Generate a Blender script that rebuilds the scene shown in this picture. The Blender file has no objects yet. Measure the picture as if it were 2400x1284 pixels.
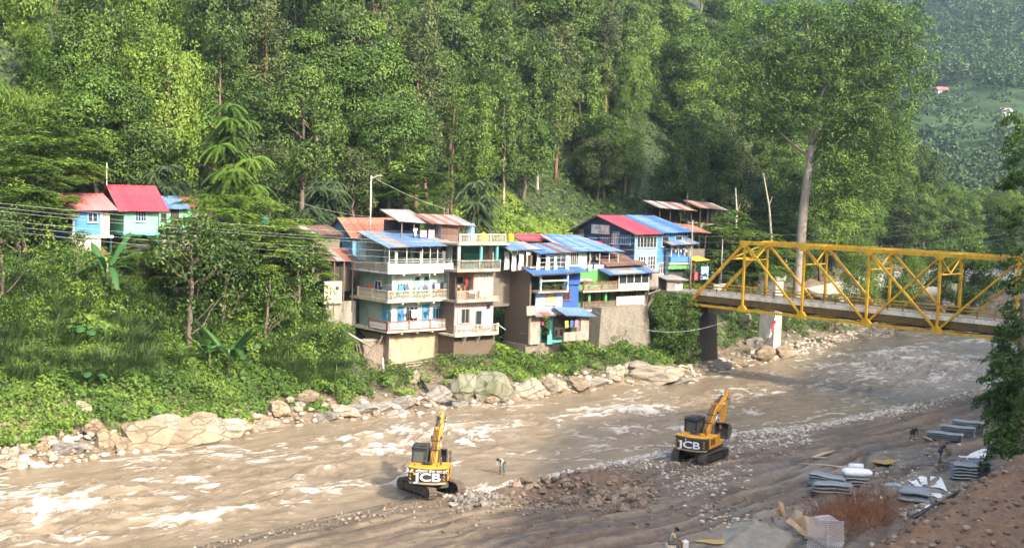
import bpy, bmesh, math, random
import numpy as np
from mathutils import Matrix, Vector
rnd = random.Random(7)
rg = np.random.default_rng(11)
scene = bpy.context.scene
COL = scene.collection
R_ = math.radians

# ------------------------------------------------------------------ camera
FPX, CAMZ = 2800.0, 21.0                      # focal length in photo pixels, camera height over the water
PITCH, ROLL = math.atan(.0686), math.atan(.03)
FW = np.array([0, math.cos(PITCH), -math.sin(PITCH)])
U0 = np.array([0, math.sin(PITCH), math.cos(PITCH)])
R0 = np.array([1., 0, 0])
RT = R0*math.cos(ROLL) + U0*math.sin(ROLL)
UP = U0*math.cos(ROLL) - R0*math.sin(ROLL)
CAM = np.array([0, 0, CAMZ])
cd = bpy.data.cameras.new('camera'); cam = bpy.data.objects.new('camera', cd); COL.objects.link(cam)
cam.matrix_world = Matrix(((RT[0], UP[0], -FW[0], CAM[0]), (RT[1], UP[1], -FW[1], CAM[1]), (RT[2], UP[2], -FW[2], CAM[2]), (0, 0, 0, 1)))
cd.sensor_width = 36; cd.lens = FPX/2400*36; cd.clip_start = .5; cd.clip_end = 5000
scene.camera = cam

# ------------------------------------------------------------------ light
SUN_EL, SUN_AZ = R_(35), R_(139)             # elevation; azimuth clockwise from +Y
w = bpy.data.worlds.new('World'); scene.world = w; w.use_nodes = True
nt = w.node_tree; bg = nt.nodes['Background']
sky = nt.nodes.new('ShaderNodeTexSky'); sky.sky_type = 'NISHITA'; sky.sun_disc = False
sky.sun_elevation = SUN_EL; sky.sun_rotation = SUN_AZ
sky.air_density = 1.0; sky.dust_density = 5.0; sky.ozone_density = 1.0
nt.links.new(sky.outputs[0], bg.inputs[0]); bg.inputs[1].default_value = .15
sl = bpy.data.lights.new('sun', 'SUN'); sl.energy = 2.4; sl.angle = R_(1.0); sl.color = (1.0, .90, .735)
so = bpy.data.objects.new('sun', sl); COL.objects.link(so)
sdir = Vector((math.sin(SUN_AZ)*math.cos(SUN_EL), math.cos(SUN_AZ)*math.cos(SUN_EL), math.sin(SUN_EL)))
so.rotation_euler = (-sdir).to_track_quat('-Z', 'Y').to_euler(); so.location = (60, -60, 120)
vs = scene.view_settings
vs.view_transform = 'Standard'; vs.look = 'None'; vs.gamma = 1; vs.use_curve_mapping = False
vs.exposure = 1.83
cy = scene.cycles
cy.max_bounces = 5; cy.diffuse_bounces = 3; cy.glossy_bounces = 2; cy.transmission_bounces = 3
cy.volume_bounces = 0; cy.transparent_max_bounces = 6
cy.caustics_reflective = False; cy.caustics_refractive = False
cy.use_denoising = True
try: cy.denoiser = 'OPENIMAGEDENOISE'
except Exception: pass
cy.use_adaptive_sampling = True; cy.adaptive_threshold = .03

# ------------------------------------------------------------------ helpers: pixels to places
def ray(px, py): return FW + (px-1200)/FPX*RT + (642-py)/FPX*UP
def atz(px, py, z=0.):
    d = ray(px, py); return CAM + d*((z-CAMZ)/d[2])
def aty(px, py, y):
    d = ray(px, py); return CAM + d*(y/d[1])
def proj(P):
    q = np.asarray(P, float)-CAM; k = q@FW
    return 1200+FPX*(q@RT)/k, 642-FPX*(q@UP)/k

# ------------------------------------------------------------------ noise
_tab = np.random.default_rng(3).random((256, 256))
def vnoise(x, y, seed=0):
    x = np.asarray(x, float)+seed*17.31; y = np.asarray(y, float)+seed*9.77
    xi = np.floor(x).astype(int); yi = np.floor(y).astype(int)
    fx = x-xi; fy = y-yi; fx = fx*fx*(3-2*fx); fy = fy*fy*(3-2*fy)
    a = _tab[xi & 255, yi & 255]; b = _tab[(xi+1) & 255, yi & 255]
    c = _tab[xi & 255, (yi+1) & 255]; d = _tab[(xi+1) & 255, (yi+1) & 255]
    return (a*(1-fx)+b*fx)*(1-fy)+(c*(1-fx)+d*fx)*fy
def fbm(x, y, o=4, seed=0):
    s = 0; a = .5; t = 0
    for i in range(o):
        s = s+a*vnoise(x*2**i, y*2**i, seed+i); t += a; a *= .5
    return s/t
def sstep(a, b, x):
    t = np.clip((x-a)/(b-a), 0, 1); return t*t*(3-2*t)

# ------------------------------------------------------------------ helpers: objects
def tag(o, label=None, cat=None, group=None, kind=None):
    if label: o['label'] = label
    if cat: o['category'] = cat
    if group: o['group'] = group
    if kind: o['kind'] = kind
    return o
def empty(name, loc=(0, 0, 0), rz=0., label=None, cat=None, group=None, parent=None):
    o = bpy.data.objects.new(name, None); COL.objects.link(o)
    o.location = tuple(loc); o.rotation_euler = (0, 0, rz); o.empty_display_size = .3
    if parent: o.parent = parent
    return tag(o, label, cat, group)
def mesh_np(name, V, F, mat=None, smooth=False, attrs=None, uv=None):
    """V (n,3); F (m,3 or 4) int array"""
    me = bpy.data.meshes.new(name)
    V = np.ascontiguousarray(V, np.float32); F = np.ascontiguousarray(F, np.int32)
    k = F.shape[1]; m = len(F)
    me.vertices.add(len(V)); me.vertices.foreach_set('co', V.ravel())
    me.loops.add(m*k); me.loops.foreach_set('vertex_index', F.ravel())
    me.polygons.add(m)
    me.polygons.foreach_set('loop_start', np.arange(0, m*k, k, dtype=np.int32))
    try: me.polygons.foreach_set('loop_total', np.full(m, k, dtype=np.int32))
    except Exception: pass
    if smooth: me.polygons.foreach_set('use_smooth', np.ones(m, bool))
    me.update(calc_edges=True)
    for an, av in (attrs or {}).items():
        a = me.attributes.new(an, 'FLOAT', 'POINT'); a.data.foreach_set('value', np.ascontiguousarray(av, np.float32))
    if uv is not None:
        l = me.uv_layers.new(name='UVMap'); l.data.foreach_set('uv', np.ascontiguousarray(uv[F.ravel()], np.float32).ravel())
    if mat: me.materials.append(mat)
    return me
def link(name, me, parent=None, loc=None, rot=None, scale=None):
    o = bpy.data.objects.new(name, me); COL.objects.link(o)
    if parent: o.parent = parent
    if loc is not None: o.location = tuple(loc)
    if rot is not None: o.rotation_euler = tuple(rot)
    if scale is not None: o.scale = scale if hasattr(scale, '__len__') else (scale,)*3
    return o
class MB:
    """collects polygons of one part"""
    def __init__(s): s.v = []; s.f = []; s.mi = []; s.cur = 0
    def add(s, vs_, fs):
        n = len(s.v); s.v += [tuple(map(float, p)) for p in vs_]
        for f in fs: s.f.append(tuple(n+i for i in f)); s.mi.append(s.cur)
        return s
    def box(s, x0, x1, y0, y1, z0, z1):
        return s.add([(x0,y0,z0),(x1,y0,z0),(x1,y1,z0),(x0,y1,z0),(x0,y0,z1),(x1,y0,z1),(x1,y1,z1),(x0,y1,z1)],
                     [(0,3,2,1),(4,5,6,7),(0,1,5,4),(1,2,6,5),(2,3,7,6),(3,0,4,7)])
    def beam(s, a, b, w_, h=None, up=(0, 0, 1)):
        h = h or w_; a = Vector(a); b = Vector(b); d = (b-a).normalized(); u = Vector(up)
        if abs(d.dot(u)) > .98: u = Vector((1, 0, 0))
        sx = d.cross(u).normalized(); sz = sx.cross(d).normalized()
        P = []
        for q in (a, b):
            for i, j in ((-1,-1),(1,-1),(1,1),(-1,1)): P.append(q+sx*(i*w_/2)+sz*(j*h/2))
        return s.add(P, [(0,1,2,3)[::-1],(4,5,6,7)][0:0]+[(3,2,1,0),(4,5,6,7),(0,1,5,4),(1,2,6,5),(2,3,7,6),(3,0,4,7)])
    def tube(s, pts, r, n=7, cap=True):
        pts = [Vector(p) for p in pts]; m = len(pts)
        rr = r if hasattr(r, '__len__') else [r]*m
        base = len(s.v); up = None
        for i, p in enumerate(pts):
            d = (pts[min(i+1, m-1)]-pts[max(i-1, 0)])
            d = d.normalized() if d.length > 1e-9 else Vector((0, 0, 1))
            if up is None or abs(up.dot(d)) > .95: up = Vector((0, 0, 1)) if abs(d.z) < .9 else Vector((1, 0, 0))
            sx = d.cross(up).normalized(); sy = sx.cross(d).normalized(); up = sy
            for k in range(n):
                a = 2*math.pi*k/n; q = p+sx*(math.cos(a)*rr[i])+sy*(math.sin(a)*rr[i]); s.v.append((q.x, q.y, q.z))
        for i in range(m-1):
            for k in range(n):
                k2 = (k+1) % n
                s.f.append((base+i*n+k, base+i*n+k2, base+(i+1)*n+k2, base+(i+1)*n+k)); s.mi.append(s.cur)
        if cap:
            s.f.append(tuple(base+k for k in range(n))[::-1]); s.mi.append(s.cur)
            s.f.append(tuple(base+(m-1)*n+k for k in range(n))); s.mi.append(s.cur)
        return s
    def prism(s, poly, y0, y1, axis='y'):
        """poly in (x,z) extruded along y (or along another axis)"""
        n = len(poly)
        def P(a, b, t): return (a, t, b) if axis == 'y' else ((t, a, b) if axis == 'x' else (a, b, t))
        V = [P(a, b, y0) for a, b in poly]+[P(a, b, y1) for a, b in poly]
        F = [tuple(range(n)), tuple(range(2*n-1, n-1, -1))]
        F += [(i, n+i, n+(i+1) % n, (i+1) % n) for i in range(n)]
        return s.add(V, F)
    def mesh(s, name, mat=None, smooth=False, bevel=0):
        me = bpy.data.meshes.new(name); me.from_pydata(s.v, [], s.f)
        ms = mat if isinstance(mat, (list, tuple)) else ([mat] if mat else [])
        for q in ms: me.materials.append(q)
        if len(ms) > 1: me.polygons.foreach_set('material_index', s.mi)
        b = bmesh.new(); b.from_mesh(me); bmesh.ops.recalc_face_normals(b, faces=b.faces)
        if bevel: bmesh.ops.bevel(b, geom=b.edges[:], offset=bevel, segments=1, affect='EDGES', clamp_overlap=True)
        b.to_mesh(me); b.free()
        if smooth: me.polygons.foreach_set('use_smooth', [True]*len(me.polygons))
        return me
    def build(s, name, mat, parent=None, smooth=False, bevel=0, **kw):
        o = link(name, s.mesh(name, mat, smooth, bevel), parent)
        return tag(o, **kw) if kw else o
def copy_tree(o, parent=None):
    c = o.copy(); COL.objects.link(c)
    if parent: c.parent = parent
    for ch in list(o.children): copy_tree(ch, c)
    return c

# ------------------------------------------------------------------ materials
MATS = {}
def newmat(name):
    m = bpy.data.materials.new(name); m.use_nodes = True
    n = m.node_tree.nodes; l = m.node_tree.links
    return m, n, l, n['Principled BSDF']
def mat(name, c, c2=None, rough=.7, scale=1.5, amt=.5, bump=0., bscale=12., metal=0., spec=.35, stretch=None, detail=5, dirt=None, dirt_amt=.58, objrand=0., crack=0.):
    """procedural paint/stone/wood: two tones mixed by noise, optional dirt patches, optional relief"""
    if name in MATS: return MATS[name]
    m, n, l, b = newmat(name)
    c2 = c2 or tuple(v*.72 for v in c)
    tc = n.new('ShaderNodeTexCoord'); mp = n.new('ShaderNodeMapping'); l.new(tc.outputs['Object'], mp.inputs[0])
    if stretch: mp.inputs['Scale'].default_value = stretch
    nz = n.new('ShaderNodeTexNoise'); nz.inputs['Scale'].default_value = scale; nz.inputs['Detail'].default_value = detail
    nz.inputs['Roughness'].default_value = .65; l.new(mp.outputs[0], nz.inputs['Vector'])
    rp = n.new('ShaderNodeValToRGB'); rp.color_ramp.elements[0].position = .5-amt/2; rp.color_ramp.elements[1].position = .5+amt/2
    rp.color_ramp.elements[0].color = (*c2, 1); rp.color_ramp.elements[1].color = (*c, 1); l.new(nz.outputs[0], rp.inputs[0])
    out = rp.outputs[0]
    if dirt:
        n2 = n.new('ShaderNodeTexNoise'); n2.inputs['Scale'].default_value = .9; n2.inputs['Detail'].default_value = 7
        n2.inputs['Roughness'].default_value = .72
        mp2 = n.new('ShaderNodeMapping'); mp2.inputs['Scale'].default_value = (1.6, 1.6, .55); mp2.inputs['Location'].default_value = (3.1, 7.7, 1.3)
        l.new(tc.outputs['Object'], mp2.inputs[0]); l.new(mp2.outputs[0], n2.inputs['Vector'])
        r2 = n.new('ShaderNodeValToRGB'); r2.color_ramp.elements[0].position = .45; r2.color_ramp.elements[1].position = .68
        r2.color_ramp.elements[0].color = (0, 0, 0, 1); r2.color_ramp.elements[1].color = (dirt_amt,)*3+(1,)
        l.new(n2.outputs[0], r2.inputs[0])
        mx = n.new('ShaderNodeMix'); mx.data_type = 'RGBA'; l.new(r2.outputs[0], mx.inputs['Factor'])
        l.new(out, mx.inputs[6]); mx.inputs[7].default_value = (*dirt, 1); out = mx.outputs[2]
    if objrand:
        oi = n.new('ShaderNodeObjectInfo'); hs = n.new('ShaderNodeHueSaturation')
        mr = n.new('ShaderNodeMapRange'); mr.inputs['To Min'].default_value = 1-objrand; mr.inputs['To Max'].default_value = 1+objrand
        l.new(oi.outputs['Random'], mr.inputs[0]); l.new(mr.outputs[0], hs.inputs['Value']); l.new(out, hs.inputs['Color']); out = hs.outputs[0]
    l.new(out, b.inputs['Base Color'])
    b.inputs['Roughness'].default_value = rough; b.inputs['Metallic'].default_value = metal
    b.inputs['Specular IOR Level'].default_value = spec
    if bump:
        n3 = n.new('ShaderNodeTexNoise'); n3.inputs['Scale'].default_value = bscale; n3.inputs['Detail'].default_value = 4
        l.new(mp.outputs[0], n3.inputs['Vector']); hgt = n3.outputs[0]
        if crack:
            wv = n.new('ShaderNodeTexNoise'); wv.inputs['Scale'].default_value = 2.; l.new(mp.outputs[0], wv.inputs['Vector'])
            mxv = n.new('ShaderNodeMix'); mxv.data_type = 'RGBA'; mxv.inputs['Factor'].default_value = .22; l.new(mp.outputs[0], mxv.inputs[6]); l.new(wv.outputs['Color'], mxv.inputs[7])
            ms = n.new('ShaderNodeMapping'); ms.inputs['Scale'].default_value = (.8, 1.5, 3.2); ms.inputs['Rotation'].default_value = (.3, .5, .4); l.new(mxv.outputs[2], ms.inputs[0])
            vo = n.new('ShaderNodeTexVoronoi'); vo.feature = 'DISTANCE_TO_EDGE'; vo.inputs['Scale'].default_value = 1.2; l.new(ms.outputs[0], vo.inputs['Vector'])
            cm = n.new('ShaderNodeMapRange'); cm.inputs['From Max'].default_value = .04; l.new(vo.outputs['Distance'], cm.inputs[0])
            am = n.new('ShaderNodeMath'); am.operation = 'MULTIPLY_ADD'; am.inputs[1].default_value = .8; l.new(cm.outputs[0], am.inputs[0]); l.new(n3.outputs[0], am.inputs[2]); hgt = am.outputs[0]
            mc = n.new('ShaderNodeMix'); mc.data_type = 'RGBA'; l.new(cm.outputs[0], mc.inputs['Factor']); mc.inputs[6].default_value = (*[v*.9 for v in c2], 1); l.new(out, mc.inputs[7]); l.new(mc.outputs[2], b.inputs['Base Color'])
        bp = n.new('ShaderNodeBump'); bp.inputs['Strength'].default_value = bump; bp.inputs['Distance'].default_value = .05 if not crack else .14
        l.new(hgt, bp.inputs['Height']); l.new(bp.outputs[0], b.inputs['Normal'])
    MATS[name] = m; return m
def leafmat(name, dark, mid, light, trans=.28, rough=.55):
    if name in MATS: return MATS[name]
    m, n, l, b = newmat(name)
    at = n.new('ShaderNodeAttribute'); at.attribute_name = 'tint'
    oi = n.new('ShaderNodeObjectInfo')
    mr = n.new('ShaderNodeMapRange'); mr.inputs['To Min'].default_value = -.16; mr.inputs['To Max'].default_value = .16
    l.new(oi.outputs['Random'], mr.inputs[0])
    ad = n.new('ShaderNodeMath'); ad.operation = 'ADD'; l.new(at.outputs['Fac'], ad.inputs[0]); l.new(mr.outputs[0], ad.inputs[1])
    rp = n.new('ShaderNodeValToRGB'); e = rp.color_ramp.elements
    e[0].position = .1; e[0].color = (*dark, 1); e[1].position = .9; e[1].color = (*light, 1)
    q = e.new(.5); q.color = (*mid, 1); l.new(ad.outputs[0], rp.inputs[0])
    l.new(rp.outputs[0], b.inputs['Base Color']); b.inputs['Roughness'].default_value = rough
    b.inputs['Specular IOR Level'].default_value = .3
    tr = n.new('ShaderNodeBsdfTranslucent'); l.new(rp.outputs[0], tr.inputs[0])
    mx = n.new('ShaderNodeMixShader'); mx.inputs[0].default_value = trans
    l.new(b.outputs[0], mx.inputs[1]); l.new(tr.outputs[0], mx.inputs[2])
    l.new(mx.outputs[0], n['Material Output'].inputs['Surface'])
    MATS[name] = m; return m
def glassmat():
    if 'glass' in MATS: return MATS['glass']
    m, n, l, b = newmat('glass'); b.inputs['Base Color'].default_value = (.03, .04, .045, 1); b.inputs['Roughness'].default_value = .08
    b.inputs['Specular IOR Level'].default_value = .6
    MATS['glass'] = m; return m
# ================================================================== SETTING: terrain, river, far hill
FB = np.array([(-150,-10),(-75,50),(-36.1,84.1),(-32.7,87.2),(-29.3,91.3),(-23.9,96.1),(-20.2,101.9),(-16.3,105.4),(-8.3,109.7),(-4.7,116),(.4,117.6),(6.2,124),(12.2,130.2),(20.6,134.6),(24.3,144),(33.4,153.2),(37.8,160.2),(51.9,179.8),(60.3,190),(68,207.5),(84.4,234.8),(103,258),(130,280),(180,306),(330,345)], float)
NB = np.array([(-90,-10),(-50,35),(-30,56),(-18.9,66.5),(-12.8,73.3),(-7.3,79.1),(-3.7,81.3),(.4,84.2),(13.1,97.4),(20.2,105.6),(28.4,110.8),(39.9,121.7),(54.5,136.6),(75,160),(104,195),(140,232),(190,262),(340,300)], float)
def polydist(PL, x, y, chunk=60000):
    """signed distance (+ on the left of the polyline) and arc length"""
    sh = np.shape(x); x = np.ravel(x).astype(float); y = np.ravel(y).astype(float)
    A = PL[:-1]; D = PL[1:]-A; L2 = (D**2).sum(1); L = np.sqrt(L2); S0 = np.concatenate([[0], np.cumsum(L)])[:-1]
    dist = np.empty(len(x)); ss = np.empty(len(x))
    for i in range(0, len(x), chunk):
        px = x[i:i+chunk, None]-A[None, :, 0]; py = y[i:i+chunk, None]-A[None, :, 1]
        t = np.clip((px*D[:, 0]+py*D[:, 1])/L2, 0, 1)
        dx = px-t*D[:, 0]; dy = py-t*D[:, 1]; d2 = dx*dx+dy*dy
        k = d2.argmin(1); j = np.arange(len(k))
        cr = D[k, 0]*py[j, k]-D[k, 1]*px[j, k]
        dist[i:i+chunk] = np.sqrt(d2[j, k])*np.where(cr >= 0, 1, -1)
        ss[i:i+chunk] = S0[k]+t[j, k]*L[k]
    return dist.reshape(sh), ss.reshape(sh)
def s_at(i):
    D = np.diff(FB, axis=0); return float(np.sqrt((D**2).sum(1))[:i].sum())
DD = np.array([-6, 0, 1.5, 4, 8, 14, 20, 26, 34, 45, 60, 90, 130, 220], float)
PROF = [  # arc position, heights at DD
 (s_at(2)-60, [-2, -.2, .6, 1.8, 4.5, 9, 12.5, 14.4, 15.4, 21, 33, 58, 88, 140]),
 (s_at(3),    [-2, -.2, .6, 1.6, 4.2, 8.8, 12.4, 14.4, 15.4, 21, 33, 58, 88, 140]),
 (s_at(5),    [-2, -.2, .9, 1.9, 4.2, 8.6, 12.2, 14.2, 15.2, 21, 33, 58, 88, 140]),
 (s_at(7),    [-2, -.2, 1.0, 2.2, 4.0, 7.5, 10.5, 12.2, 13.4, 19, 31, 56, 86, 140]),
 (s_at(9),    [-2, -.2, .9, 1.5, 1.8, 3.2, 7.4, 10.5, 11.8, 18, 30, 55, 85, 140]),
 (s_at(11),   [-2, -.2, 1.0, 1.9, 2.6, 4.2, 7.6, 10.4, 12, 18, 30, 55, 85, 140]),
 (s_at(13)-3, [-2, -.2, 1.0, 1.8, 3.4, 6.4, 8.8, 10.4, 13, 18, 30, 55, 85, 140]),
 (s_at(14)+3, [-2, -.2, .7, 1.3, 2.0, 7.6, 9.3, 9.8, 12.5, 17, 28, 52, 84, 140]),
 (s_at(15)+4, [-2, -.2, .6, 1.2, 2.6, 6.8, 9.6, 11, 13.2, 17, 28, 52, 84, 140]),
 (s_at(17),   [-2, -.2, .5, 1.4, 3.2, 6.0, 8.6, 10.6, 13.2, 19, 30, 54, 82, 130]),
 (s_at(19),   [-2, -.2, .5, 1.4, 3.2, 4.4, 6.5, 12, 20, 31, 45, 70, 95, 140]),
 (s_at(21),   [-2, -.2, .6, 1.5, 3.2, 4.6, 9, 16, 26, 38, 52, 76, 100, 140]),
 (s_at(21)+20, [-2, -.2, .6, 1.5, 3.0, 4.6, 8, 13, 20, 29, 40, 56, 75, 110]),
 (s_at(22)+2, [-2, -.2, .6, 1.5, 3.0, 4.6, 6, 8, 10, 13, 17, 25, 35, 50]),
 (s_at(22)+25, [-2, -.2, .6, 1.5, 3.0, 4.6, 5.2, 6, 7, 8, 9, 12, 16, 22]),
]
PS = np.array([p[0] for p in PROF]); PZ = np.array([p[1] for p in PROF], float)
def farH(x, y, rough=True):
    d, s = polydist(FB, x, y)
    i = np.clip(np.searchsorted(PS, s)-1, 0, len(PS)-2); t = np.clip((s-PS[i])/(PS[i+1]-PS[i]), 0, 1); t = t*t*(3-2*t)
    j = np.clip(np.searchsorted(DD, d)-1, 0, len(DD)-2); q = np.clip((d-DD[j])/(DD[j+1]-DD[j]), 0, 1)
    z = (PZ[i, j]*(1-q)+PZ[i, j+1]*q)*(1-t)+(PZ[i+1, j]*(1-q)+PZ[i+1, j+1]*q)*t
    if rough:
        k = sstep(0, 12, d)
        z = z+(fbm(np.asarray(x)*.12, np.asarray(y)*.12, 4, 5)-.5)*(1.0+1.6*k)+(fbm(np.asarray(x)*.7, np.asarray(y)*.7, 3, 9)-.5)*.6*sstep(-.5, 2, d)
    return z
def nearH(x, y):
    x = np.asarray(x, float); y = np.asarray(y, float)
    d, s = polydist(NB, x, y); d = -d
    z = np.interp(d, [-8, -2, 0, 1.5, 5, 15, 60], [-2.5, -1, .05, .45, .7, .85, 1.1])
    slope = 18.4*np.clip((54-y)/51, 0, 1)**1.25; slope = slope*sstep(0, 10, d)
    a = x-.44*y
    hill = np.clip((a-9)*1.12, 0, 70)*sstep(-45, 5, y-.25*x)  # unseen rise right of the view, shaped to throw shade on the near bank
    return np.maximum(z, np.where(slope > 0, z+slope, z))+hill*sstep(0, 8, d)
def grid(x0, x1, y0, y1, res):
    xs = np.arange(x0, x1+res/2, res); ys = np.arange(y0, y1+res/2, res)
    X, Y = np.meshgrid(xs, ys); nx, ny = len(xs), len(ys)
    I = np.arange(nx*ny).reshape(ny, nx)
    F = np.stack([I[:-1, :-1], I[:-1, 1:], I[1:, 1:], I[1:, :-1]], -1).reshape(-1, 4)
    return X.ravel(), Y.ravel(), F
def compact(V, F, keep, extra):
    F = F[keep[F].all(1)]; u, inv = np.unique(F, return_inverse=True)
    return V[u], inv.reshape(F.shape), [e[u] for e in extra]

# soil / rock of the far bank: rock and clay near the water, dark forest soil and moss above
m, n, l, b = newmat('bank_soil')
geo = n.new('ShaderNodeNewGeometry'); at = n.new('ShaderNodeAttribute'); at.attribute_name = 'rock'
nz = n.new('ShaderNodeTexNoise'); nz.inputs['Scale'].default_value = .8; nz.inputs['Detail'].default_value = 9; nz.inputs['Roughness'].default_value = .7
l.new(geo.outputs['Position'], nz.inputs['Vector'])
ra = n.new('ShaderNodeValToRGB'); e = ra.color_ramp.elements; e[0].position = .32; e[0].color = (.075, .055, .035, 1); e[1].position = .7; e[1].color = (.27, .205, .135, 1)
rb = n.new('ShaderNodeValToRGB'); e = rb.color_ramp.elements; e[0].position = .35; e[0].color = (.028, .035, .016, 1); e[1].position = .7; e[1].color = (.05, .085, .022, 1)
l.new(nz.outputs[0], ra.inputs[0]); l.new(nz.outputs[0], rb.inputs[0])
mx = n.new('ShaderNodeMix'); mx.data_type = 'RGBA'; l.new(at.outputs['Fac'], mx.inputs['Factor']); l.new(rb.outputs[0], mx.inputs[6]); l.new(ra.outputs[0], mx.inputs[7])
l.new(mx.outputs[2], b.inputs['Base Color']); b.inputs['Roughness'].default_value = .85
vor = n.new('ShaderNodeTexVoronoi'); vor.inputs['Scale'].default_value = 1.6; l.new(geo.outputs['Position'], vor.inputs['Vector'])
bp = n.new('ShaderNodeBump'); bp.inputs['Strength'].default_value = .7; bp.inputs['Distance'].default_value = .3
ad = n.new('ShaderNodeMath'); ad.operation = 'ADD'; l.new(nz.outputs[0], ad.inputs[0]); l.new(vor.outputs['Distance'], ad.inputs[1])
l.new(ad.outputs[0], bp.inputs['Height']); l.new(bp.outputs[0], b.inputs['Normal'])
MATS['bank_soil'] = m

X, Y, F = grid(-190, 250, 20, 480, 1.4)
d, s = polydist(FB, X, Y); Z = farH(X, Y)
near = d < 26
Z[near] += ((fbm(X[near]*.55, Y[near]*.55, 4, 31)-.5)*1.1)*sstep(.5, 3, d[near])*(1-sstep(14, 24, d[near]))
rock = np.clip(1-sstep(1.2, 4.2, Z+(fbm(X*.25, Y*.25, 3, 2)-.5)*5), 0, 1)
gr = sstep(175, 215, Y)*sstep(1, 4, d)*(1-sstep(17, 22, d)); rock = np.maximum(rock, gr)
V = np.stack([X, Y, Z], 1)
V, F, (rock,) = compact(V, F, d > -5, [rock])
tag(link('hillside', mesh_np('hillside', V, F, MATS['bank_soil'], True, {'rock': rock})), kind='structure')

# river -------------------------------------------------------------
m, n, l, b = newmat('silty_water')
at = n.new('ShaderNodeAttribute'); at.attribute_name = 'foam'; uvn = n.new('ShaderNodeUVMap')
mp = n.new('ShaderNodeMapping'); mp.inputs['Scale'].default_value = (.55, 1.6, 1); l.new(uvn.outputs[0], mp.inputs[0])
nz = n.new('ShaderNodeTexNoise'); nz.inputs['Scale'].default_value = .5; nz.inputs['Detail'].default_value = 8; nz.inputs['Roughness'].default_value = .6; nz.inputs['Distortion'].default_value = .8
l.new(mp.outputs[0], nz.inputs['Vector'])
rp = n.new('ShaderNodeValToRGB'); e = rp.color_ramp.elements; e[0].position = .3; e[0].color = (.165, .124, .078, 1); e[1].position = .72; e[1].color = (.285, .222, .148, 1)
l.new(nz.outputs[0], rp.inputs[0])
n2 = n.new('ShaderNodeTexNoise'); n2.inputs['Scale'].default_value = 3.6; n2.inputs['Detail'].default_value = 8; n2.inputs['Roughness'].default_value = .72; n2.inputs['Distortion'].default_value = 1.2
l.new(mp.outputs[0], n2.inputs['Vector'])
a1 = n.new('ShaderNodeMath'); a1.operation = 'MULTIPLY_ADD'; l.new(n2.outputs[0], a1.inputs[0]); a1.inputs[1].default_value = 1.5; a1.inputs[2].default_value = -.75
a2 = n.new('ShaderNodeMath'); a2.operation = 'ADD'; l.new(at.outputs['Fac'], a2.inputs[0]); l.new(a1.outputs[0], a2.inputs[1])
mr = n.new('ShaderNodeMapRange'); mr.interpolation_type = 'SMOOTHSTEP'; mr.inputs['From Min'].default_value = .30; mr.inputs['From Max'].default_value = 1.0; l.new(a2.outputs[0], mr.inputs[0])
mx = n.new('ShaderNodeMix'); mx.data_type = 'RGBA'; l.new(mr.outputs[0], mx.inputs['Factor']); l.new(rp.outputs[0], mx.inputs[6]); mx.inputs[7].default_value = (.47, .44, .38, 1)
l.new(mx.outputs[2], b.inputs['Base Color'])
rr = n.new('ShaderNodeMapRange'); rr.inputs['To Min'].default_value = .16; rr.inputs['To Max'].default_value = .7; l.new(mr.outputs[0], rr.inputs[0]); l.new(rr.outputs[0], b.inputs['Roughness'])
b.inputs['Specular IOR Level'].default_value = .4
bp = n.new('ShaderNodeBump'); bp.inputs['Strength'].default_value = .7; bp.inputs['Distance'].default_value = .13; l.new(n2.outputs[0], bp.inputs['Height']); l.new(bp.outputs[0], b.inputs['Normal'])
MATS['water'] = m
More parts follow.
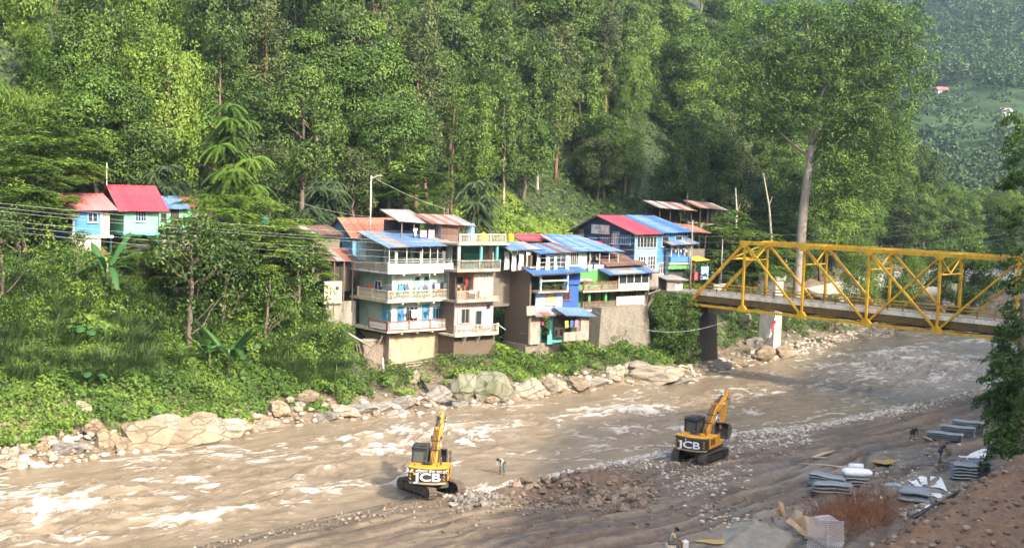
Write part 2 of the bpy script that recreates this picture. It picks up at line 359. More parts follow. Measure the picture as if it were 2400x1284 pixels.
def river(name, x0, x1, y0, y1, res, fine):
    X, Y, F = grid(x0, x1, y0, y1, res)
    df, sf = polydist(FB, X, Y); dn, sn = polydist(NB, X, Y)
    keep = (df < 2.5) & (dn > -3)
    if fine == 2: keep &= ((X >= -42) & (X <= 62) & (Y >= 58) & (Y <= 172))
    else: keep &= ~((X > -41) & (X < 61) & (Y > 59) & (Y < 171))
    V = np.stack([X, Y, X*0], 1)
    V, F, (X, Y, df, dn, sn, sf) = compact(V, F, keep, [X, Y, df, dn, sn, sf])
    c = .735; sI = .678                                     # flow frame
    u = X*c+Y*sI; v = -X*sI+Y*c
    wx = fbm(u*.12, v*.12, 3, 21)*7; wy = fbm(u*.12, v*.12, 3, 22)*7
    rid = lambda sc, st, sd: 1-np.abs(2*fbm((u+wx)*sc, (v+wy)*sc*st, 3, sd)-1)
    big = fbm(u*.16+wx*.05, v*.3, 3, 41)
    r1 = rid(.26, 2.0, 51)**2; r2 = rid(.62, 2.4, 61)**2; r3 = rid(1.5, 2.2, 71)
    mid = np.clip(1-np.abs(df-(df-dn)/2*0+ -0)/60, 0, 1)
    wid = np.clip((-df)/10, 0, 1)*np.clip(dn/5, 0, 1)
    rap = np.zeros(len(X))                                     # rapids where the photo shows white water
    for (px, py, rx, ry, a) in [(180,1180,300,70,.6),(420,1090,260,45,.5),(560,1225,300,45,.5),(740,1120,120,45,.7),(900,1035,160,40,.8),(1000,1010,170,30,1.),(1130,1030,120,22,.6),(1250,985,90,16,.5),(1480,965,130,20,.9),(1640,940,120,16,.4),(2150,850,260,45,.62),(960,1130,40,60,.7),(2280,790,160,40,.45),(520,1070,90,20,.7),(850,1000,110,16,.5),(1560,1010,160,16,.35),(1900,915,240,22,.35),(700,1170,130,40,.5),(100,1250,200,40,.4)]:
        P = atz(px, py); ex = atz(px+rx, py)-P; ey = atz(px, py-ry)-P
        M = np.linalg.inv(np.array([[ex[0], ey[0]], [ex[1], ey[1]]]))
        q = M@np.stack([X-P[0], Y-P[1]]); rap = np.maximum(rap, a*np.exp(-(q**2).sum(0)*1.2))
    amp = .21+.72*rap
    z = (r1*.75+r2*.42+r3*.22+(big-.5)*.5-.6)*amp*wid*1.15
    crest = r1*.55+r2*.4+(fbm(u*2.2, v*3.2, 3, 81)-.5)*.55
    foam = np.clip((crest-.52)*1.5, 0, 1)*(.32+1.25*rap)+.25*rap*np.clip(r2-.4, 0, 1)
    thin = rid(.42, 2.3, 91)**7*sstep(.40, .62, fbm(u*.22+3, v*.4, 3, 95))*(.45+.9*vnoise(u*1.7, v*2.4, 97))
    foam = foam*1.0+thin*(.95+.3*rap)
    foam *= np.clip(-df/1.2+.35, .0, 1)
    V[:, 2] = z
    o = link(name, mesh_np(name, V, F, MATS['water'], True, {'foam': foam}, np.stack([u, v], 1)))
    return tag(o, kind='structure')
river('river', -42, 62, 58, 172, .2, 2)
river('river_reach', -160, 320, -10, 430, 1.0, 1)

# near bank ---------------------------------------------------------
m, n, l, b = newmat('wet_mud')
uvn = n.new('ShaderNodeUVMap'); mp = n.new('ShaderNodeMapping'); mp.inputs['Scale'].default_value = (.10, 1.0, 1); l.new(uvn.outputs[0], mp.inputs[0])
nz = n.new('ShaderNodeTexNoise'); nz.inputs['Scale'].default_value = 1.1; nz.inputs['Detail'].default_value = 9; nz.inputs['Roughness'].default_value = .68; nz.inputs['Distortion'].default_value = .5
l.new(mp.outputs[0], nz.inputs['Vector'])
geo = n.new('ShaderNodeNewGeometry')
n2 = n.new('ShaderNodeTexNoise'); n2.inputs['Scale'].default_value = 1.7; n2.inputs['Detail'].default_value = 10; n2.inputs['Roughness'].default_value = .72; l.new(geo.outputs['Position'], n2.inputs['Vector'])
ad = n.new('ShaderNodeMath'); ad.operation = 'MULTIPLY_ADD'; l.new(n2.outputs[0], ad.inputs[0]); ad.inputs[1].default_value = .6; l.new(nz.outputs[0], ad.inputs[2])
rp = n.new('ShaderNodeValToRGB'); e = rp.color_ramp.elements; e[0].position = .60; e[0].color = (.062, .041, .025, 1); e[1].position = .95; e[1].color = (.225, .172, .115, 1)
q = e.new(.76); q.color = (.108, .080, .053, 1); l.new(ad.outputs[0], rp.inputs[0])
at = n.new('ShaderNodeAttribute'); at.attribute_name = 'sand'
mx = n.new('ShaderNodeMix'); mx.data_type = 'RGBA'; l.new(at.outputs['Fac'], mx.inputs['Factor']); l.new(rp.outputs[0], mx.inputs[6])
rs = n.new('ShaderNodeValToRGB'); e = rs.color_ramp.elements; e[0].position = .3; e[0].color = (.13, .105, .078, 1); e[1].position = .7; e[1].color = (.28, .24, .18, 1); l.new(n2.outputs[0], rs.inputs[0])
l.new(rs.outputs[0], mx.inputs[7])
ar = n.new('ShaderNodeAttribute'); ar.attribute_name = 'rut'; mw = n.new('ShaderNodeMath'); mw.operation = 'MULTIPLY'; mw.inputs[1].default_value = .75; l.new(ar.outputs['Fac'], mw.inputs[0])
m2 = n.new('ShaderNodeMix'); m2.data_type = 'RGBA'; l.new(mw.outputs[0], m2.inputs['Factor']); l.new(mx.outputs[2], m2.inputs[6]); m2.inputs[7].default_value = (.058, .040, .026, 1); l.new(m2.outputs[2], b.inputs['Base Color'])
rr = n.new('ShaderNodeMapRange'); rr.inputs['From Min'].default_value = .35; rr.inputs['From Max'].default_value = .6; rr.inputs['To Min'].default_value = .48; rr.inputs['To Max'].default_value = .85; l.new(nz.outputs[0], rr.inputs[0]); l.new(rr.outputs[0], b.inputs['Roughness'])
bp = n.new('ShaderNodeBump'); bp.inputs['Strength'].default_value = .8; bp.inputs['Distance'].default_value = .10; l.new(ad.outputs[0], bp.inputs['Height']); l.new(bp.outputs[0], b.inputs['Normal'])
MATS['mud'] = m

SANDP = [(1780,1255,170,40),(2010,1110,330,45),(2100,1085,230,35),(1740,1200,90,20),(2150,1150,120,40),(1300,1040,500,12)]
def mudH(x, y, want_rut=False):
    d, s = polydist(NB, x, y); d = -d
    z = nearH(x, y)
    k = sstep(1.5, 4, d)
    z = z+(fbm(x*.3, y*.3, 4, 101)-.5)*.5*k+(fbm(x*1.4, y*1.4, 4, 102)-.5)*.16*k
    # crawler and truck ruts that follow the bank
    rut = 0.
    for i, (c0, a1, f1, p1, wd, dp) in enumerate([(5.2,1.2,.05,.2,.32,.16),(7.2,1.2,.05,.2,.32,.16),(9.0,1.9,.045,1.,.34,.18),(11.2,1.9,.045,1.,.34,.18),(12.6,2.6,.05,2.2,.3,.15),(14.6,2.6,.05,2.2,.3,.15),(16.2,1.4,.06,3.,.34,.17),(18.3,1.4,.06,3.,.34,.17),(20.2,2.8,.04,4.,.3,.14),(22.2,2.8,.04,4.,.3,.14),(25,2,.05,.6,.35,.15),(27,2,.05,.6,.35,.15),(13,7,.075,.3,.3,.14),(15,7,.075,.3,.3,.14),(19,6,.09,2.6,.3,.13),(21,6,.09,2.6,.3,.13)]):
        c = c0+a1*np.sin(s*f1+p1)+.25*(vnoise(s*.4, s*0, i)-.5)
        t = (d-c)/wd
        z = z-1.35*dp*np.exp(-t*t)*(.55+.9*vnoise(s*.35, i*3.3, 7))+dp*.7*np.exp(-((np.abs(t)-1.7)/.6)**2)*vnoise(s*1.2, i*5.1, 8)
        z = z+.05*np.exp(-t*t)*np.sin(s*24); rut = np.maximum(rut, np.exp(-t*t*.8)*(.35+.9*vnoise(s*.25, i*2.7, 17)))
    return (z, rut) if want_rut else z
X, Y, F = grid(-26, 66, 60, 146, .19)
d, s = polydist(NB, X, Y); d = -d
keep = (d > -2.5) & (X < .44*Y+9) & (X > -.44*Y-4)
V = np.stack([X, Y, X*0], 1); V, F, (X, Y, d, s) = compact(V, F, keep, [X, Y, d, s])
V[:, 2], rut = mudH(X, Y, True)
sand = np.zeros(len(X))
for (px, py, rx, ry) in SANDP:
    P = atz(px, py, .7); ex = atz(px+rx, py, .7)-P; ey = atz(px, py-ry, .7)-P
    M = np.linalg.inv(np.array([[ex[0], ey[0]], [ex[1], ey[1]]])); q = M@np.stack([X-P[0], Y-P[1]])
    sand = np.maximum(sand, np.exp(-(q**2).sum(0)*1.3)*sstep(.3, .6, fbm(X*.35, Y*.35, 4, 55)))
tag(link('mud_flat', mesh_np('mud_flat', V, F, MATS['mud'], True, {'sand': sand, 'rut': rut}, np.stack([s, d], 1))), kind='structure')

mat('near_hill', (.045, .075, .022), (.07, .055, .035), scale=.35, bump=.8, bscale=1.2, rough=.9)
X, Y, F = grid(-150, 330, -120, 400, 3.0)
d, s = polydist(NB, X, Y); d = -d
Z = nearH(X, Y)+(fbm(X*.1, Y*.1, 4, 7)-.5)*3*sstep(8, 20, X-.44*Y)
infine = (X > -24) & (X < 64) & (Y > 62) & (Y < 144) & (X < .44*Y+7) & (X > -.44*Y-2); Z[infine] -= 1.2
V = np.stack([X, Y, Z], 1); V, F, _ = compact(V, F, d > -6, [])
tag(link('near_hillside', mesh_np('near_hillside', V, F, MATS['near_hill'], True)), kind='structure')  # includes the unseen rise added to shade the near bank

# far hill in the haze ------------------------------------------------
def hillH(x, y):
    t = (y-430)+.30*(x-250)
    return 4+np.clip(t, 0, 900)*.36+(fbm(x*.012, y*.012, 4, 13)-.5)*46*sstep(0, 120, t)+np.clip(x-330, 0, 400)*.05
mat('far_green', (.05, .10, .03), (.03, .055, .02), scale=.05, rough=.9)
X, Y, F = grid(-100, 900, 400, 1100, 9)
V = np.stack([X, Y, hillH(X, Y)], 1)
tag(link('far_hill', mesh_np('far_hill', V, F, MATS['far_green'], True)), kind='structure')
# ================================================================== VEGETATION
LEAF = {
 'deep':   leafmat('leaf_deep',   (.025, .052, .012), (.060, .112, .021), (.140, .212, .038)),
 'mid':    leafmat('leaf_mid',    (.034, .072, .014), (.084, .158, .025), (.182, .270, .044)),
 'light':  leafmat('leaf_light',  (.046, .098, .015), (.110, .198, .026), (.225, .312, .048), .32),
 'olive':  leafmat('leaf_olive',  (.038, .062, .020), (.080, .115, .034), (.150, .180, .055)),
 'grey':   leafmat('leaf_grey',   (.028, .052, .022), (.064, .104, .042), (.125, .168, .074)),
 'grass':  leafmat('leaf_grass',  (.040, .085, .025), (.085, .155, .045), (.160, .235, .080), .3),
 'banana': leafmat('leaf_banana', (.030, .090, .028), (.055, .150, .042), (.120, .230, .070), .35, .4),
 'bamboo': leafmat('leaf_bamboo', (.028, .070, .020), (.072, .145, .032), (.165, .250, .050), .3),
 'yellow': leafmat('leaf_yellow', (.080, .120, .020), (.160, .220, .030), (.300, .330, .050), .3),
 'far':    leafmat('leaf_far',    (.030, .062, .022), (.055, .105, .032), (.085, .145, .045), .2),
}
BARK = mat('bark', (.20, .165, .125), (.085, .065, .05), scale=3, stretch=(4, 4, .6), bump=.5, bscale=9, rough=.9)
BARKP = mat('bark_pale', (.42, .37, .31), (.24, .20, .165), scale=2, stretch=(3, 3, .8), bump=.35, bscale=8, rough=.85)
BARKR = mat('bark_red', (.26, .15, .095), (.12, .07, .05), scale=3, stretch=(4, 4, .5), bump=.5, bscale=9, rough=.9)

def nrm(a): return a/np.maximum(np.linalg.norm(a, axis=-1, keepdims=True), 1e-9)
class Leaves:
    """rhombic leaves: centre, growth axis, face normal, length, width"""
    def __init__(s): s.V = []; s.T = []
    def add(s, c, ax, nm, ln, wd, tint, fold=.12):
        c = np.asarray(c, float); n_ = len(c)
        ax = nrm(np.asarray(ax, float)); sd = nrm(np.cross(ax, nm)); up = np.cross(sd, ax)
        ln = np.broadcast_to(np.asarray(ln, float), n_)[:, None]; wd = np.broadcast_to(np.asarray(wd, float), n_)[:, None]
        a = c-ax*ln*.5; t = c+ax*ln*.5-up*ln*fold
        l_ = c-sd*wd*.5+up*wd*fold; r_ = c+sd*wd*.5+up*wd*fold
        s.V.append(np.stack([a, r_, t, l_], 1).reshape(-1, 3)); s.T.append(np.repeat(np.broadcast_to(tint, n_), 4))
    def mesh(s, name, mt):
        V = np.concatenate(s.V); F = np.arange(len(V)).reshape(-1, 4)
        return mesh_np(name, V, F, mt, False, {'tint': np.concatenate(s.T)})
def rdir(g, k): return nrm(g.normal(size=(k, 3)))
def clumps(L, g, C, Rr, per, leaf, droop=.2, tbase=.5, tvar=.22, flat=1.0, aspect=.55):
    """leaf clumps: leaves on the upper shell of small ellipsoids"""
    for c, r, tb in zip(C, Rr, tbase+g.normal(size=len(C))*tvar*.6):
        k = max(6, int(per*r*r)); dr = rdir(g, k); dr[:, 2] = dr[:, 2]*.9+.34; dr = nrm(dr)
        rr = r*(.70+.36*g.random(k)**.6)[:, None]
        P = c+dr*rr*np.array([1, 1, .72*flat])
        nm = nrm(dr*.9+np.array([0, 0, .45])+g.normal(size=(k, 3))*.30)
        ax = nrm(np.cross(nm, g.normal(size=(k, 3)))+np.array([0, 0, -droop]))
        L.add(P, ax, nm, leaf*(.65+.7*g.random(k)), leaf*aspect*(.7+.6*g.random(k)), np.clip(tb+g.normal(size=k)*tvar*.75, 0, 1))
def limb_tube(mb, a, b_, r0, r1, g, k=5, wob=.12):
    a = np.asarray(a, float); b_ = np.asarray(b_, float); Ln = np.linalg.norm(b_-a); P = []
    for i in range(k+1):
        t = i/k; P.append(a+(b_-a)*t+(g.normal(size=3)*wob*Ln*.35*math.sin(math.pi*t) if 0 < i < k else 0))
    mb.tube(P, [r0+(r1-r0)*i/k for i in range(k+1)], 6)
# --- crown and trunk builders; each returns (trunk mesh, crown mesh), tree stands at z = 0
def tree_broad(seed, h, cr, base, lm, bark, leaf=.37, per=80, ncl=54, tb=.5, tv=.24):
    g = np.random.default_rng(seed); mb = MB(); L = Leaves()
    lean = g.normal(size=2)*.04*h
    top = np.array([lean[0], lean[1], h*.9])
    limb_tube(mb, (0, 0, -.8), top*np.array([.6, .6, .62]), h*.018+.07, h*.010+.03, g, 6, .06); limb_tube(mb, top*np.array([.6, .6, .62]), top, h*.010+.03, .04, g, 5, .12)
    C = []; Rr = []
    for i in range(ncl):
        t = g.random()**.8; z = base*h+(1-base)*h*t
        env = cr*math.sin(math.pi*min(.96, .16+.82*t))**.7
        a = g.random()*6.283; q = env*(.35+.65*g.random()**.5)
        c = np.array([math.cos(a)*q+top[0]*z/h, math.sin(a)*q+top[1]*z/h, z]); C.append(c); Rr.append(cr*(.24+.2*g.random()))
        if i % 3 == 0:
            st = np.array([top[0]*.6, top[1]*.6, max(base*h*.8, z-q*.9)]); limb_tube(mb, st, c, .035+h*.004, .025, g, 4, .15)
    clumps(L, g, C, Rr, per, leaf, tbase=tb, tvar=tv)
    return mb.mesh('trunk', bark, True), L.mesh('crown', lm)
def tree_column(seed, h, cr, lm, bark, leaf=.35, per=82, tb=.45, vine=.0, base=.30):
    """tall narrow forest tree: stacked leafy bunches down the stem, some hanging vine curtains"""
    g = np.random.default_rng(seed); mb = MB(); L = Leaves()
    limb_tube(mb, (0, 0, -1), (g.normal()*.5, g.normal()*.5, h*.95), h*.011+.08, .05, g, 8, .03)
    C = []; Rr = []
    z = base*h
    while z < h:
        t = (z-base*h)/(h*(1-base)); env = cr*(.45+.75*math.sin(math.pi*min(1, .12+.8*t)))
        for k in range(4):
            a = g.random()*6.283; q = env*(.25+.6*g.random()); c = np.array([math.cos(a)*q, math.sin(a)*q, z+g.normal()*.5]); C.append(c); Rr.append(cr*(.30+.22*g.random()))
            if k == 0: limb_tube(mb, (0, 0, z-q*.5), c, .05, .025, g, 3, .1)
        z += cr*.34+.15
    clumps(L, g, C, Rr, per, leaf, droop=.5, tbase=tb)
    if vine:
        for i in range(int(30*vine)):
            a = g.random()*6.283; q = cr*(.7+.5*g.random()); z1 = h*(.45+.5*g.random()); ln = 2+5*g.random(); k = int(ln*22)
            t = g.random(k); sp = .28+.2*t
            P = np.stack([math.cos(a)*q+g.normal(size=k)*sp, math.sin(a)*q+g.normal(size=k)*sp, z1-t*ln], 1)
            out = np.array([math.cos(a), math.sin(a), .25]); nm = nrm(out+g.normal(size=(k, 3))*.4)
            L.add(P, np.tile([0, 0, -1.], (k, 1))+g.normal(size=(k, 3))*.3, nm, leaf*.8, leaf*.6, np.clip(tb+.22+g.normal(size=k)*.15, 0, 1))
    return mb.mesh('trunk', bark, True), L.mesh('crown', lm)
def tree_feather(seed, h, cr, lm, bark, base=.35, n_sp=120, tb=.55):
    """fine pinnate leaves in flat layered sprays"""
    g = np.random.default_rng(seed); mb = MB(); L = Leaves()
    fork = np.array([g.normal()*.3, g.normal()*.3, h*base]); limb_tube(mb, (0, 0, -.8), fork, h*.014+.06, h*.01+.04, g, 4, .08)
    for i in range(n_sp):
        a = g.random()*6.283; t = g.random(); q = cr*math.sqrt(g.random()); z = h*(base+(1-base)*(.25+.75*t))*(1-.28*(q/cr)**2)
        c = np.array([math.cos(a)*q, math.sin(a)*q, z])
        if i % 5 == 0: limb_tube(mb, fork, c-np.array([0, 0, .15]), .05+.003*h, .015, g, 4, .12)
        tb_i = tb+g.normal()*.15
        k = 9; fa = a+g.normal(size=k)*1.1                         # fronds fanning from c
        for f_ in fa:
            m_ = 9; tt = np.linspace(.1, 1, m_); ln = cr*.34*(.7+.5*g.random()); dr = np.array([math.cos(f_), math.sin(f_), .12])
            mid = c+dr*ln*tt[:, None]; mid[:, 2] -= ln*.32*tt**2
            sd = np.array([-math.sin(f_), math.cos(f_), 0])
            for sg in (-1, 1):
                ax = nrm(sd*sg+dr*.5+g.normal(size=(m_, 3))*.12); ll = ln*.34*(1.05-tt*.55)
                L.add(mid+ax*ll[:, None]*.5, ax, np.tile([0, 0, 1.], (m_, 1))+g.normal(size=(m_, 3))*.3, ll, ll*.42, np.clip(tb_i+g.normal(size=m_)*.12, 0, 1))
    return mb.mesh('trunk', bark, True), L.mesh('crown', lm)
def tree_frond(seed, h, cr, lm, bark, tiers=6, tb=.5):
    """big drooping pinnate fronds in tiers around a straight stem"""
    g = np.random.default_rng(seed); mb = MB(); L = Leaves()
    limb_tube(mb, (0, 0, -.8), (g.normal()*.3, g.normal()*.3, h*.97), h*.012+.06, .04, g, 6, .03)
    for ti in range(tiers):
        z0 = h*(.42+.56*ti/(tiers-1)); rr = cr*(1.0-.35*ti/(tiers-1))
        stems = [np.array([0, 0, z0])]
        for b_ in range(2):
            a = g.random()*6.283; e_ = np.array([math.cos(a)*rr*.45, math.sin(a)*rr*.45, z0+.5]); limb_tube(mb, (0, 0, z0-.8), e_, .05, .03, g, 3); stems.append(e_)
        for sbase in stems:
            nf = 13; a0 = g.random()*6.283; tbi = tb+g.normal()*.12
            for k in range(nf):
                a = a0+6.283*k/nf+g.normal()*.15; ln = rr*(.36+.26*g.random()); m_ = 20; tt = np.linspace(.1, 1, m_); el = .45+.2*g.normal()
                dr = np.array([math.cos(a), math.sin(a), 0]); mid = sbase+dr*(ln*tt)[:, None]; mid[:, 2] += ln*(el*tt-.95*tt**2)
                tang = np.tile(dr, (m_, 1)); tang[:, 2] = el-1.9*tt; sd = np.array([-math.sin(a), math.cos(a), 0])
                for sg in (-1, 1):
                    ax = nrm(sd*sg+tang*.35+np.array([0, 0, -.45])); ll = ln*.30*(1.1-.75*np.abs(tt-.4))*(.8+.4*g.random(m_))
                    L.add(mid+ax*ll[:, None]*.5, ax, np.tile([0, 0, 1.], (m_, 1))-ax*.2+dr*.25, ll, (.075+.03*rr/3.5), np.clip(tbi+g.normal(size=m_)*.1, 0, 1), .05)
    return mb.mesh('trunk', bark, True), L.mesh('crown', lm)
def tree_bamboo(seed, h, n_c, spread, lm, tb=.5, leaf=.5, dense=1.0):
    """clump of arching culms hung with narrow leaves"""
    g = np.random.default_rng(seed); mb = MB(); L = Leaves()
    for i in range(n_c):
        a = g.random()*6.283; hh = h*(.6+.4*g.random()); out = spread*(.35+.65*g.random()); m_ = 12; P = []
        for j in range(m_+1):
            t = j/m_; o = out*(t**2.2); P.append(np.array([math.cos(a)*(.25+o), math.sin(a)*(.25+o), hh*(t-.20*t**3.5)-.6]))
        mb.tube(P, [.06*(1-.85*j/m_)+.008 for j in range(m_+1)], 5)
        P = np.array(P); k = int(26*dense)
        for j in range(3, m_+1):
            c = P[j]; nb = 7
            for _ in range(nb):
                d_ = rdir(g, 1)[0]; d_[2] = d_[2]*.35-.05; e_ = c+d_*(.5+.9*g.random())*(.6+.5*spread/3)
                kk = k; tt = g.random(kk)[:, None]; Q = c+(e_-c)*tt+g.normal(size=(kk, 3))*.2; Q[:, 2] -= tt[:, 0]*.5
                ax = nrm(d_*.5+np.array([0, 0, -.8])+g.normal(size=(kk, 3))*.4); nm = rdir(g, kk)+np.array([0, 0, .6])
                L.add(Q, ax, nm, leaf*(.7+.6*g.random(kk)), leaf*.17, np.clip(tb+g.normal()*.1+g.normal(size=kk)*.18, 0, 1))
    return mb.mesh('culms', mat('culm', (.16, .2, .07), (.10, .13, .05), scale=2), True), L.mesh('crown', lm)
def bush_mesh(seed, r, hgt, lm, leaf=.22, per=60, tb=.55, ncl=9):
    g = np.random.default_rng(seed); L = Leaves(); C = []; Rr = []
    for i in range(ncl):
        a = g.random()*6.283; q = r*.75*math.sqrt(g.random()); C.append(np.array([math.cos(a)*q, math.sin(a)*q, hgt*(.2+.6*g.random())*(1-.5*(q/r)**2)])); Rr.append(r*(.34+.2*g.random()))
    clumps(L, g, C, Rr, per, leaf, tbase=tb)
    return L.mesh('foliage', lm)
def grass_mesh(seed, r, h, nb, lm, wd=.07, tb=.5, seg=3):
    """arching grass blades"""
    g = np.random.default_rng(seed); V = []; T = []; F = []
    for i in range(nb):
        a = g.random()*6.283; q = r*math.sqrt(g.random())*.6; b_ = np.array([math.cos(a)*q, math.sin(a)*q, -.1]); az = a+g.normal()*.7
        ln = h*(.6+.5*g.random()); dr = np.array([math.cos(az), math.sin(az), 0]); sd = np.array([-dr[1], dr[0], 0])*wd*(.7+.6*g.random()); curl = .35+.55*g.random(); t0 = np.clip(tb+g.normal()*.2, 0, 1); n0 = len(V)
        for j in range(seg+1):
            t = j/seg; p = b_+dr*ln*curl*t**1.7+np.array([0, 0, ln*(t*1.0-.62*curl*t**2.4)]); w_ = (1-t)**.7*.5+.02
            V += [p-sd*w_, p+sd*w_]; T += [t0, t0]
        F += [(n0+2*j, n0+2*j+1, n0+2*j+3, n0+2*j+2) for j in range(seg)]
    return mesh_np('blades', np.array(V), np.array(F), lm, False, {'tint': np.array(T)})
def bigleaf(L_, base, az, ln, wd, arch, mt_t, V, F, T, seg=7, tatter=0, g=None, lift=1.0):
    """one paddle leaf with a midrib fold, two strips"""
    dr = np.array([math.cos(az), math.sin(az), 0]); sd = np.array([-dr[1], dr[0], 0]); n0 = len(V)
    for j in range(seg+1):
        t = j/seg; p = np.asarray(base)+dr*ln*(.15+.85*t)*math.cos(arch*.4)*(1 if t else 1)+np.array([0, 0, lift*ln*(.75*t*(1-arch)+.35*t-1.15*arch*t*t)])
        w_ = wd*(math.sin(math.pi*min(1, .06+.90*t))**.55)*(1-(.35*g.random() if tatter and g is not None else 0))
        V += [p-sd*w_+np.array([0, 0, -.25*w_]), p, p+sd*w_+np.array([0, 0, -.25*w_])]; T += [mt_t-.05, mt_t+.15, mt_t-.02]
    for j in range(seg):
        a = n0+3*j; F += [(a, a+1, a+4, a+3), (a+1, a+2, a+5, a+4)]
def banana(name, loc, h, nl, seed, label, spread=1.0):
    g = np.random.default_rng(seed); root = empty(name, loc, label=label, cat='banana plant')
    mb = MB(); mb.tube([(0, 0, -.5), (.05, 0, h*.3), (.0, .08, h*.55)], [.16, .13, .09], 8); mb.build('stem', mat('banana_stem', (.22, .26, .10), (.14, .12, .06), scale=3), root, True)
    for i in range(nl):
        V = []; F = []; T = []
        bigleaf(None, (0, 0, h*(.42+.14*g.random())), 6.283*i/nl+g.normal()*.3, h*(.55+.25*g.random())*spread, .24+.12*g.random()+h*.02, .12+.75*g.random(), .5+g.normal()*.15, V, F, T, 9, 1, g)
        link('leaf', mesh_np('leaf', np.array(V), np.array(F), LEAF['banana'], True, {'tint': np.array(T)}), root)
    return root
def earplant(name, loc, r, nl, seed, label):
    g = np.random.default_rng(seed); root = empty(name, loc, label=label, cat='plant')
    for i in range(nl):
        a = 6.283*i/nl+g.normal()*.3; V = []; F = []; T = []
        e_ = np.array([math.cos(a)*r*.5, math.sin(a)*r*.5-.2, r*(.7+.5*g.random())])
        bigleaf(None, e_, a, r*.75, r*.32, .75, .5+g.normal()*.2, V, F, T, 7, 0, g)
        me = mesh_np('leaf', np.array(V), np.array(F), LEAF['banana'], True, {'tint': np.array(T)}); lf = link('leaf', me, root)
        mb = MB(); mb.tube([(0, 0, -.2), e_*np.array([.5, .5, .6]), e_], [.03, .025, .02], 5); mb.build('stalk', LEAF['banana'], lf)
    return root

PROT = {
 'broad1': tree_broad(1, 17, 4.6, .32, LEAF['deep'], BARK),
 'broad2': tree_broad(2, 15, 4.2, .30, LEAF['mid'], BARK, tb=.5),
 'broad3': tree_broad(3, 20, 5.8, .36, LEAF['mid'], BARKP, leaf=.40, ncl=64),
 'broad4': tree_broad(4, 13, 4.4, .22, LEAF['olive'], BARK, leaf=.36),
 'broad5': tree_broad(5, 16, 5.4, .30, LEAF['light'], BARK, leaf=.40, tb=.42),
 'col1': tree_column(11, 21, 3.2, LEAF['deep'], BARKR),
 'col2': tree_column(12, 24, 3.4, LEAF['olive'], BARKR, leaf=.40),
 'col3': tree_column(13, 19, 3.1, LEAF['mid'], BARK, vine=1.),
 'col4': tree_column(14, 20, 3.6, LEAF['deep'], BARKP, leaf=.42, vine=.5),
 'vine': tree_column(15, 17, 3.8, LEAF['light'], BARK, leaf=.34, tb=.42, vine=2.2, base=.12),
 'feather1': tree_feather(21, 12, 5.0, LEAF['mid'], BARK),
 'feather2': tree_feather(22, 9, 3.6, LEAF['light'], BARK, base=.12, n_sp=110),
 'frond1': tree_frond(31, 15, 4.6, LEAF['light'], BARK, tiers=8, tb=.4),
 'frond2': tree_frond(32, 11, 5.0, LEAF['grey'], BARK, tiers=8, tb=.5),
 'bamboo1': tree_bamboo(41, 13, 10, 3.2, LEAF['light'], tb=.45),
 'bamboo2': tree_bamboo(42, 11, 9, 2.6, LEAF['mid'], tb=.5),
 'small1': tree_broad(6, 8, 3.0, .06, LEAF['deep'], BARK, leaf=.26, per=80, ncl=36, tb=.4),
 'small2': tree_broad(7, 6.5, 2.6, .04, LEAF['mid'], BARK, leaf=.26, per=80, ncl=30),
 'small3': tree_broad(8, 5.5, 2.4, .03, LEAF['light'], BARK, leaf=.24, per=80, ncl=28, tb=.45),
}
KINDTXT = {'broad1': 'round dark-leaved tree', 'broad2': 'bushy mid-green tree', 'broad3': 'big spreading dark tree', 'broad4': 'olive-green bushy tree', 'broad5': 'pale green spreading tree',
 'col1': 'slim red-trunked tree', 'col2': 'slim olive tree', 'col3': 'slim creeper-hung tree', 'col4': 'dark creeper-hung tree', 'vine': 'bright vine-covered tree',
 'feather1': 'feathery layered tree', 'feather2': 'small bright feathery tree', 'frond1': 'tiered frond tree', 'frond2': 'grey-green frond tree',
 'bamboo1': 'pale arching bamboo clump', 'bamboo2': 'green bamboo clump', 'small1': 'small dark tree', 'small2': 'small green tree', 'small3': 'small bright tree'}
TREES = []
def plant(kind, x, y, sc=1., rz=None, z=None, sz=1., where='', label=None, name='tree', crown='crown'):
    z = float(farH(np.array([x]), np.array([y]))[0]) if z is None else z
    t, c = PROT[kind]
    o = empty(('bamboo_clump' if 'bamboo' in kind else name), (x, y, z-.1), rnd.random()*6.283 if rz is None else rz)
    o.scale = (sc, sc, sc*sz)
    link('trunk' if 'bamboo' not in kind else 'culms', t, o); link(crown, c, o)
    TREES.append([o, kind, proj((x, y, z+4*sc)), where, label]); return o
def plant_px(kind, px, py, Y, **k):
    P = aty(px, py, Y); return plant(kind, P[0], P[1], **k)
# the forest, row behind row up the slope -------------------------------
D = np.diff(FB, axis=0); SL = np.concatenate([[0], np.cumsum(np.sqrt((D**2).sum(1)))])
def fb_pt(s, dist):
    i = int(np.clip(np.searchsorted(SL, s)-1, 0, len(D)-1)); t = (s-SL[i])/(SL[i+1]-SL[i]); p = FB[i]+D[i]*t
    s0 = np.clip(s-14, 0, SL[-1]); s1 = np.clip(s+14, 0, SL[-1])
    q0 = np.array([np.interp(s0, SL, FB[:, 0]), np.interp(s0, SL, FB[:, 1])]); q1 = np.array([np.interp(s1, SL, FB[:, 0]), np.interp(s1, SL, FB[:, 1])])
    t_ = (q1-q0)/np.linalg.norm(q1-q0); return p+np.array([-t_[1], t_[0]])*dist
def zone(px):
    if px < 380: return 'behind the red-roofed houses'
    if px < 700: return 'left of the lamp pole'
    if px < 1010: return 'behind the grey tin roof'
    if px < 1300: return 'above the sunlit grass slope'
    if px < 1600: return 'behind the blue-roofed houses'
    if px < 1880: return 'left of the big pale trunk'
    return 'right of the big pale trunk'
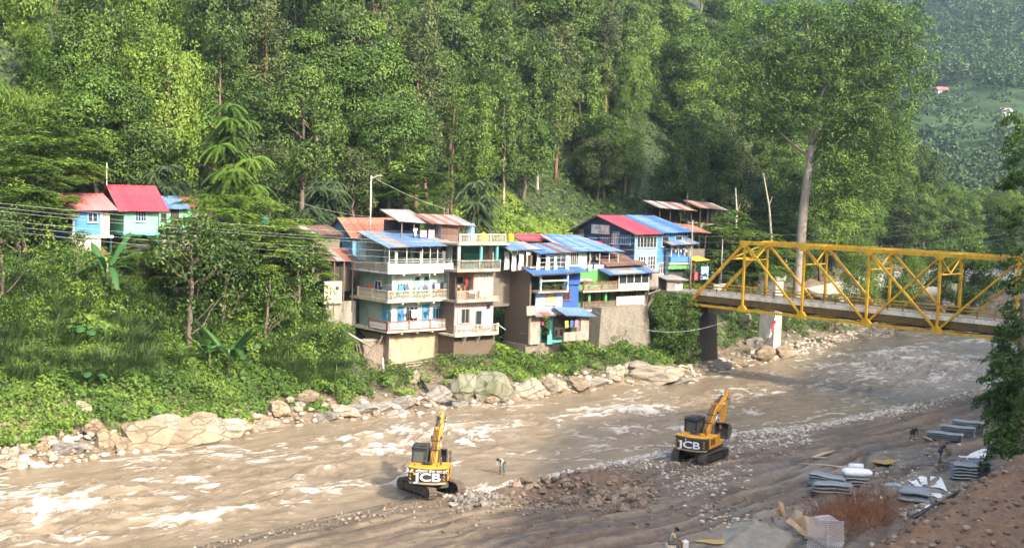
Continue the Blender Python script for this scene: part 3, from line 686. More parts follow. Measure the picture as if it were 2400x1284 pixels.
ROWS = [(41, 5.6, 'lowest forest row'), (49, 5.4, 'second forest row'), (57, 5.8, 'third forest row'), (67, 6.2, 'fourth forest row'), (79, 6.8, 'fifth forest row'), (93, 7.6, 'sixth forest row'), (110, 8.5, 'topmost forest row')]
ROWS += [(21, 6.0, 'foot of the ridge'), (28, 6.0, 'lower ridge'), (35, 6.2, 'middle ridge')]
for ri, (dist, step, rname) in enumerate(ROWS):
    s = 40.0+step*rnd.random() if ri < 7 else SL[17]+step*rnd.random()
    while s < SL[22]+8:
        dd_ = dist+rnd.uniform(-3.2, 3.2); p = fb_pt(s+rnd.uniform(-1.5, 1.5), dd_); s += step*rnd.uniform(.8, 1.25)
        z = float(farH(p[:1], p[1:])[0]); px, py = proj((p[0], p[1], z+6)); pxb, pyb = proj((p[0], p[1], z))
        if px < -110 or px > 2420 or pyb < -260: continue
        if px > 2390 or (px > 1250 and py < -240): continue
        r = rnd.random()
        if ri == 0:
            if 1060 < px < 1600: continue                       # open grass slope behind the houses
            kind = rnd.choice(['broad2', 'broad4', 'small1', 'broad5', 'feather1', 'small2', 'broad1'])
        elif px < 190: kind = rnd.choice(['bamboo1', 'feather1', 'vine', 'broad5', 'bamboo1', 'broad4'])
        elif px < 480: kind = rnd.choice(['vine', 'col3', 'broad1', 'vine', 'col4', 'broad2'])
        elif px < 1130: kind = rnd.choice(['col1', 'col2', 'col4', 'broad1', 'col3', 'col1', 'broad4', 'broad3', 'broad2'])
        elif px < 1560: kind = rnd.choice(['col2', 'broad3', 'broad2', 'col4', 'broad4', 'broad5', 'col3'])
        elif px < 1900: kind = rnd.choice(['broad2', 'feather1', 'broad4', 'broad3', 'col4', 'bamboo2'])
        else: kind = rnd.choice(['broad2', 'broad5', 'feather1', 'broad1', 'vine', 'bamboo2'])
        sc = rnd.uniform(.82, 1.16)*(.95 if ri < 2 else 1.05)
        plant(kind, p[0], p[1], sc, z=z, sz=rnd.uniform(.9, 1.15), where=rname)
# named single trees ---------------------------------------------------
plant_px('frond1', 545, 420, 128, sc=1.15, label='pale tree with stacked big fronds above the blue-roofed hut', where='')
plant_px('frond2', 520, 430, 122, sc=.62, label='low frond tree below the tall tiered frond tree')
plant_px('frond2', 1120, 470, 152, sc=.95, label='grey-green frond tree at the left end of the sunlit grass slope')
plant_px('frond2', 760, 470, 140, sc=.95, label='dark drooping frond tree left of the lamp pole')
plant_px('frond2', 385, 440, 130, sc=.85, label='grey-green frond tree just behind the bright red roof')
plant_px('feather1', 90, 440, 118, sc=1.15, label='wide feathery tree at the left edge above the pink roof')
plant_px('feather1', -20, 470, 108, sc=1.0, label='feathery tree cut by the left edge of the picture')
plant_px('vine', 390, 330, 142, sc=1.15, label='tall tree under a bright curtain of vines above the red roof')
plant_px('bamboo1', 40, 330, 132, sc=1.25, label='bright bamboo clump at the upper left edge')
plant_px('bamboo1', 130, 330, 136, sc=1.2, label='yellowish bamboo clump beside the wide feathery tree')
plant_px('feather2', 960, 490, 148, sc=.75, label='bright feathery shrub-like tree behind the grey tin roof')
plant_px('broad4', 1075, 490, 150, sc=.5, label='silvery bush-like tree right of the bright feathery tree')
plant_px('feather1', 1690, 470, 172, sc=1.1, label='dark feathery tree left of the big pale trunk')
plant_px('feather1', 1780, 480, 178, sc=1.0, label='dim feathery tree beside the dead white stem')
plant_px('broad5', 2270, 560, 230, sc=1.0, label='light green round tree at the end of the forest ridge')
plant_px('broad2', 2210, 560, 222, sc=1.05, label='mid-green tree left of the round ridge-end tree')
plant_px('vine', 2120, 600, 205, sc=.8, label='vine-covered tree above the concrete pipes')
plant_px('vine', 2020, 600, 195, sc=.75, label='vine-covered tree behind the middle of the bridge')
plant_px('bamboo2', 2260, 640, 225, sc=.6, label='low bamboo clump above the gravel road')
# left bank trees in front of and around the houses
for (kind, px, py, Y, sc, lab) in [
 ('small1', 440, 870, 108, 1.45, 'dark small-leaved tree with a forked trunk above the banana clump'),
 ('small1', 520, 740, 113, 1.2, 'dark small-leaved tree behind the forked one'),
 ('feather2', 500, 640, 116, 1.25, 'bright feathery tree covering the front of the blue hut'),
 ('feather2', 590, 640, 118, 1.2, 'bright feathery tree left of the teal tank'),
 ('feather2', 430, 700, 113, .8, 'feathery sapling over the dark tree'),
 ('feather2', 680, 640, 121, 1.05, 'feathery tree between the teal tank and the brown sheds'),
 ('small3', 60, 640, 108, 1.4, 'green tree at the left edge below the wires'),
 ('feather2', 110, 580, 113, .75, 'feathery bush left of the block-walled hut'),
 ('feather2', 330, 690, 113, .62, 'low flat feathery tree under the green house'),
 ('small2', 700, 740, 117, 1.2, 'green tree left of the staircase'),
 ('small3', 760, 660, 121, .7, 'bright little tree beside the brown sheds'),
 ('small3', 620, 760, 113, 1.25, 'green tree behind the large banana clump'),
 ('small2', 180, 700, 106, .8, 'bushy tree below the block-walled hut'),
 ('small1', 10, 760, 100, 1.0, 'shady tree at the left edge above the grass'),
 ('small3', 1580, 700, 146, .7, 'bushy tree at the left end of the bridge'),
 ('small1', 1555, 690, 147, .6, 'dark bush tree under the leaning props'),
 ('small2', 1720, 690, 166, .8, 'green tree behind the left panel of the bridge'),
 ('small2', 1850, 690, 172, .9, 'leafy tree right of the old bridge pier'),
 ('small1', 1690, 620, 175, .9, 'dark leafy bush above the street'),
 ('small3', 1760, 640, 176, .8, 'bright creeper bush beside the white stem'),
 ('small2', 1960, 700, 182, .9, 'green bush behind the second bridge panel'),
 ('small2', 2050, 690, 195, .9, 'green bush left of the concrete pipes'),
 ('small1', 2330, 560, 270, 1.3, 'dark tree beyond the gravel road'),
 ('small1', 2385, 500, 290, 1.8, 'dark far tree at the right edge above the road'),
 ('small2', 1000, 510, 150, .7, 'green bush behind the grey tin roof'),
 ('small3', 1170, 500, 152, .6, 'bright bush left of the yellow tank')]:
    plant_px(kind, px, py, Y, sc=sc, label=lab)
# the big tree with the pale trunk
def big_tree():
    g = np.random.default_rng(77); base = aty(1872, 600, 186.); z0 = float(farH(base[:1], base[1:2])[0])
    root = empty('tree', (base[0], base[1], z0), label='very tall tree with a smooth pale trunk and crooked limbs', cat='tree')
    B = np.array([base[0], base[1], z0])
    def W(px, py, dy=0): return aty(px, py, 186.+dy)-B
    mb = MB()
    mb.tube([np.array([0, 0, -1.5]), np.array([0, 0, .6]), W(1882, 500), W(1893, 410), W(1903, 340)], [1.0, .82, .70, .62, .55], 10)
    tips = []
    for pts, r in [([(1903,340),(1890,280),(1885,235),(1868,245)], .36), ([(1903,340),(1915,300),(1925,220),(1950,180),(1985,120)], .42),
                   ([(1895,365),(1860,340),(1825,310),(1805,300)], .28), ([(1825,310),(1815,275),(1830,250)], .15), ([(1925,220),(1975,190),(2010,160)], .25),
                   ([(1950,180),(1960,140),(2000,80),(2040,60)], .25), ([(1885,235),(1880,180),(1900,120),(1890,40)], .25), ([(1903,340),(1950,280),(2000,260)], .25),
                   ([(1888,430),(1930,360),(1990,330)], .2), ([(1885,235),(1850,190),(1800,130)], .22), ([(1925,220),(1930,140),(1940,40)], .22)]:
        dy = g.normal()*1.2; P = [W(x, y, dy*i/3) for i, (x, y) in enumerate(pts)]
        mb.tube(P, [r*(1-.65*i/(len(P)-1)) for i in range(len(P))], 7); tips += [P[-1], P[-2]]
    mb.build('trunk', BARKP, root, True)
    L = Leaves(); C = []; Rr = []
    for i in range(1500):
        t = g.random()
        px = 1940+g.normal()*150; py = 10+g.random()*450
        lim = 130+125*math.sin(min(1, (py+120)/420)*2.5)
        if abs(px-1940) > lim or (px < 1905 and py > 330) or (1840 < px < 1915 and 300 < py): continue
        c = W(px, py, g.normal()*4.5); C.append(c); Rr.append(1.0+.8*g.random())
    for t_ in tips:
        for k in range(3): C.append(t_+g.normal(size=3)*.8); Rr.append(.9+.5*g.random())
    clumps(L, g, C, Rr, 42, .40, tbase=.5, tvar=.24)
    link('crown', L.mesh('crown', LEAF['mid']), root)
big_tree()
# dead stems
for (x0, y0, x1, y1, Y, lab) in [(1808, 560, 1789, 405, 182, 'bare white dead stem left of the big trunk'), (1722, 560, 1724, 440, 178, 'thin bare grey stem left of the white one'), (1270, 400, 1265, 330, 158, None)]:
    if not lab: continue
    a = aty(x0, y0, Y); b_ = aty(x1, y1, Y); mb = MB(); m1 = (a+b_)/2+np.array([.25, 0, 0])
    mb.tube([a-np.array([0, 0, 2]), a, m1, b_], [.24, .22, .15, .06], 7); mb.tube([m1, m1+np.array([.5, .2, 1.4])], [.09, .03], 5)
    o = mb.build('dead_tree', BARKP, None, True); tag(o, lab, 'dead tree')

# ground cover: leaf carpet and shrubs too many to count ------------------
def carpet(name, pxpoly, nn, lm, leaf, hmax, tb, seed, dmin=1.5, dmax=60, label=None, zofs=.05, clump_f=.5, asp=.62, tv=.2):
    """broad leaves scattered over the far bank inside a patch given by rough outline (x,y range in the world)"""
    g = np.random.default_rng(seed); L = Leaves()
    x0, x1, y0, y1 = pxpoly
    X = g.uniform(x0, x1, nn*6); Y = g.uniform(y0, y1, nn*6)
    d, s = polydist(FB, X, Y); cl = fbm(X*clump_f, Y*clump_f, 4, seed)
    ok = (d > dmin+(cl-.5)*5) & (d < dmax)
    return g, X[ok][:nn], Y[ok][:nn], cl[ok][:nn], d[ok][:nn], L
def cover(name, bounds, nn, lm, leaf, hmax, tb, seed, label, filt=None, dmin=2.5, dmax=60, asp=.62, cf=.5):
    g, X, Y, cl, d, L = carpet(name, bounds, nn, lm, leaf, hmax, tb, seed, dmin, dmax, clump_f=cf)
    Z = farH(X, Y)
    if filt is not None:
        P = np.stack([X, Y, Z], 1); q = P-CAM; k = q@FW; px = 1200+FPX*(q@RT)/k; py = 642-FPX*(q@UP)/k
        jx = (fbm(X*.4, Y*.4, 3, seed+9)-.5)*120; ok = filt(px+jx, py+jx*.4, X, Y, Z, d+(fbm(X*.3, Y*.3, 3, seed+19)-.5)*8); X, Y, Z, cl, d = X[ok], Y[ok], Z[ok], cl[ok], d[ok]
    n_ = len(X)
    if n_ == 0: return
    mound = sstep(.35, .7, cl)
    hh = hmax*(.12+.88*mound)*np.sqrt(g.random(n_))
    nm = nrm(np.stack([g.normal(size=n_)*.5+.30, g.normal(size=n_)*.5-.38, np.full(n_, .8)], 1))
    ax = nrm(np.cross(nm, g.normal(size=(n_, 3)))+np.array([.1, -.15, -.25]))
    big = (g.random(n_) < .04)
    ls = leaf*(.6+.8*g.random(n_))*np.where(big, 1.7, 1)
    ti = np.clip(tb+(fbm(X*.33, Y*.33, 3, seed+4)-.5)*1.1+g.normal(size=n_)*.16, 0, 1)
    L.add(np.stack([X, Y, Z+hh+.05], 1), ax, nm, ls, ls*asp, ti)
    o = link(name, L.mesh(name, lm)); tag(o, label, 'plants', kind='stuff'); return o
NOTH = lambda px, py: ~((px > 800) & (px < 1060) & (py > 780) & (py < 900)) & ~((px > 1060) & (px < 1165) & (py > 780) & (py < 880))
cover('ground_cover', (-48, -5, 84, 128), 90000, LEAF['light'], .27, 1.1, .42, 201, 'bright leafy creepers carpeting the left river bank', lambda px, py, X, Y, Z, d: (px < 830), 1.9, 22)
cover('ground_cover', (-70, 0, 84, 165), 45000, LEAF['mid'], .34, 1.5, .5, 202, 'green undergrowth around the upper left houses', lambda px, py, X, Y, Z, d: (px < 1000), 18, 44)
cover('ground_cover', (-12, 30, 112, 175), 60000, LEAF['light'], .27, 1.2, .42, 203, 'creepers on the bank below the middle houses', lambda px, py, X, Y, Z, d: (px > 820) & (px < 1640) & NOTH(px, py) & (Z < 11), 3.0, 20)
cover('grass_slope', (-14, 34, 135, 190), 80000, LEAF['light'], .30, 1.1, .80, 204, 'sunlit grassy slope behind the houses', lambda px, py, X, Y, Z, d: (px > 1060) & (px < 1640), 30, 56)
cover('ground_cover', (20, 110, 145, 300), 90000, LEAF['mid'], .36, 1.8, .42, 205, 'vines covering the slope behind the bridge', lambda px, py, X, Y, Z, d: (px > 1640) & ~((d < 19) & (Y > 185)), 5, 60)
cover('forest_floor', (-90, 90, 110, 260), 60000, LEAF['deep'], .5, 2.0, .45, 206, 'dark undergrowth on the forest floor', None, 40, 120)
cover('river_bend_scrub', (60, 230, 200, 420), 26000, LEAF['grass'], .6, 1.6, .45, 207, 'scrub along the gravel road beyond the bridge', lambda px, py, X, Y, Z, d: (px > 1950), 16, 120, cf=.2)
cover('road_edge_grass', (60, 160, 200, 340), 9000, LEAF['grass'], .45, 1.0, .5, 208, 'grass strip between the gravel road and the river', lambda px, py, X, Y, Z, d: (px > 2150), 3, 8.5)
# arching grass tussocks on the bank: individuals that show
GR = [grass_mesh(300+i, 1.1, 2.3, 170, LEAF['grass'], .09, .5) for i in range(4)]
BU = [bush_mesh(320+i, 1.3, 1.5, LEAF[k], .25, 75, .5) for i, k in enumerate(['mid', 'light', 'deep', 'olive'])]
def on_bank(px, py, t0=70., t1=260., H=farH):
    d_ = ray(px, py); t = np.arange(t0, t1, .5); P = CAM+d_*t[:, None]
    k = np.nonzero(P[:, 2] < H(P[:, 0], P[:, 1]))[0]
    return P[k[0]] if len(k) else CAM+d_*t1
def tall_grass(name, x0, x1, y0, y1, cnt, label):
    VV = []; FF = []; TT = []; n0 = 0
    for k in range(cnt):
        P = on_bank(rnd.uniform(x0, x1), rnd.uniform(y0, y1), 70, 150)
        me = GR[k % 4]; nv = len(me.vertices); v = np.empty(nv*3, np.float32); me.vertices.foreach_get('co', v); v = v.reshape(-1, 3)*rnd.uniform(.7, 1.25)
        a = rnd.random()*6.28; c_, s_ = math.cos(a), math.sin(a); v = np.stack([v[:, 0]*c_-v[:, 1]*s_, v[:, 0]*s_+v[:, 1]*c_, v[:, 2]], 1)
        f = np.empty(len(me.loops), np.int32); me.loops.foreach_get('vertex_index', f); t = np.empty(nv, np.float32); me.attributes['tint'].data.foreach_get('value', t)
        VV.append(v+P-np.array([0, 0, .1])); FF.append(f.reshape(-1, 4)+n0); TT.append(np.clip(t+rnd.gauss(0, .1), 0, 1)); n0 += nv
    tag(link(name, mesh_np(name, np.concatenate(VV), np.concatenate(FF), LEAF['grass'], False, {'tint': np.concatenate(TT)})), label, 'grass', kind='stuff')
tall_grass('tall_grass', -20, 420, 620, 900, 130, 'tall arching grass on the steep left bank')
tall_grass('tall_grass', 640, 800, 640, 900, 90, 'tall arching grass left of the stone staircase')
BUSHES = [(1180,830),(1215,860),(1255,880),(1300,850),(1345,850),(1390,830),(1430,800),(1440,850),(1400,770),(1490,820),(1540,815),(1590,840),(1620,855),(1570,790),(1190,760),(1205,800),(1600,770),(1640,800),(1720,800),(1740,830),(870,880),(900,900),(850,860),(930,880),(1030,830),(1040,860),(1880,790),(1910,800),(1870,760),(1930,770),(1760,770),(1690,700),(1560,720),(1590,700),(1330,880),(1270,850),(700,930),(640,940),(730,880),(560,930),(480,930)]
BL = {}
for i, (px, py) in enumerate(BUSHES):
    P = on_bank(px, py); o = empty('bush', (P[0], P[1], P[2]-.25), rnd.random()*6.28); s_ = rnd.uniform(.7, 1.25); o.scale = (s_, s_, s_*rnd.uniform(.8, 1.2))
    link('foliage', BU[i % 4], o)
    where = 'on the lower left bank' if px <= 800 else 'beside the stone staircase' if px <= 1000 else 'below the pink house' if px < 1235 else 'on the rocks under the blue houses' if px < 1480 else 'around the bridge abutment' if px < 1780 else 'right of the old pier'
    BL.setdefault(where, []).append((px, o))
ORD = ['first', 'second', 'third', 'fourth', 'fifth', 'sixth', 'seventh', 'eighth', 'ninth', 'tenth', 'eleventh', 'twelfth', 'thirteenth', 'fourteenth', 'fifteenth', 'sixteenth', 'seventeenth', 'eighteenth', 'nineteenth', 'twentieth']
for where, lst in BL.items():
    lst.sort(key=lambda q: q[0])
    for i, (px, o) in enumerate(lst): tag(o, f'{ORD[i]} leafy bush from the left {where}', 'bush', 'bushes '+where)
def thicket(name, boxes, lm, leaf, rmin, rmax, per, seed, label, tb=.5):
    g = np.random.default_rng(seed); L = Leaves(); C = []; Rr = []
    for (x0, x1, y0, y1, n_) in boxes:
        for k in range(n_):
            P = on_bank(g.uniform(x0, x1), g.uniform(y0, y1), 75, 200); r = rmin+(rmax-rmin)*g.random()**1.5
            for q in range(3): C.append(P+np.array([g.normal()*r*.6, g.normal()*r*.6, r*(.3+.6*q*g.random())])); Rr.append(r*(.6+.4*g.random()))
    clumps(L, g, C, Rr, per, leaf, tbase=tb, tvar=.26); tag(link(name, L.mesh(name, lm)), label, 'shrubs', kind='stuff')
thicket('thicket', [(-20, 800, 560, 760, 90), (380, 800, 700, 900, 60)], LEAF['mid'], .26, .5, 1.3, 85, 501, 'mixed green shrubs on the upper left bank')
thicket('thicket', [(-20, 700, 600, 800, 50), (560, 820, 620, 860, 40)], LEAF['light'], .24, .5, 1.3, 95, 502, 'light shrubs among the trees of the left bank', .42)
thicket('thicket', [(1540, 1650, 690, 830, 34), (1170, 1240, 700, 870, 24), (1700, 1790, 690, 800, 26), (1840, 2000, 680, 780, 36), (1045, 1180, 830, 890, 16), (840, 1040, 860, 915, 26), (1160, 1420, 830, 880, 40), (1420, 1640, 800, 870, 40)], LEAF['mid'], .24, .4, 1.1, 95, 503, 'shrubs hanging on the bank around the bridge head', .45)
thicket('thicket', [(640, 1100, 430, 520, 50), (0, 130, 430, 560, 20)], LEAF['light'], .28, .5, 1.2, 75, 504, 'bright shrubs along the forest edge behind the houses', .45)
g = np.random.default_rng(71); L = Leaves(); C = []; Rr = []
for q_ in range(150):                                        # creepers hanging over the left cheek of the abutment
    px = g.uniform(1535, 1632); py = g.uniform(690, 850); C.append(aty(px, py, 142.2+(px-1535)*.012+g.normal()*.5)); Rr.append(.45+.45*g.random())
clumps(L, g, C, Rr, 120, .24, tbase=.42, tvar=.24); tag(link('creepers', L.mesh('creepers', LEAF['mid'])), 'creepers hanging beside the bridge abutment', 'creepers', kind='stuff')
banana('banana_plant', on_bank(250, 690), 5.2, 9, 1, 'banana plant with a tall upright leaf below the block-walled hut')
banana('banana_plant', on_bank(625, 660), 4.6, 9, 2, 'banana plant on the slope left of the brown sheds')
banana('banana_plant', on_bank(535, 880), 4.4, 15, 3, 'large spreading banana clump low on the left bank', 1.15)
banana('banana_plant', on_bank(490, 870), 3.2, 9, 4, 'smaller banana clump touching the large one')
for i, (px, py, r, lab) in enumerate([(205,800,1.3,'broad elephant-ear leaves amid the grass on the left bank'),(215,900,1.1,'elephant-ear plant low on the left bank'),(600,830,1.2,'elephant-ear plant right of the banana clump'),(750,520,1.6,'cluster of huge leaves left of the rusty roof'),(780,530,1.4,'huge leaves beside the blue timber house'),(1420,462,1.8,'dark broad leaves on top of the grass slope'),(1480,480,1.6,'broad leaves above the wooden shack'),(1760,560,1.6,'broad creeper leaves left of the bridge portal')]):
    earplant('broadleaf_plant', on_bank(px, py), r, 8, 50+i, lab)
# right-hand bamboo in front of the bridge end
P = aty(2392, 1085, 88.)
PROT['bambooR'] = tree_bamboo(47, 24, 8, 2.2, LEAF['bamboo'], tb=.42, leaf=.42, dense=.4)
o = plant('bambooR', P[0]+1.3, P[1], 1., 0., z=2.0, label='tall dark bamboo at the right edge before the bridge end'); KINDTXT['bambooR'] = ''
g = np.random.default_rng(9); L = Leaves()
for (py0, py1, reach, nbr) in [(270, 420, 40, 24), (400, 560, 50, 24), (540, 740, 46, 18), (740, 900, 78, 40), (860, 1000, 95, 46), (960, 1070, 105, 34)]:
    for q_ in range(nbr):                                    # sprays that leave the stems and droop to the left, right and front
        py = g.uniform(py0, py1); st = aty(2392+g.normal()*8, py, 87.5+g.normal()*1.0); a_ = g.uniform(0, 6.283) if g.random() < .45 else math.pi+g.normal()*.6
        ln = reach*87/2800*(.45+.65*g.random()); kk = int(34*ln+12); t_ = g.random(kk)**.7; dv_ = np.array([math.cos(a_), math.sin(a_)*.8, 0])
        Q = st+dv_*(ln*t_)[:, None]; Q[:, 2] += ln*(.45*t_-.70*t_**2)+.25*np.sin(t_*7+q_)+g.normal(size=kk)*.10; Q[:, :2] += g.normal(size=(kk, 2))*.13; tb_ = .42+g.normal()*.13
        L.add(Q-np.array(o.location), nrm(dv_*.5+np.array([0, 0, -.45])+g.normal(size=(kk, 3))*.6), rdir(g, kk)+np.array([.2, -.3, .6]), .40*(.7+.6*g.random(kk)), .12, np.clip(tb_+g.normal(size=kk)*.17, 0, 1))
link('foliage', L.mesh('foliage', LEAF['bamboo']), o)
mb = MB(); b0 = aty(2375, 1085, 88)-np.array(o.location); mb.tube([b0-np.array([0, 0, 1]), aty(2384, 960, 88)-np.array(o.location), aty(2400, 700, 88)-np.array(o.location)], [.45, .35, .2], 8); mb.build('trunk', BARK, o, True)
# labels of the forest trees: kind, row and count from the left
ORD = ['first', 'second', 'third', 'fourth', 'fifth', 'sixth', 'seventh', 'eighth', 'ninth', 'tenth', 'eleventh', 'twelfth', 'thirteenth', 'fourteenth', 'fifteenth', 'sixteenth', 'seventeenth', 'eighteenth', 'nineteenth', 'twentieth']
bykey = {}
for T_ in TREES:
    o, kind, (px, py), where, lab = T_
    if lab: tag(o, lab, 'bamboo' if 'bamboo' in kind else 'tree'); continue
    bykey.setdefault((KINDTXT[kind], where, zone(px)), []).append((px, o, kind))
for (kt, where, zn), lst in bykey.items():
    lst.sort(key=lambda q: q[0])
    for i, (px, o, kind) in enumerate(lst):
        lab = f'{kt} in the {where} {zn}'.replace('row behind the', 'row by the')
        if len(lst) > 1: lab = f'{ORD[min(i, 19)]} {kt}, {where}, {zn}'
        tag(o, lab, 'bamboo' if 'bamboo' in kind else 'tree', 'forest trees on the hillside')
# far wood in the haze: one mass
g = np.random.default_rng(5); L = Leaves(); C = []
for i in range(7500):
    y = 450+480*g.random()**.8; x = g.uniform(.14, .56)*y+g.normal()*10
    tz = hillH(np.array([x]), np.array([y]))[0]; px, py = proj((x, y, tz))
    if 1600 < px < 2600 and -260 < py < 640:
        if fbm(np.array([x*.02]), np.array([y*.02]), 3, 3)[0] < .36 and g.random() < .85 and 210 < py < 330: continue
        C.append((x, y, tz))
for (x, y, tz) in C:
    h = 6+8*g.random(); r = 2.4+2.2*g.random(); k = 50; dr = rdir(g, k); dr[:, 2] = np.abs(dr[:, 2])*.9+.1
    Pq = np.array([x, y, tz+h*.45])+dr*np.array([r, r, h*.55])
    L.add(Pq, rdir(g, k), dr+g.normal(size=(k, 3))*.3+np.array([0, 0, .3]), 1.5, 1.2, np.clip(.5+g.normal()*.22+g.normal(size=k)*.1, 0, 1))
o = link('distant_wood', L.mesh('distant_wood', LEAF['far'])); tag(o, 'hazy wooded hillside beyond the ridge at upper right', 'wood', kind='stuff')
# ================================================================== HOUSES
class Fr:
    """frame of a house front: origin on the ground line, x along the front, y into the house, z up"""
    def __init__(s, px, py, Y, ang=40.):
        s.o = aty(px, py, Y); s.a = R_(ang); s.e1 = np.array([math.cos(s.a), math.sin(s.a), 0]); s.e2 = np.array([-math.sin(s.a), math.cos(s.a), 0])
    def xz(s, px, py, off=0.):
        d = ray(px, py); t = ((s.o+s.e2*off-CAM)@s.e2)/(d@s.e2); P = CAM+d*t; return float((P-s.o)@s.e1), float(P[2]-s.o[2])
    def yz(s, px, py, x=0.):
        d = ray(px, py); t = ((s.o+s.e1*x-CAM)@s.e1)/(d@s.e1); P = CAM+d*t; return float((P-s.o)@s.e2), float(P[2]-s.o[2])
    def X(s, px, py, off=0.): return s.xz(px, py, off)[0]
    def w(s, x, y, z): return s.o+s.e1*x+s.e2*y+np.array([0, 0, z])
    def root(s, name, label, cat, group=None): return empty(name, s.o, s.a, label, cat, group)
pm = lambda n_, c, c2=None, **k: mat(n_, c, c2, **{**dict(rough=.75, dirt=(.10, .09, .07), bump=.15, scale=2.2, amt=.7), **k})
MW = dict(
 white=pm('paint_white', (.78, .78, .74)), mint=pm('paint_mint', (.60, .73, .69), (.52, .66, .62)), mint_dull_shaded=pm('paint_mint_dull_shaded', (.34, .46, .43)),  # darker mint puts the shade of side and rear walls into the colour
 cream=pm('cream_concrete', (.60, .54, .42), (.50, .44, .34), dirt_amt=.7), conc=pm('raw_concrete', (.40, .36, .30), (.26, .235, .20), dirt_amt=.75),
 found=pm('form_concrete', (.52, .40, .26), (.38, .29, .19), stretch=(.6, .6, 5), dirt_amt=.6), dark=pm('dark_timber', (.065, .05, .04)), room_shade=pm('painted_room_shade', (.05, .05, .045)),  # near-black colour stands in for the shade inside rooms and doorways
 pink=pm('paint_pink', (.70, .52, .52), (.60, .45, .46), dirt_amt=.6), peach=pm('paint_peach', (.66, .38, .24)), block=pm('grey_block', (.52, .48, .42), (.42, .39, .34), dirt_amt=.6, objrand=.12),
 stone=pm('rubble_masonry', (.36, .30, .23), (.13, .10, .08), scale=6, amt=.35, bump=.9, bscale=5, dirt_amt=.6), brick=pm('dark_brickwork', (.20, .145, .10), (.08, .06, .045), scale=7, amt=.35, bump=.8, bscale=7, dirt_amt=.5),
 blue=pm('paint_blue', (.035, .12, .42), (.03, .09, .32), dirt_amt=.25), blue2=pm('paint_mid_blue', (.07, .24, .60), (.06, .2, .5), dirt_amt=.25), sky=pm('paint_sky', (.24, .54, .76), (.20, .46, .66), dirt_amt=.35), pale=pm('paint_pale_blue', (.42, .58, .82), (.36, .5, .74), dirt_amt=.55),
 bluew=pm('blue_timber', (.16, .34, .46), (.11, .25, .36), stretch=(6, 6, .5), scale=1.4), navy=pm('navy_timber', (.03, .075, .12), (.025, .05, .085), stretch=(6, 6, .5)), tealp=pm('paint_teal', (.035, .24, .20), (.03, .17, .15)),
 turq=pm('paint_turquoise', (.14, .52, .50), (.12, .44, .42), dirt_amt=.55), green=pm('paint_green', (.22, .60, .36), (.18, .50, .30), dirt_amt=.4), leafg=pm('paint_leaf_green', (.10, .36, .10), (.08, .28, .08)),
 wood=pm('grey_timber', (.24, .20, .16), (.12, .10, .08), stretch=(6, 6, .5)), yel=pm('pale_timber', (.62, .50, .28)), bluefr=pm('blue_frame', (.08, .34, .55)), redp=pm('red_oxide', (.30, .09, .06)),
 pinkpanel=pm('pink_sheet', (.74, .46, .47), dirt_amt=.3), tin=mat('weathered_tin', (.42, .42, .42), (.24, .22, .20), rough=.5, metal=.3, dirt=(.22, .10, .05), stretch=(1, 1, 1), objrand=.2),
 rred=mat('roof_red', (.50, .05, .075), (.40, .04, .06), rough=.5, dirt=(.26, .09, .08), dirt_amt=.5, objrand=.16), rpink=mat('roof_faded_pink', (.60, .21, .22), (.52, .17, .18), rough=.5, dirt=(.3, .15, .13), objrand=.1),
 rrust=mat('roof_rust', (.30, .10, .06), (.20, .068, .045), rough=.6, dirt=(.48, .30, .22), dirt_amt=.5, objrand=.2), rblue=mat('roof_blue', (.10, .19, .36), (.075, .145, .28), rough=.45, dirt=(.33, .36, .38), dirt_amt=.6, objrand=.2),
 rbluev=mat('roof_blue_fresh', (.055, .145, .37), (.04, .11, .29), rough=.4, dirt=(.15, .2, .3), dirt_amt=.3, objrand=.12), rbrown=mat('roof_brown', (.14, .075, .055), (.09, .05, .04), rough=.65, dirt=(.25, .2, .17), objrand=.2),
 glass=glassmat(), iron=mat('black_iron', (.035, .035, .035), rough=.5), yplast=mat('yellow_plastic', (.80, .50, .03), (.72, .42, .02), rough=.35), gplast=mat('green_plastic', (.05, .40, .16), rough=.35), tplast=mat('teal_plastic', (.16, .52, .45), rough=.4),
 sheet=pm('white_cloth', (.70, .69, .66), (.58, .57, .55), dirt_amt=.3, rough=.9))
def box(root, name, m_, x0, x1, y0, y1, z0, z1, bevel=0, parent=None, **k):
    return MB().box(x0, x1, y0, y1, z0, z1).build(name, MW.get(m_, m_) if isinstance(m_, str) else m_, root, bevel=bevel, **k)
def window(root, x, y, z, wd, h, fm='white', cols=2, rows=2, side=0, name='window', glass='glass', depth=.10, t=.07, lab=None):
    """frame proud of the wall with bars; panes set back inside it"""
    mb = MB(); y0, y1 = -depth, .02
    mb.box(0, wd, y0, y1, 0, t); mb.box(0, wd, y0, y1, h-t, h); mb.box(0, t, y0, y1, t, h-t); mb.box(wd-t, wd, y0, y1, t, h-t)
    for i in range(1, cols): q = wd*i/cols; mb.box(q-t*.4, q+t*.4, y0+.01, y1, t, h-t)
    for i in range(1, rows): q = h*i/rows; mb.box(t, wd-t, y0+.012, y1-.01, q-t*.3, q+t*.3)
    mb.box(-.06, wd+.06, y0-.06, y1-.001, -.06, 0)
    o = mb.build(name, MW[fm], root); o.location = (x, y, z); o.rotation_euler = (0, 0, -math.pi/2 if side else 0)
    for i in range(cols):
        a, b_ = wd*i/cols+t*.3, wd*(i+1)/cols-t*.3
        MB().box(a, b_, -depth*.35, -depth*.35+.015, t*.6, h-t*.6).build('pane', MW[glass], o)
    if lab: o['label'] = lab
    return o
BALM = {}
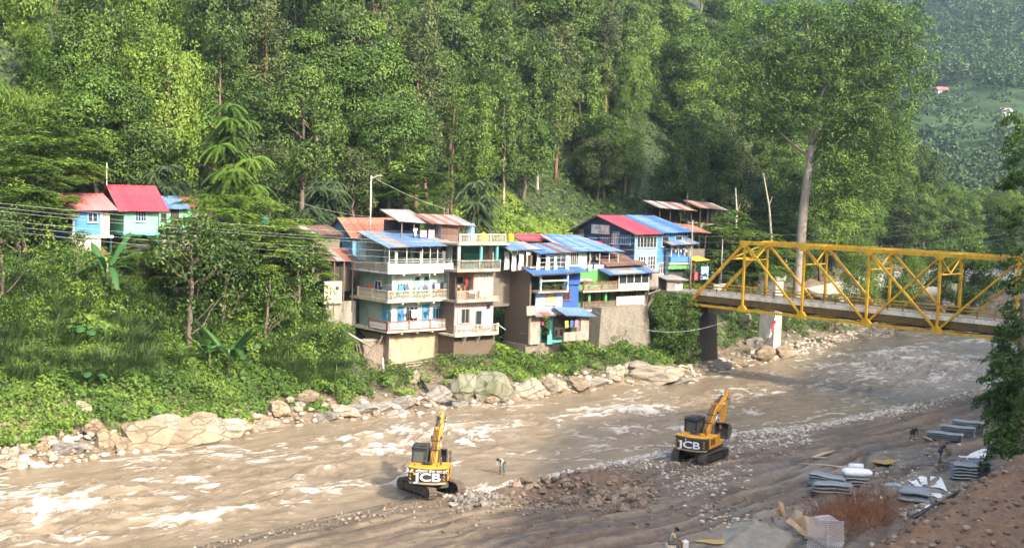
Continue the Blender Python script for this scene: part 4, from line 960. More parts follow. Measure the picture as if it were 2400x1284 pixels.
def railing(root, p0, p1, h, m_='cream', step=.20, post=True, rail=None, name='railing'):
    p0 = Vector(p0); p1 = Vector(p1); Ln = (p1-p0).length; mb = MB()
    mb.beam(p0+Vector((0, 0, h-.05)), p1+Vector((0, 0, h-.05)), .14, .10); mb.beam(p0+Vector((0, 0, .06)), p1+Vector((0, 0, .06)), .15, .12)
    k = max(1, round(Ln/2.4))
    for i in range(k+1):
        q = p0.lerp(p1, i/k); mb.box(q.x-.08, q.x+.08, q.y-.08, q.y+.08, q.z, q.z+h+.06)
    o = mb.build(name, MW[rail or m_], root)
    key = (m_, round(h, 2))
    if key not in BALM:
        b_ = MB(); b_.tube([(0, 0, .11), (0, 0, .11+(h-.2)*.22), (0, 0, .11+(h-.2)*.5), (0, 0, .11+(h-.2)*.8), (0, 0, h-.09)], [.055, .035, .062, .035, .05], 6, False); BALM[key] = b_.mesh('baluster', MW[m_])
    nb = int(Ln/step)
    for i in range(1, nb):
        q = p0.lerp(p1, i/nb); link('baluster', BALM[key], o, q)
    return o
SHM = {}
def roof(root, eL, eR, rR, rL, mats, sheet=.85, name='roof', seed=0, thick=.05):
    """corrugated sheets laid side by side from eave to ridge over battens"""
    g = random.Random(seed+1); eL, eR, rR, rL = map(Vector, (eL, eR, rR, rL)); Ln = (eR-eL).length; n_ = max(2, round(Ln/sheet))
    mb = MB(); nrm_ = (eR-eL).cross(rL-eL).normalized()
    if nrm_.z < 0: nrm_ = -nrm_
    for t in (.04, .5, .96):
        mb.beam(eL.lerp(rL, t)-nrm_*.09, eR.lerp(rR, t)-nrm_*.09, .07, .07)
    mb.beam(eL-nrm_*.06, rL-nrm_*.06, .06, .12); mb.beam(eR-nrm_*.06, rR-nrm_*.06, .06, .12)
    ro = mb.build(name, MW['wood'], root); cache = {}
    for i in range(n_):
        a0, a1 = i/n_-.03/n_, (i+1)/n_+.03/n_; A = eL.lerp(eR, i/n_); mt = g.choice(mats)
        par = ((rR-rL)-(eR-eL)).length < .01
        key = mt if par else (mt, i)
        if key not in cache:
            W_ = 9; V = []; F = []
            B0 = eL.lerp(eR, a0) if not par else Vector((0, 0, 0)); B1 = eL.lerp(eR, a1) if not par else (eR-eL)*(1.06/n_)
            T0 = rL.lerp(rR, a0) if not par else (rL-eL); T1 = rL.lerp(rR, a1) if not par else (rL-eL)+(rR-rL)*(1.06/n_)
            off = Vector((0, 0, 0)) if par else -A
            for k in range(W_+1):
                up = nrm_*(.035 if k % 2 else 0.)
                V.append(B0.lerp(B1, k/W_)+off+up); V.append(T0.lerp(T1, k/W_)+off+up)
            for k in range(W_): F.append((2*k, 2*k+2, 2*k+3, 2*k+1))
            V2 = [v-nrm_*.012 for v in V]; n0 = len(V); F += [tuple(n0+q for q in f)[::-1] for f in list(F)]; V += V2
            me = bpy.data.meshes.new('sheet'); me.from_pydata(V, [], F); me.materials.append(MW[mt]); cache[key] = me
        o = link('sheet', cache[key], ro, A+nrm_*(.004+.012*(i % 2)+g.random()*.01)+(rL-eL).normalized()*g.uniform(-.04, .02))
    return ro
def gable(root, x0, x1, y0, y1, ze, zr, mats, over=.45, seed=0, ridge=.5, wallmat=None):
    """ridge along x; two slopes"""
    ym = y0+(y1-y0)*ridge; sl = (zr-ze)/(ym-y0)
    roof(root, (x0-over, y0-over, ze-over*sl), (x1+over, y0-over, ze-over*sl), (x1+over, ym, zr), (x0-over, ym, zr), mats, seed=seed)
    sl2 = (zr-ze)/(y1-ym); roof(root, (x1+over, y1+over, ze-over*sl2), (x0-over, y1+over, ze-over*sl2), (x0-over, ym, zr), (x1+over, ym, zr), mats, seed=seed+1)
    if wallmat:
        mb = MB()
        for x in (x0, x1): mb.prism([(y0, ze-.05), (y1, ze-.05), (ym, zr-.12)], x-(.1 if x == x1 else 0), x+(.1 if x == x0 else 0), 'x')
        mb.build('gable_wall', MW[wallmat], root)
def planks(root, x0, x1, y, z0, z1, m_, n_, side=False, name='plank', seed=0):
    g = random.Random(seed); out = []
    wd = (x1-x0)/n_; mb = MB(); mb.box(-wd/2+.006, wd/2-.006, -.02, .02, 0, z1-z0); me = mb.mesh(name, MW[m_])
    for i in range(n_):
        q = x0+wd*(i+.5)
        o = link(name, me, root, (y, q, z0) if side else (q, y, z0), (0, 0, math.pi/2 if side else 0)); o.location.x += g.uniform(-.012, .012) if side else 0; o.location.y += 0 if side else g.uniform(-.012, .012)
def cloth_mesh(kind, wd, h, mt, seed=0):
    g = random.Random(seed); nx, nz = 8, 8; V = []; F = []
    for j in range(nz+1):
        t = j/nz
        for i in range(nx+1):
            u = i/nx*2-1; k = 1.
            if kind == 'shirt': k = 1.0 if t < .3 else .58
            elif kind == 'curtain': k = 1-.35*math.sin(min(1, t*1.3)*math.pi)*.7
            elif kind == 'towel': k = 1-.05*t
            elif kind == 'trousers': k = .8+.2*t
            x = u*wd/2*k; z = -h*t*(1 if kind != 'shirt' or t >= .3 or abs(u) < .58 else 1.15)
            V.append((x, .05*math.sin(u*7+seed)*(.3+t)*min(1, wd)+.05*math.sin(t*4+seed*2)*t, z))
    for j in range(nz):
        for i in range(nx):
            if kind == 'trousers' and j >= 3 and i in (3, 4): continue
            a = j*(nx+1)+i; F.append((a, a+1, a+nx+2, a+nx+1))
    me = bpy.data.meshes.new('cloth'); me.from_pydata(V, [], F); me.materials.append(mt); me.polygons.foreach_set('use_smooth', [True]*len(F))
    return me
def cmat(c):
    k = 'cloth_%02d%02d%02d' % tuple(int(v*99) for v in c); return mat(k, c, rough=.9, scale=4, amt=.8)
def hang(fr, x, y, z, kind, wd, h, c, label, cat='clothing', group=None, side=False, name=None, mt=None):
    o = link(name or {'shirt': 'shirt', 'towel': 'towel', 'trousers': 'trousers', 'curtain': 'curtain', 'sheet': 'bed_sheet'}[kind], cloth_mesh(kind, wd, h, mt or cmat(c), int(abs(x*37+z*11)) % 50), None, fr.w(x, y, z), (0, 0, fr.a+(math.pi/2 if side else 0)))
    so_ = o.modifiers.new('cloth_thickness', 'SOLIDIFY'); so_.thickness = .012
    return tag(o, label, cat, group)
def line(name, a, b_, sag, r, label, cat='cable', m_=None, n_=24, group=None):
    a = np.asarray(a, float); b_ = np.asarray(b_, float); P = []
    for i in range(n_+1):
        t = i/n_; p = a+(b_-a)*t; p = p-np.array([0, 0, sag*4*t*(1-t)]); P.append(p)
    return MB().tube(P, r, 5).build(name, m_ or MATS['cable'], None, True, label=label, cat=cat, group=group)
mat('cable', (.42, .42, .40), (.3, .3, .28), rough=.5); mat('cable_dark', (.06, .06, .06), rough=.6)
def pole(px, pyb, pyt, Y, r, label, m_='conc', arm=True, name='utility_pole', extra=2.):
    a = aty(px, pyb, Y); t = aty(px, pyt, Y); root = empty(name, (a[0], a[1], a[2]-extra), label=label, cat='pole'); h = t[2]-a[2]+extra
    MB().tube([(0, 0, 0), (0, 0, h)], [r, r*.7], 8).build('post', MW[m_], root, True)
    if arm:
        MB().beam((-.6, 0, h-.35), (.6, 0, h-.35), .08, .08).box(-.55, -.47, -.04, .04, h-.31, h-.12).box(.47, .55, -.04, .04, h-.31, h-.12).build('cross_arm', MW['tin'], root)
    return root, t

# ---- main mint house with the balconies ---------------------------------
M = Fr(915, 848, 125.); r = M.root('house', 'mint and white three-storey house with balconies and a blue canopy roof', 'house')
box(r, 'foundation', 'found', 0, 7.0, .05, 6.4, -1.2, 2.75)
box(r, 'beam', 'conc', -.05, 7.05, -.02, .3, 2.75, 2.95)
box(r, 'corner_post', 'conc', -.28, -.02, -.08, .25, -1.2, 2.9)
for k, (z, d0) in enumerate([(3.2, -1.1), (6.35, -1.15), (9.38, -1.2)]):
    xl = [-1.25, -1.3, -1.35][k]
    box(r, 'floor_slab', 'cream' if k < 2 else 'white', xl, 7.05, d0, 6.3, z, z+.22)
    for q in (.6, 2.6, 4.6, 6.5): box(r, 'slab_beam', 'cream', q, q+.24, d0+.12, 0, z-.22, z)
for k, (z0, z1) in enumerate([(3.42, 6.35), (6.57, 9.38)]):
    box(r, 'wall', 'mint', 0, 6.95, 0, .18, z0, z1); box(r, 'side_wall', 'mint_dull_shaded', 0, .18, .18, 6.2, z0, z1); box(r, 'side_wall', 'mint_dull_shaded', 6.77, 6.95, -.95, 6.2, z0, z1)
    box(r, 'rear_wall', 'conc', .18, 6.77, 6.0, 6.2, z0, z1)
# lower storey openings
window(r, .75, 0, 4.1, .75, 1.7, 'bluefr', 1, 2, name='door_leaf', glass='bluefr'); window(r, 1.75, 0, 4.15, 1.6, 1.6, 'white', 3, 1); window(r, 3.9, 0, 4.0, .95, 1.9, 'bluefr', 1, 2, name='door_leaf', glass='bluefr'); window(r, 5.3, 0, 4.3, 1.2, 1.35, 'bluefr', 3, 1)
# middle storey openings
window(r, .55, 0, 7.1, 1.5, 1.2, 'white', 4, 1); box(r, 'door', 'green', 2.75, 3.5, -.06, 0, 6.57, 8.5); box(r, 'door', 'green', 4.05, 4.75, -.06, 0, 6.57, 8.5)
window(r, 2.95, 0, 8.62, .5, .28, 'dark', 1, 1, name='vent'); window(r, 4.15, 0, 8.62, .5, .28, 'dark', 1, 1, name='vent'); window(r, 5.15, 0, 7.1, 1.5, 1.25, 'white', 4, 1)
window(r, 0, 3.2, 7.2, 1.2, 1.2, 'white', 2, 2, side=1); window(r, 0, 1.6, 4.2, .9, 1.7, 'bluefr', 1, 2, side=1, name='door_leaf', glass='bluefr')
railing(r, (-1.2, -1.03, 3.42), (7.0, -1.03, 3.42), 1.0, 'white', .19, rail='redp'); railing(r, (-1.2, -1.03, 3.42), (-1.2, 2.4, 3.42), 1.0, 'white', .19, rail='redp')
railing(r, (-1.25, -1.08, 6.57), (7.0, -1.08, 6.57), 1.05, 'cream', .19); railing(r, (-1.25, -1.08, 6.57), (-1.25, 4.6, 6.57), 1.05, 'cream', .19)
box(r, 'parapet', 'white', -1.35, 7.05, -1.2, -1.05, 9.6, 10.42); railing(r, (-1.3, -1.0, 9.6), (-1.3, 5.4, 9.6), .95, 'conc', .2)
# open top floor: columns, back room, pipes, tin canopy
for x in (-1.2, 1.0, 3.0, 5.0, 6.9): MB().tube([(x, -1.1, 10.42), (x, -1.1, 12.25)], .05, 6).build('canopy_post', MW['white'], r)
for x in (-.3, 2.9, 5.9): box(r, 'column', 'white', x, x+.26, -.95, -.7, 9.6, 11.7)
for x in (0, 3.4, 6.6): box(r, 'column', 'mint_dull_shaded', x, x+.3, 1.4, 1.7, 9.6, 12.7)
box(r, 'rear_wall', 'mint_dull_shaded', -1.2, 6.9, 4.2, 4.4, 9.6, 13.2); box(r, 'side_wall', 'mint_dull_shaded', 6.75, 6.93, -.9, 4.2, 9.6, 12.3); box(r, 'counter', 'tealp', .5, 6.2, 2.6, 3.2, 9.6, 10.6)
for z in (10.62, 10.86): MB().tube([(-1.2, -1.1, z), (6.9, -1.1, z)], .028, 6).build('hand_rail', MW['white'], r)
MB().tube([(3.95, -1.2, 8.9), (3.95, -1.2, 12.2)], .04, 6).build('drain_pipe', MW['white'], r)
roof(r, (-1.7, -1.75, 12.12), (7.25, -1.75, 12.32), (7.25, 4.4, 13.75), (-1.7, 4.4, 13.55), ['rblue', 'rblue', 'rblue', 'tin'], seed=3)
# laundry
cols = [(-.9, 7.55, 'shirt', .55, .6, (.04, .04, .05), 'black shirt at the left corner of the middle balcony'), (.0, 7.75, 'towel', .5, .55, (.72, .72, .70), 'white cloth near the left end of the middle balcony line'), (.75, 7.8, 'towel', .62, .75, (.06, .45, .62), 'turquoise towel on the middle balcony line'), (1.45, 7.8, 'shirt', .6, .75, (.12, .14, .2), 'dark shirt right of the turquoise towel'), (2.1, 7.85, 'shirt', .55, .7, (.68, .6, .58), 'pale shirt on the middle balcony line'), (2.75, 7.85, 'shirt', .5, .7, (.55, .45, .45), 'greyish pink shirt on the middle balcony line'), (3.35, 7.85, 'towel', .5, .8, (.16, .36, .66), 'blue towel in front of the left green door'), (3.9, 7.85, 'shirt', .45, .7, (.35, .1, .14), 'dark red shirt between the two green doors'), (4.45, 7.9, 'towel', .6, .6, (.22, .42, .75), 'light blue cloth before the right green door'), (5.0, 7.9, 'shirt', .4, .8, (.05, .06, .12), 'navy shirt right of the green doors'), (5.5, 7.95, 'towel', .7, .85, (.80, .79, .76), 'large white towel on the middle balcony line'), (6.05, 7.95, 'shirt', .45, .8, (.1, .1, .2), 'dark shirt beside the large white towel'), (6.55, 7.95, 'towel', .5, .5, (.75, .75, .74), 'white cloth at the right end of the middle balcony')]
for (x, z, k, wd, h, c, lab) in cols: hang(M, x, -.55, z+.25, k, wd, h, c, lab, group='laundry on the middle balcony')
hang(M, -1.22, 2.6, 8.1, 'towel', .6, .6, (.62, .10, .04), 'orange-red cloth on the side of the middle balcony', side=True); hang(M, -1.22, 1.2, 8.0, 'trousers', .5, .8, (.03, .04, .08), 'dark trousers on the side of the middle balcony', side=True); hang(M, -1.22, .3, 8.0, 'shirt', .6, .7, (.06, .06, .12), 'navy shirt at the corner of the middle balcony', side=True)
hang(M, 5.2, -1.2, 7.6, 'towel', .5, .3, (.66, .14, .04), 'orange cloth over the middle balcony rail')
for (x, k, wd, h, c, lab) in [(-.2, 'shirt', .6, .7, (.7, .7, .68), 'white shirt on the lower balcony by the blue door'), (.95, 'trousers', .45, .8, (.06, .12, .35), 'blue trousers on the lower balcony'), (1.75, 'trousers', .5, 1., (.05, .05, .05), 'black trousers on the lower balcony'), (2.5, 'towel', .7, .9, (.72, .72, .70), 'white towel on the lower balcony'), (3.1, 'shirt', .6, .8, (.6, .6, .58), 'grey-white shirt on the lower balcony'), (4.35, 'shirt', .5, .7, (.12, .11, .12), 'charcoal shirt before the right blue door')]: hang(M, x, -.6, 5.5, k, wd, h, c, lab, group='laundry on the lower balcony')
line('clothes_line', M.w(-1.2, -.55, 8.2), M.w(6.9, -.55, 8.3), .12, .012, 'clothes line along the middle balcony', 'rope'); line('clothes_line', M.w(-1., -.6, 5.55), M.w(6.5, -.6, 5.6), .1, .012, 'clothes line along the lower balcony', 'rope')
# stone plinth, stairs and rubbish yard left of the main house
Fp = Fr(853, 836, 124.); r = Fp.root('stone_wall', 'mossy low stone wall between the staircase and the concrete foundation', 'wall'); box(r, 'masonry', 'stone', 0, 3.0, 0, .9, -1.6, 1.6, .08); box(r, 'coping', 'conc', -.1, 3.1, -.1, 1.0, 1.6, 1.75)
Fs = Fr(822, 838, 124.); r = Fs.root('stone_staircase', 'rough stone steps climbing left of the mint house', 'staircase')
for k in range(9): box(r, 'step', 'cream' if k % 2 else 'conc', -.1*k, 1.5-.1*k, .38*k, .38*k+.5, -.8, .24*k, .03)
Fw = Fr(772, 735, 126.); r = Fw.root('retaining_wall', 'stained concrete retaining wall above the stone steps', 'wall'); box(r, 'panel', 'conc', -.2, 3.6, .4, .9, -3.2, 1.2, .05); box(r, 'panel', 'cream', -.6, 1.6, .1, .5, 1.0, 3.4, .04); box(r, 'opening_shade', 'room_shade', .75, 1.15, .07, .13, 2.5, 2.85)  # small dark panel paints the shade inside a wall hole
MB().tube([M.w(-6.6, 1.2, 4.3), M.w(-3.2, -1.2, 1.9)], .11, 8).build('fallen_pole', MW['tin'], None, True, label='grey metal pole leaning against the wall by the steps', cat='pole')
for k, (a, b_) in enumerate([((-4.6, -1.4, .2), (-4.7, -.6, 2.2)), ((-4.2, -1.4, .2), (-4.4, -.6, 2.3)), ((-3.6, -1.4, .3), (-3.9, -.6, 2.2)), ((-1.7, -.6, 2.4), (-3.3, -.9, 1.2)), ((-1.5, -.6, 2.9), (-3.0, -1.1, .8))]):
    MB().tube([M.w(*a), M.w(*b_)], .05, 6).build('timber_prop', MW['wood'], None, label=['first', 'second', 'third', 'fourth', 'fifth'][k]+' thin timber pole beside the stone steps', cat='pole', group='timber poles by the steps')
MB().tube([M.w(-2.6, -2.4, .9), M.w(-2.5, -2.6, -1.5)], .11, 8).build('drain_pipe', MW['tin'], None, True, label='short upright pipe below the stone wall', cat='pipe')
ld = empty('ladder', M.w(1.0, -1.1, -.55), M.a, 'bamboo ladder lying below the concrete foundation', 'ladder')
for y in (0, .45): MB().tube([(0, y, .1+y*.5), (5.2, y, .25+y*.5)], .035, 5).build('rail', MW['cream'], ld)
for k in range(9): MB().tube([(.4+.55*k, 0, .12), (.4+.55*k, .45, .35)], .025, 5).build('rung', MW['cream'], ld)
# ---- blue timber house with the rust roof, behind --------------------------
Bt = Fr(826, 625, 133.); r = Bt.root('house', 'blue timber house with a rust-red tin roof behind the mint house', 'house')
x1 = Bt.X(985, 560); box(r, 'wall', 'bluew', 0, x1, 0, .15, 0, 3.6); box(r, 'side_wall', 'bluew', 0, .15, .15, 5.2, 0, 3.6); box(r, 'rear_wall', 'bluew', .15, x1, 5.05, 5.2, 0, 3.6); box(r, 'base', 'brick', -.1, x1, -.05, 5.2, -4, 0)
planks(r, .05, 5.1, -.03, .05, 3.5, 'bluew', 14, side=True); window(r, -.03, 3.0, 1.6, .7, 1.0, 'dark', 1, 2, side=1)
gable(r, 0, x1-.3, 0, 5.2, 3.55, 5.4, ['rrust'], .5, 11, wallmat='bluew')
# ---- grey tin shack and roof terrace ---------------------------------------
K = Fr(1063, 855, 127.); r = K.root('house', 'narrow tall house with pink lower storey, block wall and terrace', 'house')
box(r, 'foundation', 'brick', -.05, 5.6, 0, 5.5, -2.2, 3.2); box(r, 'rock_footing', 'stone', -.3, 5.9, .2, 5.7, -2.4, .3)
for z, d0 in ((3.1, -.9), (6.75, -.95), (10.0, -.95), (12.85, -1.0)): box(r, 'floor_slab', 'conc' if z > 4 else 'cream', -.55, 5.35, d0, 5.4, z, z+.2)
for x in (1.0, 2.9): MB().prism([(-.8, 3.1), (0, 3.1), (0, 2.1)], x, x+.16, 'x').build('bracket', MW['cream'], r)
box(r, 'wall', 'pink', 0, 5.25, 0, .18, 3.3, 6.75); box(r, 'side_wall', 'brick', 0, .18, .18, 5.3, 3.3, 6.75); box(r, 'side_wall', 'conc', 5.07, 5.25, .18, 5.3, 3.3, 12.85)
window(r, .8, 0, 4.4, 1.1, 1.6, 'conc', 2, 1); box(r, 'shutter', 'cream', .3, .74, -.14, -.02, 4.4, 6.0); box(r, 'shutter', 'cream', 1.98, 2.45, -.14, -.02, 4.4, 6.0); window(r, 2.75, 0, 3.75, .9, 2.0, 'mint_dull_shaded', 1, 1, name='door_leaf'); window(r, 4.3, 0, 6.0, .4, .3, 'dark', 1, 1, name='vent')
railing(r, (-.45, -.82, 3.3), (5.3, -.82, 3.3), 1.0, 'cream', .2); MB().tube([(5.3, -.8, 4.2), (6.1, -1.2, 3.6)], .05, 6).build('drain_spout', MW['white'], r, True)
# middle storey: peach recess and block wall
box(r, 'wall', 'peach', 0, 2.5, 1.2, 1.35, 6.95, 10.0); box(r, 'side_wall', 'dark', 0, .15, .1, 1.2, 6.95, 10.0); box(r, 'side_wall', 'peach', 2.42, 2.55, 0, 1.2, 6.95, 10.0); window(r, .7, 1.2, 8.6, 1.1, .7, 'dark', 2, 1)
bw = box(r, 'block_wall', 'conc', 2.55, 5.2, .06, .2, 6.95, 10.0); bm_ = MB().box(0, .40, -.06, .05, 0, .20).mesh('block', MW['block'], bevel=.012)
for j in range(14):
    for i in range(6): link('block', bm_, bw, (2.57+.43*i+(.0 if j % 2 else .0), .05+.012*math.sin(i*7+j*3), 6.97+.215*j))
railing(r, (-.45, -.85, 6.95), (2.6, -.85, 6.95), 1.05, 'conc', .2); box(r, 'parapet', 'conc', 2.75, 5.3, -.93, -.8, 6.95, 7.35)
hang(K, 1.9, .5, 9.2, 'shirt', .5, .9, (.55, .05, .05), 'red shirt hanging before the peach wall'); hang(K, 2.2, .45, 9.3, 'trousers', .5, 1.2, (.03, .05, .08), 'dark trousers beside the red shirt'); hang(K, 1.3, .6, 8.6, 'towel', .5, .4, (.05, .05, .05), 'black cloth on the peach wall line'); hang(K, .5, .6, 8.6, 'towel', .4, .4, (.06, .05, .05), 'black cap-like cloth at the left of the peach wall'); hang(K, 1.6, -.95, 8.05, 'towel', 1.0, .35, (.7, .7, .68), 'white cloth over the block house balcony rail')
# third storey
box(r, 'wall', 'tealp', 2.5, 5.2, 2.2, 2.35, 10.2, 12.85); box(r, 'wall', 'room_shade', 0, 2.5, 2.4, 2.5, 10.2, 12.85)
for x in (-.3, 2.7, 4.9): box(r, 'column', 'mint' if x < 0 else 'turq', x, x+.24, -.75, -.5, 10.2, 12.85)
railing(r, (-.45, -.85, 10.2), (5.3, -.85, 10.2), 1.05, 'conc', .2)
railing(r, (-.3, -.9, 13.05), (5.9, -.9, 13.05), 1.0, 'cream', .21); box(r, 'terrace_slab', 'conc', 5.35, 6.6, -1.0, 3.5, 12.85, 13.05)
Tn = Fr(1045, 575, 130.); r = Tn.root('shack', 'rusty corrugated shack with a patched grey tin roof on the terrace', 'shack')
planks(r, -.6, 1.6, 0, -.6, 2.3, 'rbrown', 8); planks(r, 0, 3.2, -.6, -.6, 2.2, 'tin', 10, side=True)
for x in (1.8, 2.3, 2.8, 3.4): box(r, 'post', 'wood', x, x+.08, .0, .08, -.6, 2.2)
box(r, 'rear_wall', 'dark', -.6, 4.0, 3.0, 3.1, -.6, 2.6); box(r, 'floor', 'conc', -.7, 4.1, -.1, 3.2, -.8, -.6)
box(r, 'cabin_wall', 'sky', 3.3, 4.2, .4, .5, -.6, 2.4); roof(r, (-2.2, -.5, 2.35), (3.6, -.7, 2.1), (3.6, 3.4, 3.2), (-2.2, 3.4, 3.3), ['tin', 'tin', 'tin', 'rrust'], seed=8)
roof(r, (-5.6, .8, 2.5), (-1.8, .6, 2.3), (-1.8, 4.6, 3.7), (-5.6, 4.6, 3.7), ['tin'], seed=9)
for x in (-5.2, -3.6, -2.0): box(r, 'post', 'wood', x, x+.1, 1.0, 1.1, -1.2, 2.4)
box(r, 'rear_wall', 'dark', -5.4, -.7, 4.0, 4.1, -2.0, 2.6)
hang(Tn, -2.6, .6, 1.6, 'towel', .9, .8, (.62, .35, .42), 'pink cloth hanging under the grey tin roof'); hang(Tn, -1.6, .5, 1.7, 'sheet', .8, 1.2, (.65, .40, .45), 'rose sheet beside the rusty shack', 'bed sheet'); hang(Tn, -3.6, .7, 1.8, 'shirt', .6, .8, (.7, .7, .68), 'white shirt under the grey tin roof')
def tank(P, rr, h, m_, label, name='water_tank'):
    root = empty(name, P, label=label, cat='water tank'); mb = MB(); prof = [(.0, .86), (.06, 1.0), (.22, 1.0), (.25, .95), (.28, 1.0), (.48, 1.0), (.51, .95), (.54, 1.0), (.74, 1.0), (.80, .97), (.93, .62), (.94, .36), (1.0, .36)]
    mb.tube([(0, 0, t*h) for t, _ in prof], [q*rr for _, q in prof], 18); mb.build('shell', MW[m_], root, True); MB().tube([(0, 0, h*.97), (0, 0, h*1.05)], rr*.4, 14).build('lid', MW[m_], root, True); return root
tank(K.w(4.3, .9, 13.05), .52, 1.05, 'yplast', 'large yellow water tank on the terrace'); tank(aty(1197, 566, 131), .34, .85, 'yplast', 'smaller yellow water drum beside the terrace'); tank(aty(1383, 530, 154), .5, .9, 'gplast', 'green tub behind the navy house'); tank(aty(618, 530, 122), .48, .95, 'tplast', 'teal water tank among the trees')
# ---- brown sheds left ------------------------------------------------------
Sh = Fr(775, 640, 127.); r = Sh.root('shed', 'dark brown timber shed with rusty tin roofs left of the mint house', 'shed')
box(r, 'wall', 'dark', 0, 2.6, .2, .35, -2, 1.6); box(r, 'wall', 'wood', -1.0, 2.4, 2.2, 2.35, -1, 4.2); planks(r, -.9, 2.3, 2.15, 2.0, 4.0, 'wood', 10)
for x in (.1, 1.3, 2.4): box(r, 'post', 'wood', x, x+.12, -.5, -.38, -4.2, 1.2)
roof(r, (-.6, -.7, 1.3), (3.1, -.7, 1.3), (3.1, 2.2, 2.5), (-.6, 2.2, 2.5), ['rbrown', 'tin', 'rrust'], seed=21); roof(r, (-2.6, 1.4, 4.0), (2.4, 1.4, 4.0), (2.4, 4.6, 4.9), (-2.6, 4.6, 4.9), ['rbrown', 'rbrown', 'tin'], seed=22)
# ---- house of the white curtains --------------------------------------------
T = Fr(1240, 808, 131.); r = T.root('house', 'narrow blue and grey house with white curtains and a planted balcony', 'house')
box(r, 'footing', 'stone', -.2, 5.0, .3, 4.4, -3.2, .0, .06); box(r, 'side_wall', 'brick', -.15, .1, 0, 4.2, 0, 8.0); box(r, 'rear_wall', 'brick', .1, 5.0, 4.0, 4.2, 0, 8)
box(r, 'corner_wall', 'conc', .1, 1.55, 0, .15, 0, 3.3); box(r, 'wall', 'turq', 3.0, 4.9, 0, .15, 0, 3.3); box(r, 'low_wall', 'turq', 2.6, 3.7, -.12, -.01, -.1, 1.0); box(r, 'room_wall', 'tealp', 1.55, 3.0, 1.4, 1.5, 0, 3.3); box(r, 'ceiling', 'conc', 0, 4.9, .0, 4.0, 3.25, 3.4)
hang(T, 2.1, .25, 2.75, 'shirt', .55, .7, (.55, .10, .18), 'crimson shirt in the turquoise doorway'); window(r, 0, 1.4, 1.2, .8, 1.1, 'conc', 1, 1, side=1)
roof(r, (.2, -.9, 3.2), (4.9, -.9, 3.3), (4.9, .1, 3.65), (.2, .1, 3.6), ['tin', 'tin', 'rrust'], seed=31)
box(r, 'wall', 'pale', 1.7, 4.7, -.05, .12, 3.6, 5.9); box(r, 'wall', 'pale', .75, 1.7, -.02, .12, 3.6, 5.9); window(r, 2.2, -.05, 4.3, 1.5, 1.3, 'cream', 2, 1, glass='yel'); hang(T, -.1, -.35, 4.35, 'towel', 1.5, 1.1, (.34, .31, .27), 'grey tarpaulin draped at the corner of the curtained house', 'tarpaulin', name='tarpaulin'); 
box(r, 'floor_slab', 'conc', .3, 4.85, -.9, 4.0, 5.75, 5.95); box(r, 'balcony_rail', 'mint_dull_shaded', .6, 4.85, -.85, -.75, 7.0, 7.2); box(r, 'wall', 'dark', .1, 4.8, 1.2, 1.3, 5.95, 8.6)
for x in (.65, 4.65): box(r, 'column', 'pale', x, x+.2, -.85, -.65, 5.95, 7.9)
gg = np.random.default_rng(88); Lv = Leaves(); clumps(Lv, gg, [np.array([x, -.85+gg.normal()*.12, 6.25+gg.random()*.5]) for x in np.linspace(.8, 4.7, 12)], [.32]*12, 330, .16, tbase=.6); link('balcony_plants', Lv.mesh('balcony_plants', LEAF['olive']), r)['kind'] = 'stuff'
roof(r, (-1.0, -1.6, 7.85), (4.6, -1.6, 7.95), (4.6, .2, 8.6), (-1.0, .2, 8.5), ['rbluev'], seed=33, name='awning'); roof(r, (4.5, -1.3, 8.0), (7.4, -1.3, 8.05), (7.4, .3, 8.5), (4.5, .3, 8.45), ['rbluev', 'rblue'], seed=34, name='awning')
box(r, 'side_wall', 'wood', -3.4, -.1, 3.4, 3.6, 4.0, 8.0); box(r, 'side_wall', 'brick', -.15, .1, 0, 3.6, 8.0, 9.9); box(r, 'floor_slab', 'conc', -.6, 4.8, -.4, 4.2, 8.5, 8.65); box(r, 'rear_wall', 'room_shade', .1, 4.7, 2.4, 2.5, 8.65, 10.6)
for x in (.5, 1.7, 2.9, 3.9, 4.6): MB().tube([(x, -.45, 8.5), (x, -.45, 10.4)], .04, 6).build('post', MW['white'], r)
for z in (9.1, 9.6): MB().tube([(.4, -.45, z), (4.6, -.45, z)], .025, 5).build('hand_rail', MW['white'], r)
roof(r, (.2, -1.2, 10.1), (5.6, -1.2, 10.25), (5.6, 2.6, 11.1), (.2, 2.6, 11.0), ['rblue', 'rblue', 'rbluev', 'rbrown'], seed=35); roof(r, (-2.6, .6, 10.4), (1.4, -.2, 10.5), (1.4, 3.2, 11.2), (-2.6, 3.2, 11.2), ['rblue', 'tin'], seed=36)
box(r, 'side_wall', 'tealp', -3.6, -.3, 3.2, 3.4, 8.0, 11.0)
for k, (x, y, wd, h) in enumerate([(-1.9, 2.0, .8, 2.1), (-1.25, 1.5, .8, 2.2), (-.6, 1.0, .9, 2.1), (0, .5, .8, 2.3), (.55, -.5, .6, 2.0), (1.9, -.55, .7, 2.3), (3.0, -.55, .5, 2.2), (4.75, -.6, .55, 2.1)]):
    hang(T, x, y, 10.25, 'curtain', wd, h, None, ORD[k]+' white curtain from the left on the upper veranda', 'curtain', 'white curtains of the upper veranda', mt=MW['sheet'])
